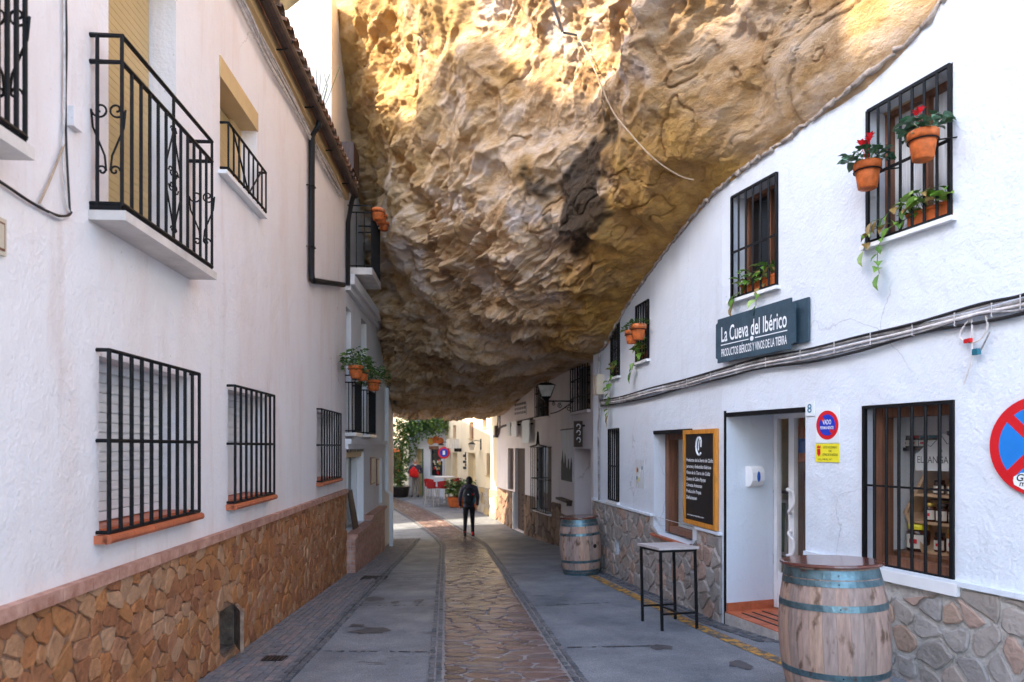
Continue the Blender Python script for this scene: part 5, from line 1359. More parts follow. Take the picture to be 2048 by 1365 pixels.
for i, ln in enumerate(lines):
    text('lettering', ln, WM, m1-ft-.02, mz0+ft+mH*(.68-.073*i), .032, mH*.040, mbrd, 'white_ink', width=min(1, len(ln)/31+.03)*mW*.93, align='LEFT', bold=.016, shear=.12)
text('lettering', 'www.jamonesyvino.com', WM, m1-ft-.04, mz0+ft+mH*.05, .032, mH*.018, mbrd, 'white_ink', width=mW*.6, align='LEFT', bold=.02)
lc, lz = (m0+m1)/2+.0, mz0+ft+mH*.86
mb = MB(); mb.tube([WM.P(lc-.075*math.cos(a_), lz+.10*math.sin(a_), .033) for a_ in np.linspace(R(50), R(310), 22)], .013, 5)
part('emblem_ring', mb, 'white_ink', mbrd)
mb = MB().prism([WM.P(lc+.01, lz-.05, .031), WM.P(lc+.03, lz-.04, .031), WM.P(lc+.025, lz+.03, .031), WM.P(lc-.005, lz+.09, .031), WM.P(lc-.015, lz+.085, .031), WM.P(lc+.003, lz+.02, .031)], WM.n*.004)
mb.prism([WM.P(lc-.06, lz-.01, .031), WM.P(lc-.035, lz-.01, .031), WM.P(lc-.03, lz+.05, .031), WM.P(lc-.05, lz+.09, .031), WM.P(lc-.065, lz+.06, .031)], WM.n*.004)
part('emblem_ham', mb, 'white_ink', mbrd)

# --- small plates by the door
q = WN.rect(1613, 1630, 805, 833); t = thing('house_number_plate', 'small white plate with the blue house number beside the shop door', 'plate', tuple(WN.P(q[0], q[2], .01)))
part('plate', MB().wbox(WN, *q, .001, .012), 'plate', t)
text('number', '8', WN, (q[0]+q[1])/2, q[2]+.03, .014, (q[3]-q[2])*.62, t, 'number_ink', bold=.01)
q = WN.rect(1633, 1680, 817, 886, at=1633); t = thing('no_parking_plate', 'white plate with red ringed blue disc about the driveway beside the display window', 'sign', tuple(WN.P(q[0], q[2], .01)))
part('plate', MB().wbox(WN, *q, .001, .008), 'plate', t)
c_, z_ = (q[0]+q[1])/2-.0, (q[2]+q[3])/2; rd = min((q[1]-q[0])*.47, (q[3]-q[2])*.47)
def disc(W, s, z, r, o0, o1, seg=40, a0=0, a1=2*math.pi):
    return [W.P(s+r*math.cos(a), z+r*math.sin(a), o0) for a in np.linspace(a0, a1, seg+1)[:-1]]
part('red_ring', MB().prism(disc(WN, c_, z_, rd, .008, 0), WN.n*.002), 'red', t)
part('blue_disc', MB().prism(disc(WN, c_, z_, rd*.73, .0105, 0), WN.n*.001), 'deep_blue', t)
def bar_at(W, s, z, ang, l0, l1, w_, o, m, parent, name='red_bar'):
    u = W.r*math.cos(ang)+V(0,0,1)*math.sin(ang); v = W.r*-math.sin(ang)+V(0,0,1)*math.cos(ang); b_ = W.P(s, z, o)
    part(name, MB().prism([b_+u*l0-v*w_, b_+u*l1-v*w_, b_+u*l1+v*w_, b_+u*l0+v*w_], W.n*.001), m, parent)
for l0, l1 in ((-rd*.76, -rd*.45), (rd*.45, rd*.76)): bar_at(WN, c_, z_, R(-45), l0, l1, rd*.13, .0118, 'red', t)
text('lettering', 'VADO', WN, c_, z_+rd*.05, .0131, rd*.32, t, 'white_ink', width=rd*.78, bold=.015)
text('lettering', 'PERMANENTE', WN, c_, z_-rd*.28, .0131, rd*.2, t, 'white_ink', width=rd*1.2, bold=.015)
q = WN.rect(1633, 1679, 888, 924, at=1633); t = thing('licence_plate', 'small yellow town licence plate with red shield under the driveway sign', 'plate', tuple(WN.P(q[0], q[2], .01)))
part('plate', MB().wbox(WN, *q, .001, .008), 'yellow', t)
hw, hh_ = q[1]-q[0], q[3]-q[2]
text('lettering', 'EXCMO. AYUNTAMIENTO', WN, q[0]+hw*.36, q[2]+hh_*.74, .0095, hh_*.13, t, 'black_ink', width=hw*.58)
text('lettering', 'DE', WN, q[0]+hw*.36, q[2]+hh_*.54, .0095, hh_*.12, t, 'black_ink')
text('lettering', 'SETENIL DE LAS BODEGAS', WN, q[0]+hw*.36, q[2]+hh_*.34, .0095, hh_*.13, t, 'black_ink', width=hw*.66)
text('lettering', 'LIC. MPAL. Nº', WN, q[0]+hw*.58, q[2]+hh_*.10, .0095, hh_*.1, t, 'black_ink', width=hw*.6)
sx = q[1]-hw*.14
part('shield', MB().prism([WN.P(sx-hw*.07, q[2]+hh_*.72, .0085), WN.P(sx+hw*.07, q[2]+hh_*.72, .0085), WN.P(sx+hw*.07, q[2]+hh_*.42, .0085), WN.P(sx, q[2]+hh_*.3, .0085), WN.P(sx-hw*.07, q[2]+hh_*.42, .0085)], WN.n*.001), 'red', t)
part('crown', MB().prism([WN.P(sx+hw*.07, q[2]+hh_*.75, .0085), WN.P(sx+hw*.09, q[2]+hh_*.92, .0085), WN.P(sx+hw*.035, q[2]+hh_*.84, .0085), WN.P(sx, q[2]+hh_*.95, .0085), WN.P(sx-hw*.035, q[2]+hh_*.84, .0085), WN.P(sx-hw*.09, q[2]+hh_*.92, .0085), WN.P(sx-hw*.07, q[2]+hh_*.75, .0085)], WN.n*.001), 'red', t)
# --- big no-stopping disc on the near wall
sc_, zc_ = WN.SZ(2078, 893, .03); r_d = 102/F*WN.hit(2078, .03)[1]
t = thing('no_stopping_sign', 'large round red and blue no-stopping sign with arrow on the white wall', 'sign', tuple(WN.P(sc_, zc_, .0)))
part('disc', MB().prism(disc(WN, sc_, zc_, r_d, .012, 0, 56), WN.n*.012), 'red', t)
part('blue_field', MB().prism(disc(WN, sc_, zc_, r_d*.80, .0245, 0, 56), WN.n*.0012), 'blue', t)
bar_at(WN, sc_, zc_, R(45), -r_d*.83, r_d*.83, r_d*.095, .0258, 'red', t); bar_at(WN, sc_, zc_, R(-45), -r_d*.83, r_d*.83, r_d*.095, .0259, 'red', t)
ar = [(0.0,.62),(.16,.46),(.05,.46),(.05,-.46),(.16,-.46),(0,-.60),(-.16,-.46),(-.05,-.46),(-.05,.46),(-.16,.46)]
part('arrow', MB().prism([WN.P(sc_-x*r_d*.9, zc_+y*r_d*.92, .0272) for x, y in ar], WN.n*.0008), 'white_ink', t)
sq = []
for a_ in np.linspace(0, 2*math.pi, 15)[:-1]: q_ = random.uniform(.8, 1.15); sq.append(WN.P(sc_+r_d*.30+math.cos(a_)*.06*q_, zc_-r_d*.70+math.sin(a_)*.055*q_, .0262))
stk_ = part('sticker', MB().prism(sq, WN.n*.0008), 'white_ink', t)
text('sticker_scrawl', 'Gns', WN, sc_+r_d*.29, zc_-r_d*.70, .0275, .045, t, 'black_ink', shear=.2, bold=.02)
text('sticker_scrawl', 'mz', WN, sc_+r_d*.29, zc_-r_d*.80, .0275, .035, t, 'black_ink', shear=.2, bold=.02)
part('bracket', MB().wbox(WN, sc_-.03, sc_+.03, zc_-.15, zc_+.15, -.005, .012), 'steel', t)
# --- soap dispenser inside the doorway (on the far reveal)
W5 = Wall(WN.P(DR[1], 0, 0).to_tuple()[:2], WN.P(DR[1], 0, -.6).to_tuple()[:2], 'R'); W5.n = -WN.d.copy(); W5.r = W5.d.copy()
t = thing('soap_dispenser', 'white soap dispenser with blue drop window on the doorway wall', 'dispenser', tuple(W5.P(.2, -.3, .0)))
s0_, z0_ = W5.SZ(1503, 958); 
k0, k1 = W5.S(1491), W5.S(1519); za, zb_ = W5.SZ(1500, 973)[1], W5.SZ(1500, 933)[1]
mb = MB(); n_ = 7
prf = [(0, .4), (.12, .75), (.3, 1), (.7, 1), (.9, .85), (1, .5)]
for i in range(len(prf)-1):
    (t0, o0), (t1, o1) = prf[i], prf[i+1]
    w0, w1 = (.42 if i == 0 else .5), .5
    zA, zB = za+(zb_-za)*t0, za+(zb_-za)*t1; cc = (k0+k1)/2; hw_ = (k1-k0)/2
    mb.box8([W5.P(cc-hw_, zA, -.0), W5.P(cc+hw_, zA, -.0), W5.P(cc+hw_*.85, zA, .10*o0), W5.P(cc-hw_*.85, zA, .10*o0), W5.P(cc-hw_, zB-.0004, -.0), W5.P(cc+hw_, zB-.0004, -.0), W5.P(cc+hw_*.85, zB-.0004, .10*o1), W5.P(cc-hw_*.85, zB-.0004, .10*o1)])
part('body', mb, 'white_paint', t)
dr_ = [(0, -.42), (.3, -.25), (.38, .0), (.25, .3), (0, .42), (-.25, .3), (-.38, 0), (-.3, -.25)]
part('drop_window', MB().prism([W5.P(cc+x*.055, (za+zb_)/2+y*.14, .101) for x, y in dr_], W5.n*.004), 'blue_plastic', t)
# --- notice sheet on the far leg
q = WM.rect(1270, 1289, 920, 975, at=1270); t = thing('notice_sheet', 'small grey notice with coloured pictures pinned to the white wall', 'notice', tuple(WM.P(q[0], q[2], .01)))
part('backing', MB().wbox(WM, *q, .001, .006), 'curtain', t)
for k in range(9):
    s_ = random.uniform(q[0]+.02, q[1]-.06); z_ = random.uniform(q[2]+.04, q[3]-.1)
    part('picture', MB().wbox(WM, s_, s_+.04, z_, z_+.05, .006+.0006*k, .0075+.0006*k), ('orange_wood', 'teal', 'white_paint', 'chalk', 'yellow', 'box_cream', 'teal', 'white_paint', 'orange_wood')[k], t)
# --- cables along the front
def wn(px, py, o=.04):
    W_ = WN if px > 1447 else WM
    s_, z_ = W_.SZ(px, py, o); return W_.P(s_, z_, o)
pts = [wn(x, y) for x, y in ((2130,578),(2048,604),(1960,628),(1840,657),(1720,684),(1620,708),(1520,728),(1440,748),(1370,768),(1300,786),(1240,800),(1200,806))]
bundle('wall_cable_bundle', pts, [(.018, 'cable_grey', 0, .02, .7), (.014, 'cable_white', -.005, -.012, 1), (.012, 'cable_black', -.012, .05, .8), (.013, 'cable_black', 0, -.055, 1.6), (.010, 'cable_grey', -.01, -.03, 1.5), (.011, 'cable_white', .0, .04, 1)],
    'thick bundle of grey and black cables strung along the white shop wall', clips=16)
t = thing('cable_coil', 'white cable loop with pink and teal clips hanging from the cable bundle', 'cable', tuple(wn(1940, 640)))
mb, _ = cable('x', [wn(1944, 634), wn(1922, 662), wn(1922, 678), wn(1942, 686), wn(1964, 676), wn(1975, 650), wn(1966, 626), wn(1950, 624)], .007, '', ''); part('wire', mb, 'cable_white', t)
mb, _ = cable('x', [wn(1944, 640), wn(1943, 720), wn(1936, 745), wn(1928, 770)], .006, '', ''); part('wire', mb, 'cable_white', t)
mb, _ = cable('x', [wn(1980, 664), wn(1962, 700), wn(1955, 708)], .006, '', ''); part('wire', mb, 'cable_grey', t)
p_ = wn(1936, 682, .045); part('pink_clip', MB().box(p_.x-.012, p_.x+.012, p_.y-.03, p_.y+.03, p_.z-.014, p_.z+.014), 'red_cloth', t)
p_ = wn(1953, 704, .045); part('teal_clip', MB().box(p_.x-.014, p_.x+.014, p_.y-.026, p_.y+.026, p_.z-.02, p_.z+.02), 'teal', t)
t = thing('slack_wire', 'thin pale wire loop hanging under the cable bundle beside the sign', 'cable', tuple(wn(1360, 764)))
mb, _ = cable('x', [wn(1355, 760), wn(1375, 772), wn(1394, 770), wn(1398, 752)], .005, '', ''); part('wire', mb, 'cable_white', t)
t = thing('white_conduit', 'thin whitewashed conduit running down the wall beneath the end of the cable bundle', 'conduit', tuple(wn(1215, 812)))
part('wire', MB().tube([wn(1214, 808, .012), wn(1213, 855, .012)], .010, 6), 'cable_white', t)
t = thing('rock_cable', 'pale cable dangling across the rock face to the top of the white wall', 'cable', tuple(on_rock(1165, 80)))
mb, _ = cable('x', [on_rock(x, y, .1) for x, y in ((1166,78),(1195,150),(1228,225),(1268,275),(1310,318),(1362,352),(1392,360))], .008, '', '', sub=10); part('wire', mb, 'cable_tan', t)
part('pipe', MB().tube([on_rock(1118, 4, .14), on_rock(1136, 70, .14)], .022, 8), 'steel', t); part('bracket', MB().tube([on_rock(1134, 72, .12), on_rock(1166, 80, .10)], .013, 6), 'iron', t)

# --- flower pots on the top window
def cyclamen(label, seed, nfl):
    random.seed(seed)
    r, h = .098, .2
    t = make_pot('cyclamen_pot', r, h, label, 'plant', None)
    ring(t, r*1.0, h*.66)
    part('hanger_arm', MB().tube([(r*.98, 0, h*.66), (r+.12, .0, h*.66)], .006, 5), 'iron', t)
    bushy(t, (0,0,h*.86), .15, .13, 52, 1.3, LEAF_C, as_pieces=True)
    for k in range(nfl):
        a = random.uniform(0, 6.28); q = random.uniform(.02, .12); tip = Vector((math.cos(a)*q, math.sin(a)*q, h+random.uniform(.09, .17)))
        part('flower_stalk', MB().tube([(0,0,h*.86), tip*.5+Vector((0,0,h*.5)), tip], .0028, 4), 'petal', t)
        mb = MB()
        for p in range(5):
            b_ = p*1.256; m_ = Matrix.Translation(tip) @ rotm((math.cos(b_)*.7, math.sin(b_)*.7, .9), 0) @ Matrix.Scale(.62, 4)
            mb.add([m_ @ v.co for v in LEAF.vertices], [tuple(p_.vertices) for p_ in LEAF.polygons])
        part('flower', mb, 'petal', t)
    return t
c1 = cyclamen('red cyclamen in a clay pot hooked to the left end of the upper bars', 3, 4)
c1['label'] = 'clay pot of several small red cyclamen blooms hooked at the bars edge'
s_, z_ = WN.SZ(1735, 378, .17); c1.location = WN.P(s_, z_, .17); c1.rotation_euler.z = R(-20)
c2 = cyclamen('clay pot of red cyclamen with one large bloom hooked mid-way on upper window bars', 8, 2)
s_, z_ = WN.SZ(1846, 321, .16); c2.location = WN.P(s_, z_, .16); c2.rotation_euler.z = R(-20)
# planter box and trailing pothos in the windows
def pothos(W, name, label, s0, s1, z, trails, nup, size, box=True, off=.03):
    t = thing(name, label, 'plant', tuple(W.P((s0+s1)/2, z, 0)))
    if box:
        part('planter', MB().wbox(W, s0, s1, z+.0, z+.11, -.15, -.02), 'terracotta', t)
        part('planter_rim', MB().wbox(W, s0-.01, s1+.01, z+.11, z+.13, -.16, -.012), 'terracotta', t)
    st = MB()
    for i in range(nup):
        s = random.uniform(s0, s1); p = W.P(s, z+.10+random.uniform(.0, .16), random.uniform(-.1, .05))
        d = W.n*random.uniform(.2, 1)+W.d*random.uniform(-1, 1)+V(0,0,random.uniform(-.6,.4))
        piece('leaf', LEAF, None, t, Matrix.Translation(p) @ rotm(d, random.uniform(-.5,.5)) @ Matrix.Scale(size*random.uniform(.7,1.25), 4))
        if i % 2 == 0: st.tube([W.P(s, z+.08, -.07), p], .0028, 4)
    for path in trails:
        P = [W.P(a_, b_, off+.03) for a_, b_ in path]; P[0] = W.P(path[0][0], path[0][1], -.05)
        st.tube(P, .003, 4)
        for i in range(len(P)-1):
            for k in (.0, .5):
                p = P[i].lerp(P[i+1], k) if i or k else P[i]
                d = W.n*random.uniform(.2,.8)+W.d*random.uniform(-1,1)+V(0,0,random.uniform(-1.2,-.1))
                piece('leaf', LEAF, None, t, Matrix.Translation(p) @ rotm(d, random.uniform(-.5,.5)) @ Matrix.Scale(size*random.uniform(.8,1.3), 4))
        piece('leaf', LEAF, None, t, Matrix.Translation(P[-1]) @ rotm(V(0,0,-1)+W.n*.3, .4) @ Matrix.Scale(size*1.5, 4))
    part('stems', st, 'stem', t); return t
a, b, c, d = U1
pothos(WN, 'pothos_planter', 'red planter box with trailing variegated pothos on the highest window sill', a+.05, b-.35, c+.01, [[(b-.30, c+.12), (b-.22, c+.10), (b-.12, c+.09), (b-.04, c+.06), (b-.02, c-.05)], [(b-.36, c+.13), (b-.26, c+.06), (b-.16, c-.05), (b-.15, c-.17), (b-.17, c-.27)], [(b-.4, c+.16), (b-.3, c+.2), (b-.2, c+.15), (b-.1, c+.16)]], 44, 1.1)
a, b, c, d = U2
pothos(WN, 'trailing_plant', 'bright green trailing plant on the barred sill above the shop sign', a+.08, b-.12, c+.01, [[(b-.2, c+.12), (b-.13, c+.03), (b-.1, c-.05)], [(a+.25, c+.1), (a+.24, c-.03), (a+.25, c-.14)]], 46, 1.25)
a, b, c, d = U3
pothos(WM, 'trailing_plant', 'pale green trailing plant on the sill under the twin clay pots', a+.08, b-.1, c+.01, [[(b-.2, c+.12), (b-.05, c+.0), (b+.05, c-.12)]], 34, 1.5)
a, b, c, d = U4
pothos(WM, 'trailing_plant', 'dark hanging plant on the shop-house sill closest to the rock', a+.08, b-.1, c+.01, [[(b-.2, c+.12), (b-.03, c-.05), (b-.0, c-.25), (b-.03, c-.5), (b-.02, c-.60)], [(b-.3, c+.1), (b-.12, c-.1), (b-.1, c-.3)]], 30, 1.4)
for i, (px, py, r, lab) in enumerate(((1277, 680, .105, 'larger clay pot of greenery hooked on the small upper window bars'), (1263, 688, .092, 'smaller clay pot of greenery hooked beside the larger one'))):
    t = make_pot('potted_plant', r, r*2.0, lab, 'plant'); ring(t, r*1.0, r*1.3)
    bushy(t, (0,0,r*1.7), .12, .13, 46, .75); s_, z_ = WM.SZ(px, py, .16+.05*i); t.location = WM.P(s_, z_, .16+.05*i)

# =================================================================== next house on the right (under the rock)
random.seed(21)
R2 = thing('rock_house', 'lilac-grey house under the rock with iron-barred windows, studded door and brown stone base', 'house', (1.3, 16.0, gz(1.3, 16)))
ZQ = 2.6
qd = WQ.rect(1149, 1181, 898, 1090, at=1149); qd = (qd[0], qd[1], gz(1.5, 14.5)-.05, qd[3])
qw = WQ.rect(1146, 1181, 738, 826, at=1146)
part('wall', wall_mesh(WQ, 0, WQ.L, -2.75, ZQ, [(*qd, .55), (*qw, .2)]), 'wall_lilac', R2)
bw = WQ2.rect(1073, 1103, 894, 1018, at=1073); bu = WQ2.rect(1074, 1098, 768, 836, at=1074)
dd = WQ2.rect(1030, 1050, 897, 1058, at=1030); dl = WQ2.rect(1016, 1027, 897, 978, at=1016)
part('wall', wall_mesh(WQ2, 0, WQ2.L, -2.8, ZQ, [(*bw, .12), (*bu, .15), (*dd, .15), (*dl, .12)]), 'wall_lilac', R2)
mb = MB(); c0, c1, c2, c3 = V(1.82,12.2,0), V(5.5,12.25,0), V(5,24.5,0), V(-.5,23.3,0)
for p, q in ((c0, c1), (c1, c2), (c2, c3)): mb.add([p+V(0,0,-2.8), q+V(0,0,-2.8), q+V(0,0,ZQ), p+V(0,0,ZQ)], [(0,1,2,3)])
mb.add([p+V(0,0,ZQ) for p in (c0, c1, c2, c3, V(1.2,16.6,0))], [(0,1,2,3,4)]); part('shell', mb, 'wall_lilac', R2)
def iron_window(W, w, nb, dep, parent, rails=(.3, .7), off=.06, m='dark_wood'):
    win = part('window', MB().wbox(W, *w, -dep, -dep+.02), 'glass_dark', parent)
    part('shutter', MB().wbox(W, w[0]+.02, w[0]+(w[1]-w[0])*.35, w[2]+.02, w[3]-.02, -dep+.021, -dep+.05), m, win)
    part('sill', MB().wbox(W, w[0]-.06, w[1]+.06, w[2]-.06, w[2]-.002, -.05, .09), 'wall_lilac', win)
    z0, z1 = w[2]+.01, w[3]-.01; mb = MB()
    for k in (0.0, *rails, 1.0): z = z0+(z1-z0)*k; part('grille_rail', MB().tube([W.P(w[0], z, -.02), W.P(w[0], z, off), W.P(w[1], z, off), W.P(w[1], z, -.02)], .013, 5), 'iron', win)
    for i in range(nb): s = w[0]+(w[1]-w[0])*i/(nb-1); rod('bar', W.P(s, z0, off), W.P(s, z1, off), .011, 'iron', win)
    s = (w[0]+w[1])/2
    mb = MB()
    for k in range(5):
        z = z0+(z1-z0)*(.2+.15*k); mb.tube([W.P(s+.04*math.cos(a), z+.05*math.sin(a), off+.012) for a in np.linspace(0, 6.28, 9)[:-1]], .007, 4, True)
    mb.tube([W.P(s, z0, off+.012), W.P(s, z1, off+.012)], .006, 4); part('scroll', mb, 'iron', win); return win
iron_window(WQ, qw, 8, .19, R2); iron_window(WQ2, bu, 8, .14, R2)
bwi = iron_window(WQ2, bw, 8, .11, R2, (.5,), .16)
s = (bw[0]+bw[1])/2; z = bw[3]
part('crest', MB().tube([WQ2.P(bw[0]-.05, z, .16), WQ2.P(s-.1, z+.05, .16), WQ2.P(s, z+.38, .16), WQ2.P(s+.1, z+.05, .16), WQ2.P(bw[1]+.05, z, .16)], .025, 6), 'iron', bwi)
part('door', MB().wbox(WQ, qd[0], qd[1], qd[2], qd[3], -.549, -.50), 'brown_wood', R2)
dq = part('studded_door', MB().wbox(WQ2, *dd, -.149, -.10), 'dark_wood', R2)
for i in range(7):
    for j in range(3):
        s = dd[0]+.12+(dd[1]-dd[0]-.24)*j/2; z = dd[2]+.12+i*.16
        part('stud', MB().tube([WQ2.P(s, z, -.10), WQ2.P(s, z, -.075)], .025, 6), 'gutter', dq)
part('window', MB().wbox(WQ2, *dl, -.119, -.08), 'dark_wood', R2)
part('white_jamb', MB().wbox(WQ2, dd[1]+.01, dd[1]+.07, dd[2], -1.42, -.01, .06), 'white_paint', R2)
M['stone_brown'] = mat('brown_stone', (.9,.9,.9), .8, .35, 8, .9, 20, palette=[(.22,.13,.085),(.28,.17,.11),(.17,.11,.08),(.32,.20,.13),(.24,.17,.13)])
wainscot(WQ, 0, qd[0]-.02, -1.62, [], 'stone_brown', 'stone_brown', 'mortar_tan', R2, .3, .24, .03, .012, 60, .012, .01)
wainscot(WQ, qd[1]+.02, WQ.L, -1.62, [], 'stone_brown', 'stone_brown', 'mortar_tan', R2, .3, .24, .03, .012, 60, .012, .01)
for (s0, s1) in ((0, bw[0]-.07), (bw[0]-.06, bw[1]+.06), (bw[1]+.07, dd[0]-.01), (dd[1]+.08, WQ2.L)):
    if s1-s0 > .2: wainscot(WQ2, s0, s1, min(-1.40, bw[2]-.07) if s0 == bw[0]-.06 else -1.40, [], 'stone_brown', 'stone_brown', 'mortar_tan', R2, .32, .24, .03, .012, 60, .012, .01)
# vent blocks, pinned sheets, ledge
q = WQ2.rect(1028, 1053, 812, 834, at=1028); vb = part('vent_panel', MB().wbox(WQ2, *q, -.01, .015), 'wall_lilac', R2)
for i in range(6):
    for j in range(3): sbox('vent_hole', WQ2, q[0]+.06+(q[1]-q[0]-.12)*i/6, q[0]+.03+(q[1]-q[0]-.12)*(i+.7)/6, q[2]+.05+j*.13, q[2]+.12+j*.13, .010, .018, 'chalk', vb)
for (xa, xb, ya, yb, W_, m_, nm, lab, ct) in ((1055, 1069, 842, 886, WQ2, 'plate', 'projecting_sign', 'large weathered white panel hung on the lilac wall', 'sign'),
        (1033, 1043, 844, 874, WQ2, 'white_paint', 'projecting_sign', 'small bright white panel hung above the studded door', 'sign'),
        (1023, 1030, 846, 872, WQ2, 'curtain', 'projecting_sign', 'small grey panel hung beside the bright white one', 'sign')):
    q = W_.rect(xa, xb, ya, yb); t = thing(nm, lab, ct, tuple(W_.P(q[0], q[2], .1)))
    part('panel', MB().wbox(W_, q[0], q[1], q[2], q[3], .13, .16), m_, t); part('bracket', MB().wbox(W_, q[0]+.1, q[1]-.1, q[3]-.12, q[3]-.08, -.01, .129), 'iron', t)
q = WQ.rect(1123.5, 1146, 858, 965, at=1146); t = thing('landscape_banner', 'faded banner of dark trees under pale sky hung on the lilac wall', 'banner', tuple(WQ.P(q[0], q[2], .02)))
part('cloth', MB().wbox(WQ, q[0], q[1], q[2], q[3], .004, .016), 'curtain', t)
n_ = 14; base_ = [WQ.P(q[0]+(q[1]-q[0])*i/n_, q[2]+(q[3]-q[2])*(.30+.12*math.sin(i*1.7)+.10*random.random()+(.1 if i > 8 else 0)), .0175) for i in range(n_+1)]
part('printed_trees', MB().prism([WQ.P(q[0], q[2], .0175), *base_, WQ.P(q[1], q[2], .0175)], WQ.n*.001), mat('faded_green', (.03,.04,.035), .7, .4, 9), t)
part('top_rod', MB().tube([WQ.P(q[0]-.05, q[3], .015), WQ.P(q[1]+.05, q[3], .015)], .014, 6), 'iron', t)
q = WQ.rect(1124, 1145, 999, 1006, at=1145); t = thing('wall_ledge', 'short dark wooden ledge fixed on the wall under the landscape banner', 'shelf', tuple(WQ.P(q[0], q[2], 0)))
part('shelf', MB().wbox(WQ, q[0], q[1], q[2], q[2]+.05, .001, .16), 'dark_wood', t); part('bracket', MB().wbox(WQ, q[0]+.05, q[0]+.09, q[2]-.08, q[2]-.001, .001, .12), 'dark_wood', t)
s_, z_ = WQ.SZ(1160, 868, .1); t = thing('vertical_board_sign', 'narrow dark board with white scrolls standing out above the brown doorway', 'sign', tuple(WQ.P(s_, z_, 0)))
part('board', MB().wbox(WQ, s_-.03, s_+.03, z_-.28, z_+.27, .05, .23), 'dark_wood', t); part('bracket', MB().wbox(WQ, s_-.02, s_+.02, z_+.15, z_+.19, -.01, .05), 'iron', t)
mb = MB()
for k, zz in enumerate((.15, .02, -.13)): mb.tube([WQ.P(s_-.032, z_+zz+.05*math.sin(a), .14+.04*math.cos(a)) for a in np.linspace(0, 4.4, 8)], .012, 4)
part('scrollwork', mb, 'white_ink', t)
# wall lantern on its scrolled bracket
s_, z_ = WQ.SZ(1146, 803, 0); lan = thing('wall_lantern', 'black iron lantern on a scrolled bracket reaching out under the rock', 'lantern', tuple(WQ.P(s_, z_, 0)))
o_ = .62; ps = WQ.P(s_, z_, o_)
part('arm', MB().tube([WQ.P(s_, z_, -.02), WQ.P(s_, z_, o_+.03)], .016, 6), 'iron', lan)
mb = MB(); mb.tube([WQ.P(s_, z_-.02-.26*math.sin(t_*1.5), .02+.5*t_) for t_ in np.linspace(1, 0, 9)], .011, 5)
for (oo, zz, rr, a0, sg) in ((.10, -.16, .075, 0, 1), (.30, -.1, .06, 2, -1), (.45, -.06, .045, 1, 1)): mb.tube(spiral(WQ, s_, z_+zz, oo, rr, 1.5, a0, sg, 'o'), .009, 4)
part('scrollwork', mb, 'iron', lan)
def frustum(c, w0, w1, h): return MB().box8([(c.x-w0,c.y-w0,c.z),(c.x+w0,c.y-w0,c.z),(c.x+w0,c.y+w0,c.z),(c.x-w0,c.y+w0,c.z),(c.x-w1,c.y-w1,c.z+h),(c.x+w1,c.y-w1,c.z+h),(c.x+w1,c.y+w1,c.z+h),(c.x-w1,c.y+w1,c.z+h)])
hd_ = part('lantern_head', frustum(ps+V(0,0,.10), .10, .185, .24), 'lamp_glass', lan)
part('base', frustum(ps+V(0,0,.0), .03, .12, .098), 'iron', hd_); part('cap', frustum(ps+V(0,0,.342), .21, .10, .06), 'iron', hd_)
mb = MB()
for sx in (-1,1):
    for sy in (-1,1): mb.tube([ps+V(sx*.103, sy*.103, .1), ps+V(sx*.19, sy*.19, .342)], .01, 4)
part('corner_bar', mb, 'iron', hd_, kind='stuff')
# meter box and conduit at the end of the shop house
t = thing('meter_box', 'cream electrical box on the corner edge of the white shop house', 'box', tuple(WM.P(4.7, .9, .05)))
s_, z_ = WM.SZ(1199, 790, .05); part('box', MB().wbox(WM, s_-.12, s_+.14, z_-.0, z_+.34, .001, .12), 'box_cream', t)
part('lid', MB().wbox(WM, s_-.10, s_+.12, z_+.02, z_+.32, .12, .13), 'box_cream', t)
part('conduit', MB().tube([WM.P(s_, z_, .05), WM.P(s_, z_-.22, .05), WM.P(s_+.1, z_-.55, .04), WM.P(s_+.1, -.95, .03)], .018, 6).tube([WM.P(s_+.05, z_+.34, .05), WM.P(s_+.05, z_+.7, .04)], .018, 6), 'cable_grey', t)
# conduit runs on the rock house
t = thing('conduit_run', 'brown cable run crossing the lilac wall beneath the vent holes', 'cable', tuple(WQ2.P(1.5, .9, .03)))
def wq2(px, py, o=.04): s_, z_ = WQ2.SZ(px, py, o); return WQ2.P(s_, z_, o)
for off in (0, .03):
    mb, _ = cable('x', [wq2(x, y)+V(0,0,off) for x, y in ((1076,836),(1050,842),(1020,850),(1000,856),(996,868),(988,874))], .02, '', ''); part('wire', mb, 'gutter', t)
t = thing('conduit_loop', 'bent grey conduit looping beside the junction of lilac and cream houses', 'conduit', tuple(wq2(996, 840)))
mb, _ = cable('x', [wq2(x, y) for x, y in ((993,815),(996,835),(994,860),(996,872),(1000,850),(999,828))], .022, '', ''); part('wire', mb, 'gutter', t)
part('box', MB().wbox(WQ2, WQ2.S(994)-.2, WQ2.S(994), .3, .7, .001, .1), 'gutter', t)

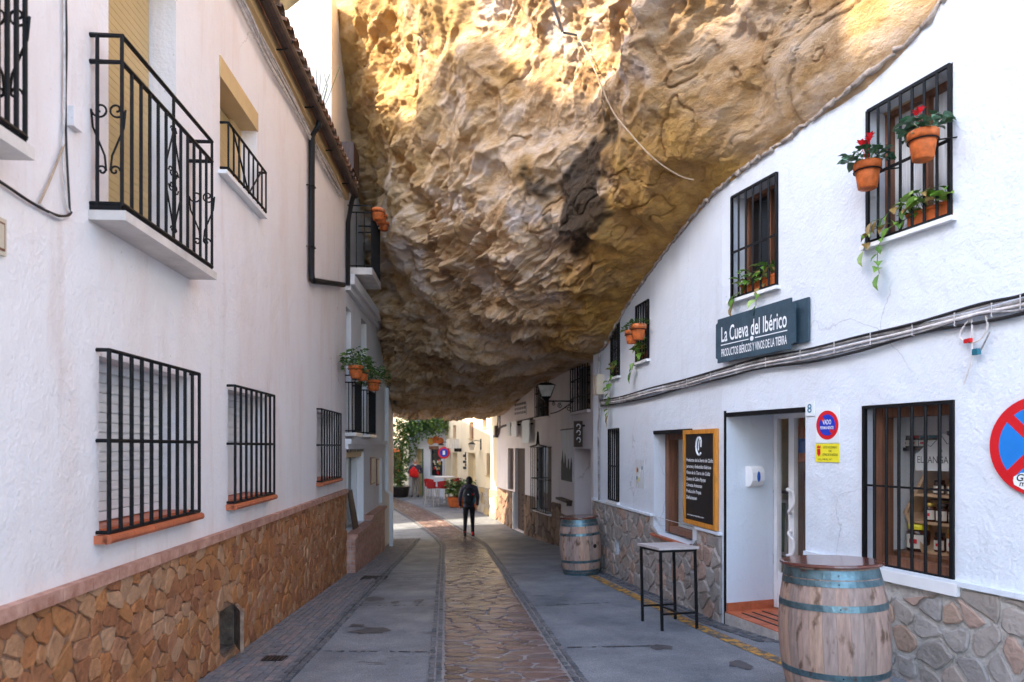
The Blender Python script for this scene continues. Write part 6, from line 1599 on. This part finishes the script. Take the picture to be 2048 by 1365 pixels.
# =================================================================== sunlit house and far shop
R3 = thing('cream_house', 'sunlit cream house with small windows and pale squared stone base beyond the rock', 'house', (-1.6, 27, gz(-1.6, 27)))
h3 = [WT.rect(906, 912, 851, 878), WT.rect(939, 947, 845, 877), WT.rect(965, 973, 830, 856), WT.rect(973, 980, 907, 951)]
d3 = [WT.rect(904, 915, 905, 985), WT.rect(936, 951, 906, 1010)]
d3 = [(a, b, -2.45, d) for a, b, c, d in d3]
part('wall', wall_mesh(WT, 0, WT.L, -2.8, 3.2, [(*x, .15) for x in h3]+[(*x, .25) for x in d3]), 'wall_cream', R3)
mb = MB(); c0, c1, c2, c3 = V(-.5,23.3,0), V(4.5,25.5,0), V(2,33,0), V(-2.95,30.5,0)
for p, q in ((c0, c1), (c1, c2), (c2, c3)): mb.add([p+V(0,0,-2.8), q+V(0,0,-2.8), q+V(0,0,3.2), p+V(0,0,3.2)], [(0,1,2,3)])
mb.add([p+V(0,0,3.2) for p in (c0, c1, c2, c3)], [(0,1,2,3)]); part('shell', mb, 'wall_cream', R3)
for x in h3:
    w_ = part('window', MB().wbox(WT, *x, -.149, -.11), 'brown_wood', R3); part('sill', MB().wbox(WT, x[0]-.04, x[1]+.04, x[2]-.05, x[2]-.002, -.1, .05), 'cream', w_)
for x in d3:
    w_ = part('door', MB().wbox(WT, *x, -.249, -.2), 'room_tan', R3); part('door_pane', MB().wbox(WT, x[0]+.1, x[1]-.45, x[2]+.3, x[3]-.1, -.199, -.19), 'glass_dark', w_)
for s0, s1 in ((0, d3[1][0]-.05), (d3[1][1]+.05, d3[0][0]-.05)):
    wainscot(WT, s0, s1, -1.50, [], 'stone_block', 'stone_block', 'mortar_grey', R3, .42, .27, .025, .01, 70, .012, .006, 1, 1)
def wall_lamp(W, px, py, lab):
    s_, z_ = W.SZ(px, py, 0); t = thing('wall_lamp', lab, 'lamp', tuple(W.P(s_, z_, 0))); p = W.P(s_, z_-.12, .35)
    part('arm', MB().tube([W.P(s_, z_-.15, 0), W.P(s_, z_+.1, .02), W.P(s_, z_+.12, .2), p+V(0,0,.2)], .014, 5), 'iron', t)
    part('lantern', frustum(p-V(0,0,.12), .07, .12, .22), 'lamp_glass', t); part('cap', frustum(p+V(0,0,.101), .14, .05, .08), 'iron', t)
    part('back_plate', MB().wbox(W, s_-.05, s_+.05, z_-.22, z_+.18, -.005, .02), 'iron', t)
wall_lamp(WT, 962, 888, 'black lantern beside the open door of the cream house'); wall_lamp(WT, 898, 890, 'black lantern at the corner of the cream house by the round road sign')
q = WT.rect(917, 929, 879, 897); t = thing('bracket_sign', 'grey hanging sign box with black bracket on the cream house', 'sign', tuple(WT.P(q[0], q[2], .2)))
part('box', MB().wbox(WT, (q[0]+q[1])/2-.05, (q[0]+q[1])/2+.05, q[2], q[3], .12, .62), 'curtain', t); part('bracket', MB().wbox(WT, (q[0]+q[1])/2-.02, (q[0]+q[1])/2+.02, q[2]-.14, q[2]-.001, -.01, .3), 'iron', t)
t = thing('wall_lettering', 'short stacked lines of black letters painted between the cream house doors', 'sign', tuple(WT.P(WT.S(926), 0, 0)))
for k, y in enumerate((907, 912, 918, 924, 930, 936)):
    s_, z_ = WT.SZ(928, y); wd = (.25, .5, .2, .55, .2, .5)[k]
    for i in range(int(wd/.1)): part('letter', MB().wbox(WT, s_-.35+i*.1, s_-.35+i*.1+.07, z_-.05, z_+.05, .001, .01), 'black_ink', t)
R4 = thing('far_shop', 'white shop front at the bend with green-edged door and dark display window', 'house', (-3.9, 31, gz(-3.9, 31)))
fd = (WF.S(847), WF.S(829), -2.3, (HY-898)/F*31.1); fw = (WF.S(885), WF.S(861), (HY-952)/F*30.8, (HY-898)/F*30.8)
part('wall', wall_mesh(WF, 0, WF.L, -2.6, 2.6, [(*fd, .3), (*fw, .15)]), 'wall_white', R4)
mb = MB(); c0, c1, c2, c3 = V(-2.95,30.5,0), V(-1.5,33.5,0), V(-3.5,35,0), V(-4.75,31.3,0)
for p, q in ((c0, c1), (c1, c2), (c2, c3)): mb.add([p+V(0,0,-2.8), q+V(0,0,-2.8), q+V(0,0,2.6), p+V(0,0,2.6)], [(0,1,2,3)])
mb.add([p+V(0,0,2.6) for p in (c0, c1, c2, c3)], [(0,1,2,3)]); part('shell', mb, 'wall_white', R4)
w_ = part('door', MB().wbox(WF, *fd, -.299, -.25), 'room_tan', R4); part('door_edge', MB().wbox(WF, fd[0], fd[0]+.06, fd[2], fd[3], -.25, .02), mat('green_paint', (.02,.12,.08), .5), w_)
w_ = part('display_window', MB().wbox(WF, *fw, -.149, -.12), 'glass_dark', R4); part('awning_bars', MB().wbox(WF, fw[0]-.05, fw[1]+.05, fw[3]-.02, fw[3]+.12, -.1, .06), 'brown_wood', w_)
for i in range(24):
    s_ = random.uniform(fw[0]+.05, fw[1]-.1); z_ = random.uniform(fw[2]+.05, fw[3]-.5)
    part('display_good', MB().wbox(WF, s_, s_+.08, z_, z_+.1, -.12, -.10-.001*i), ('box_cream', 'gold', 'leaf_isl', 'white_paint', 'red')[i % 5], w_)
for i, (px, py) in enumerate(((862, 883), (872, 880), (881, 883))):
    s_ = WF.S(px); z_ = (HY-py)/F*31; t = thing('wall_plate', ('tilted yellowish', 'middle orange', 'round orange')[i]+' ceramic plate hung on the white far shop front', 'plate', tuple(WF.P(s_, z_, 0)))
    part('plate', MB().tube([WF.P(s_, z_, .0), WF.P(s_, z_, .03)], .17, 16), 'terracotta' if i else 'gold', t); part('rim', MB().tube([WF.P(s_+.15*math.cos(a), z_+.15*math.sin(a), .035) for a in np.linspace(0, 6.28, 17)[:-1]], .015, 5, True), 'pot', t)
t = thing('round_road_sign', 'small round red and blue road sign on a thin post at the bend', 'sign', (-2.95, 29.6, gz(-2.95, 29.6)))
zz = (HY-906)/F*29.6; c_ = V(-2.95, 29.6, zz)
part('post', MB().tube([V(-2.95, 29.64, gz(-2.95,29.6)), V(-2.95, 29.64, zz+.3)], .03, 8), 'steel', t)
part('disc', MB().tube([c_, c_+V(0,-.02,0)], .26, 24), 'red', t); part('blue_field', MB().tube([c_+V(0,-.021,0), c_+V(0,-.024,0)], .18, 24), 'deep_blue', t)
part('white_mark', MB().box(c_.x-.05, c_.x+.05, c_.y-.03, c_.y-.0245, c_.z-.09, c_.z+.09), 'white_ink', t)
R5 = thing('end_house', 'cream house with an orange-framed door closing the end of the lane', 'house', (-7, 38, gz(-7, 38)))
WG = Wall((-3.5, 38.5), (-12, 37.5), 'R'); WG.n = V(-.117, -.993, 0).normalized(); WG.r = -WG.d
gd = (WG.S(796), WG.S(786), -2.1, (HY-905)/F*38)
part('wall', wall_mesh(WG, 0, WG.L, -2.4, 5.0, [(*gd, .2)]), 'wall_cream', R5); part('door', MB().wbox(WG, *gd, -.199, -.12), 'dark_wood', R5)
part('door_frame', MB().wbox(WG, gd[0]-.15, gd[0]-.002, -2.1, gd[3], -.1, .05).wbox(WG, gd[1]+.002, gd[1]+.15, -2.1, gd[3], -.1, .05).wbox(WG, gd[0]-.15, gd[1]+.15, gd[3]+.002, gd[3]+.2, -.1, .05), 'terracotta', R5)
shell(WG, 0, WG.L, -2.4, 5.0, 5, R5, 'wall_white')

R6 = thing('shade_house', 'unseen white house added behind the terrace house to shade the bend', 'house', (-8, 28, gz(-8, 28)))  # added out of view, height set to keep direct sun off the bend
WH = Wall((-6.2, 21.5), (-7.4, 36), 'L')
hs = [(2+3*k, 3+3*k, .6, 1.9, .15) for k in range(4)]
part('wall', wall_mesh(WH, 0, WH.L, -2.8, 4.3, hs), 'wall_white', R6); shell(WH, 0, WH.L, -2.8, 4.3, 5, R6, 'wall_white')
for x in hs: part('window', MB().wbox(WH, *x[:4], -.149, -.1), 'brown_wood', R6)
# climbing plant over the far shop, rooted in its dark tub
vp = V(-5.05, 30.6, gz(-5.05, 30.6)); vine = thing('climbing_vine', 'leafy climbing vine trained over the far shop front from a dark tub', 'plant', tuple(vp))
part('tub', MB().lathe([(.34, 0), (.40, .05), (.46, .42), (.50, .44), (.48, .48), (.40, .46)], vp, 18), 'chalk', vine)
st = MB(); mb = MB(); path = [vp+V(0,0,.4), V(-5.0,30.9,-.9), V(-4.95,30.95,.1), V(-4.8,30.9,.75), V(-4.2,30.75,.95), V(-3.5,30.45,1.05), V(-2.9,30.2,1.15)]
st.tube(path, .03, 6); P = np.array([tuple(p) for p in path])
for i in range(2600):
    tt = random.random()**.85*(len(P)-1.01); c = crom(P, np.array([tt]))[0]; w_ = .15+.30*min(1, tt/2.0) if tt < 3 else .42
    p = Vector(c)+V(random.gauss(0, w_*.65), random.gauss(-.12, .14), random.gauss(0, w_*.65))
    d = V(random.uniform(-1,1), random.uniform(-1,.2), random.uniform(-1,.3)); m_ = Matrix.Translation(p) @ rotm(d, random.uniform(-1,1)) @ Matrix.Scale(random.uniform(1.1, 2.0), 4)
    mb.add([m_ @ v.co for v in LEAF.vertices], [tuple(q.vertices) for q in LEAF.polygons])
part('trunk', st, 'stem', vine); part('foliage', mb, 'leaf_isl', vine)
for i, (x, y, lab) in enumerate(((-2.15, 26.6, 'bushy green plant in a clay trough by the cream house'), (-1.35, 25.9, 'tall leafy plant against the stone base of the cream house'))):
    z = gz(x, y); t = thing('planter_bush', lab, 'plant', (x, y, z))
    part('trough', MB().lathe([(.2, 0), (.24, .04), (.30, .38), (.32, .40), (.26, .40)], (x,y,z), 14, 1.3, .8), 'terracotta', t); random.seed(i+50)
    bushy(t, (x, y, z+.38), .42, .75, 260, 1.7)

# =================================================================== street furniture
def make_barrel(r0, r1, H, label):
    t = thing('wine_barrel', label, 'barrel'); n = 26; k = 9
    rad = lambda z: r0+(r1-r0)*(1-(2*z/H-1)**2)
    zs = [H*i/k for i in range(k+1)]; hw = math.pi/n*.985
    v = []
    for z in zs:
        for a, dr in ((-hw, 0), (0, .0015), (hw, 0)): v.append(((rad(z)+dr)*math.cos(a), (rad(z)+dr)*math.sin(a), z))
        for a in (hw, -hw): v.append(((rad(z)-.025)*math.cos(a), (rad(z)-.025)*math.sin(a), z))
    f = []
    for i in range(k):
        for j in range(5): f.append((i*5+j, i*5+(j+1) % 5, (i+1)*5+(j+1) % 5, (i+1)*5+j))
    f += [(4,3,2,1,0), tuple(k*5+j for j in range(5))]
    me = MB().add(v, f).mesh('stave'); me.materials.append(M['stave'])
    for i in range(n): piece('stave', me, None, t, Matrix.Rotation(2*math.pi*i/n, 4, 'Z'))
    for z, h in ((.02, .055), (.082, .04), (.235, .042), (H-.277, .042), (H-.122, .04), (H-.075, .058)):
        part('hoop', MB().lathe([(rad(z)+.0005, z), (rad(z)+.004, z), (rad(z+h)+.004, z+h), (rad(z+h)+.0005, z+h)], seg=40), 'hoop', t, False)
        part('rivet', MB().tube([(-(rad(z)+.003)*.6, -(rad(z)+.003)*.8, z+h/2), (-(rad(z)+.009)*.6, -(rad(z)+.009)*.8, z+h/2)], .005, 6), 'iron', t)
    part('lid', MB().lathe([(r0*.9, H-.005), (r0+.035, H-.002), (r0+.042, H+.006), (r0+.04, H+.018), (r0+.03, H+.022)], seg=44), 'lid', t)
    return t
bar1 = make_barrel(.288, .352, .95, 'large oak wine barrel with steel hoops and varnished lid standing by the display window')
b1 = (2.215, 4.66); bar1.location = (*b1, gz(*b1)-.015); bar1.rotation_euler = (R(-3.0), R(0), R(20))
bar2 = make_barrel(.282, .345, .95, 'pale oak wine barrel with bung hole standing at the far corner of the shop')
part('bung_hole', MB().tube([(-.2, -.272, .5), (-.206, -.281, .5)], .035, 12), 'chalk', bar2)
b2 = (1.155, 11.35); bar2.location = (*b2, gz(*b2)-.01); bar2.rotation_euler = (R(-2.8), 0, R(75))
# tall table
tb = thing('bar_table', 'small square table with pale plank top and thin black metal legs', 'table')
TH = .85; hx, hy = .205, .265
for i in range(4): part('top_plank', MB().box(-hx-.02+i*(2*hx+.04)/4+.0015, -hx-.02+(i+1)*(2*hx+.04)/4-.0015, -hy-.02, hy+.02, TH-.025, TH), 'table_top', tb)
part('frame', MB().box(-hx, hx, -hy, -hy+.025, TH-.052, TH-.0255).box(-hx, hx, hy-.025, hy, TH-.052, TH-.0255).box(-hx, -hx+.025, -hy+.026, hy-.026, TH-.052, TH-.0255).box(hx-.025, hx, -hy+.026, hy-.026, TH-.052, TH-.0255), 'iron', tb)
for sx in (-1,1):
    for sy in (-1,1): part('leg', MB().box(*sorted((sx*hx, sx*(hx-.025))), *sorted((sy*hy, sy*(hy-.025))), 0, TH-.053), 'iron', tb)
for sy in (-1,1): part('stretcher', MB().box(-hx+.026, hx-.026, *sorted((sy*hy-sy*.004, sy*(hy-.021))), .16, .18), 'iron', tb)
part('stretcher', MB().box(-.011, .011, -hy+.022, hy-.022, .162, .178), 'iron', tb)
tx, ty = 1.67, 7.26; tb.location = (tx, ty, gz(tx, ty)-.008); tb.rotation_euler = (R(-3.0), 0, R(12))
# stools and high table at the bend
def make_stool(label, group):
    t = thing('bar_chair', label, 'chair', (0,0,0), group)
    for sx in (-1,1):
        for sy in (-1,1): part('leg', MB().tube([(sx*.22, sy*.22, 0), (sx*.15, sy*.15, .72)], .016, 6), 'steel', t)
    part('foot_ring', MB().tube([(sx*.20, sy*.20, .25) for sx, sy in ((-1,-1),(1,-1),(1,1),(-1,1))], .011, 5, True), 'steel', t)
    part('seat', MB().lathe([(.16, .70), (.21, .72), (.22, .75), (.20, .77)], seg=18), 'chair_red', t, True)
    mb = MB(); k = 9
    inn = [(.21*math.cos(a), .21*math.sin(a)) for a in np.linspace(R(20), R(160), k)]
    mb.add([(x, y, .76) for x, y in inn]+[(x*1.12, y*1.12, 1.02-.05*abs(i-4)/4) for i, (x, y) in enumerate(inn)]+[(x*1.1, y*1.1, .76) for x, y in inn]+[(x*1.2, y*1.2, 1.02-.05*abs(i-4)/4) for i, (x, y) in enumerate(inn)],
        [(i, i+1, k+i+1, k+i) for i in range(k-1)]+[(2*k+i+1, 2*k+i, 3*k+i, 3*k+i+1) for i in range(k-1)]+[(k+i, k+i+1, 3*k+i+1, 3*k+i) for i in range(k-1)])
    part('backrest', mb, 'chair_red', t); return t
st0 = make_stool('red tub-backed bar chair with steel legs at the white high table', 'red bar chairs round the high table')
spots = [(-3.35, 27.9, 40), (-3.15, 27.0, 150), (-2.75, 27.0, 200), (-2.25, 27.2, 250), (-2.35, 28.1, 330)]
for i, (x, y, a) in enumerate(spots):
    o = st0 if i == 0 else copy_tree(st0); o.location = (x, y, gz(x, y)); o.rotation_euler.z = R(a)
hx_, hy_ = -2.72, 27.6; t = thing('high_table', 'round white high table on a single white column at the bend', 'table', (hx_, hy_, gz(hx_, hy_))); zg = gz(hx_, hy_)
part('base', MB().lathe([(.30, 0), (.30, .02), (.06, .05)], (hx_,hy_,zg), 20), 'steel', t); part('column', MB().lathe([(.045, .04), (.045, 1.08)], (hx_,hy_,zg), 10), 'white_paint', t); part('top', MB().lathe([(.40, 1.08), (.42, 1.09), (.42, 1.12), (.40, 1.13)], (hx_,hy_,zg), 24), 'white_paint', t)

# =================================================================== people
def body(name, label, joints, edges, rules, mats, loc, rz, fingers=()):
    me = bpy.data.meshes.new(name); names = list(joints)
    me.from_pydata([joints[n][:3] for n in names], [(names.index(a), names.index(b)) for a, b in edges], [])
    tmp = bpy.data.objects.new('tmp', me); col.objects.link(tmp)
    tmp.modifiers.new('s', 'SKIN'); sd = tmp.modifiers.new('b', 'SUBSURF'); sd.levels = 2; sd.render_levels = 2
    for i, n in enumerate(names):
        r = joints[n][3]; sv = me.skin_vertices[0].data[i]; sv.radius = (r, joints[n][4] if len(joints[n]) > 4 else r); sv.use_root = (n == 'pelvis')
    dg = bpy.context.evaluated_depsgraph_get(); e = tmp.evaluated_get(dg); m0 = e.to_mesh()
    v = [tuple(x.co) for x in m0.vertices]; f = [tuple(p.vertices) for p in m0.polygons]; e.to_mesh_clear(); bpy.data.objects.remove(tmp)
    mb = MB().add(v, f); nb = len(f)
    for pth, r in fingers: mb.tube(pth, r, 6, taper=[1]*(len(pth)-1)+[.6])
    o = single(name, mb, None, label, 'person', (0,0,0), None, True)
    for m in mats: o.data.materials.append(M[m])
    for i, p in enumerate(o.data.polygons):
        p.material_index = rules(p.center) if i < nb else mats.index('skin')
    o.location = loc; o.rotation_euler.z = rz; return o
random.seed(9)
E = [('pelvis','waist'),('waist','chest'),('chest','neck'),('neck','head'),('head','crown')]
for s in 'lr': E += [('pelvis','hip'+s),('hip'+s,'knee'+s),('knee'+s,'ankle'+s),('ankle'+s,'toe'+s),('chest','sho'+s),('sho'+s,'elb'+s),('elb'+s,'wri'+s),('wri'+s,'han'+s)]
def hand(p, d, side):
    """five fingers at the end of a forearm"""
    p, d = Vector(p), Vector(d).normalized(); sd = d.cross(V(0,0,1) if abs(d.z) < .8 else V(1,0,0)).normalized(); pal = d.cross(sd); out = []
    for k in range(4):
        b = p + sd*(.028-.019*k); L = (.062, .072, .068, .052)[k]
        out.append(([b-d*.02, b+d*L*.5+pal*.006, b+d*L*.8+pal*.022], .009))
    b = p+sd*.03-d*.045; out.append(([b-d*.01, b+sd*.025+d*.02, b+sd*.03+d*.05+pal*.01], .010)); return out
J = {'pelvis':(0,0,.92,.135,.10),'waist':(0,.01,1.08,.13,.10),'chest':(0,.02,1.30,.175,.125),'neck':(0,.03,1.47,.06),'head':(0,.04,1.58,.085),'crown':(0,.045,1.66,.07),
     'hipl':(-.09,0,.86,.098),'kneel':(-.10,-.02,.48,.066),'anklel':(-.105,-.16,.11,.048),'toel':(-.11,-.06,.05,.042),
     'hipr':(.09,0,.86,.098),'kneer':(.095,.06,.48,.066),'ankler':(.10,.08,.09,.048),'toer':(.105,.22,.035,.040),
     'shol':(-.19,.02,1.38,.082),'elbl':(-.255,-.03,1.12,.06),'wril':(-.255,.06,.88,.046),'hanl':(-.25,.085,.80,.036),
     'shor':(.19,.02,1.38,.082),'elbr':(.25,-.01,1.12,.06),'wrir':(.23,.14,.93,.046),'hanr':(.225,.19,.87,.038)}
bx, by = (938-CX)/F*19.4, 19.4
pz = gz(bx, by)
def rl(c):
    if c.z < .13: return 3
    if c.z < .86: return 1 if not (abs(c.x) > .2 and c.z < .87 and c.z > .7) else 2
    if c.z > 1.47: return 4
    return 0
pers = body('person', 'person in dark jacket and black trousers walking away down the middle of the lane', J, E, rl, ['jacket_dark', 'trousers_black', 'skin', 'pack', 'hair_dark'], (bx, by, pz), R(-2),
    hand((-.265,.085,.78), (0,.2,-1), 'l')+hand((.225,.19,.85), (-.1,.5,-.8), 'r'))
def lump(mb, c, r, seg=14, rings=8):
    prof = [(math.sin(math.pi*i/rings), -math.cos(math.pi*i/rings)) for i in range(rings+1)]; b = len(mb.v)
    for sr, sz in prof:
        for k in range(seg): a = 2*math.pi*k/seg; mb.v.append((c[0]+r[0]*sr*math.cos(a), c[1]+r[1]*sr*math.sin(a), c[2]+r[2]*sz))
    for i in range(rings):
        for k in range(seg): mb.f.append((b+i*seg+k, b+i*seg+(k+1)%seg, b+(i+1)*seg+(k+1)%seg, b+(i+1)*seg+k))
    return mb
ORG[pers] = Vector((0,0,0))
hair = part('hair', lump(lump(MB(), (0,.035,1.60), (.095,.105,.12)), (0,-.02,1.53), (.07,.06,.09)), 'hair_dark', pers, True)
hood = part('hood', lump(MB(), (0,-.085,1.42), (.15,.07,.085)), 'jacket_dark', pers, True)
shoe = MB(); lump(shoe, (-.107,-.11,.07), (.05,.11,.055)); part('shoe', shoe, 'chalk', pers, True)
shoe = MB(); lump(shoe, (.103,.14,.045), (.05,.13,.05)); part('shoe', shoe, 'chalk', pers, True)
part('red_heel', lump(MB(), (.103,.035,.085), (.03,.03,.05)), 'red_cloth', pers, True); part('red_heel', lump(MB(), (-.09,-.16,.16), (.03,.03,.035)), 'red_cloth', pers, True)
bp_ = thing('backpack', 'black backpack with small white badge worn by the walking person', 'backpack'); mb = MB()
lump(mb, (0,-.20,1.17), (.165,.105,.25), 16, 10); part('bag', mb, 'pack', bp_, True); part('front_pocket', lump(MB(), (0,-.285,1.06), (.12,.05,.12)), 'pack', bp_, True)
part('badge', lump(MB(), (.01,-.305,1.22), (.022,.012,.018)), 'white_ink', bp_, True)
for sx in (-1,1): part('strap', MB().tube([(sx*.10,-.12,1.36),(sx*.12,.0,1.475),(sx*.12,.15,1.40),(sx*.13,.16,1.2),(sx*.14,.02,1.0),(sx*.12,-.14,.98)], .022, 6), 'pack', bp_)
part('side_bottle', lump(MB(), (.165,-.19,1.04), (.04,.04,.1)), 'teal', bp_, True); part('red_tag', lump(MB(), (.13,-.27,1.22), (.03,.02,.025)), 'red_cloth', bp_, True)
bp_.location = (bx, by, pz); bp_.rotation_euler.z = R(-2)
# man at the far shop door
J2 = dict(J)
J2.update({'anklel':(-.11,0,.09,.048),'toel':(-.13,.14,.04,.042),'kneel':(-.10,.02,.48,.07),'kneer':(.10,.02,.48,.07),'ankler':(.13,0,.09,.048),'toer':(.17,.13,.04,.042),
   'elbl':(-.30,.02,1.13,.068),'wril':(-.15,.22,1.10,.05),'hanl':(-.07,.26,1.12,.038),'elbr':(.29,.03,1.12,.068),'wrir':(.14,.24,1.04,.05),'hanr':(.06,.28,1.05,.038)})
mx_, my_ = (831-CX)/F*30.4, 30.4; mz = gz(mx_, my_)
def rl2(c):
    if c.z < .10: return 3
    if c.z < .90: return 1
    if c.z > 1.47: return 2
    if c.y > .235 and 1.0 < c.z < 1.2: return 2
    return 0
man = body('person', 'grey-haired person in dark pullover and grey trousers standing at the far shop door', J2, E, rl2, ['jacket_dark', 'trousers_grey', 'skin', 'chalk'], (mx_, my_, mz), R(180),
    hand((-.05,.27,1.12), (1,.2,.1), 'l')+hand((.04,.29,1.05), (-1,.2,.0), 'r')); ORG[man] = Vector((0,0,0))
part('hair', lump(MB(), (0,.02,1.64), (.09,.10,.075)), 'hair_grey', man, True)
face = MB(); lump(face, (0,.13,1.575), (.014,.022,.025)); part('nose', face, 'skin', man, True)
for sx in (-1,1): part('eye', lump(MB(), (sx*.032,.118,1.60), (.012,.008,.007)), 'chalk', man, True); part('ear', lump(MB(), (sx*.09,.035,1.58), (.014,.025,.035)), 'skin', man, True)
part('mouth', lump(MB(), (0,.117,1.535), (.028,.008,.006)), 'red_cloth', man, True); part('collar', lump(MB(), (0,.06,1.45), (.075,.07,.03)), 'white_paint', man, True)
rj = thing('red_garment', 'bright red garment held folded in the arms of the person at the shop door', 'clothing'); mb = MB(); random.seed(4)
lump(mb, (.05,.27,1.12), (.19,.09,.24), 18, 12); mb.v = [(x+.02*math.sin(z*31+x*9), y+.018*math.sin(x*27+z*11), z+.02*math.sin(x*23)) for x, y, z in mb.v]
part('cloth', mb, 'red_cloth', rj, True); part('sleeve', lump(MB(), (-.12,.26,1.02), (.06,.06,.16)), 'red_cloth', rj, True)
rj.location = (mx_, my_, mz); rj.rotation_euler.z = R(180)
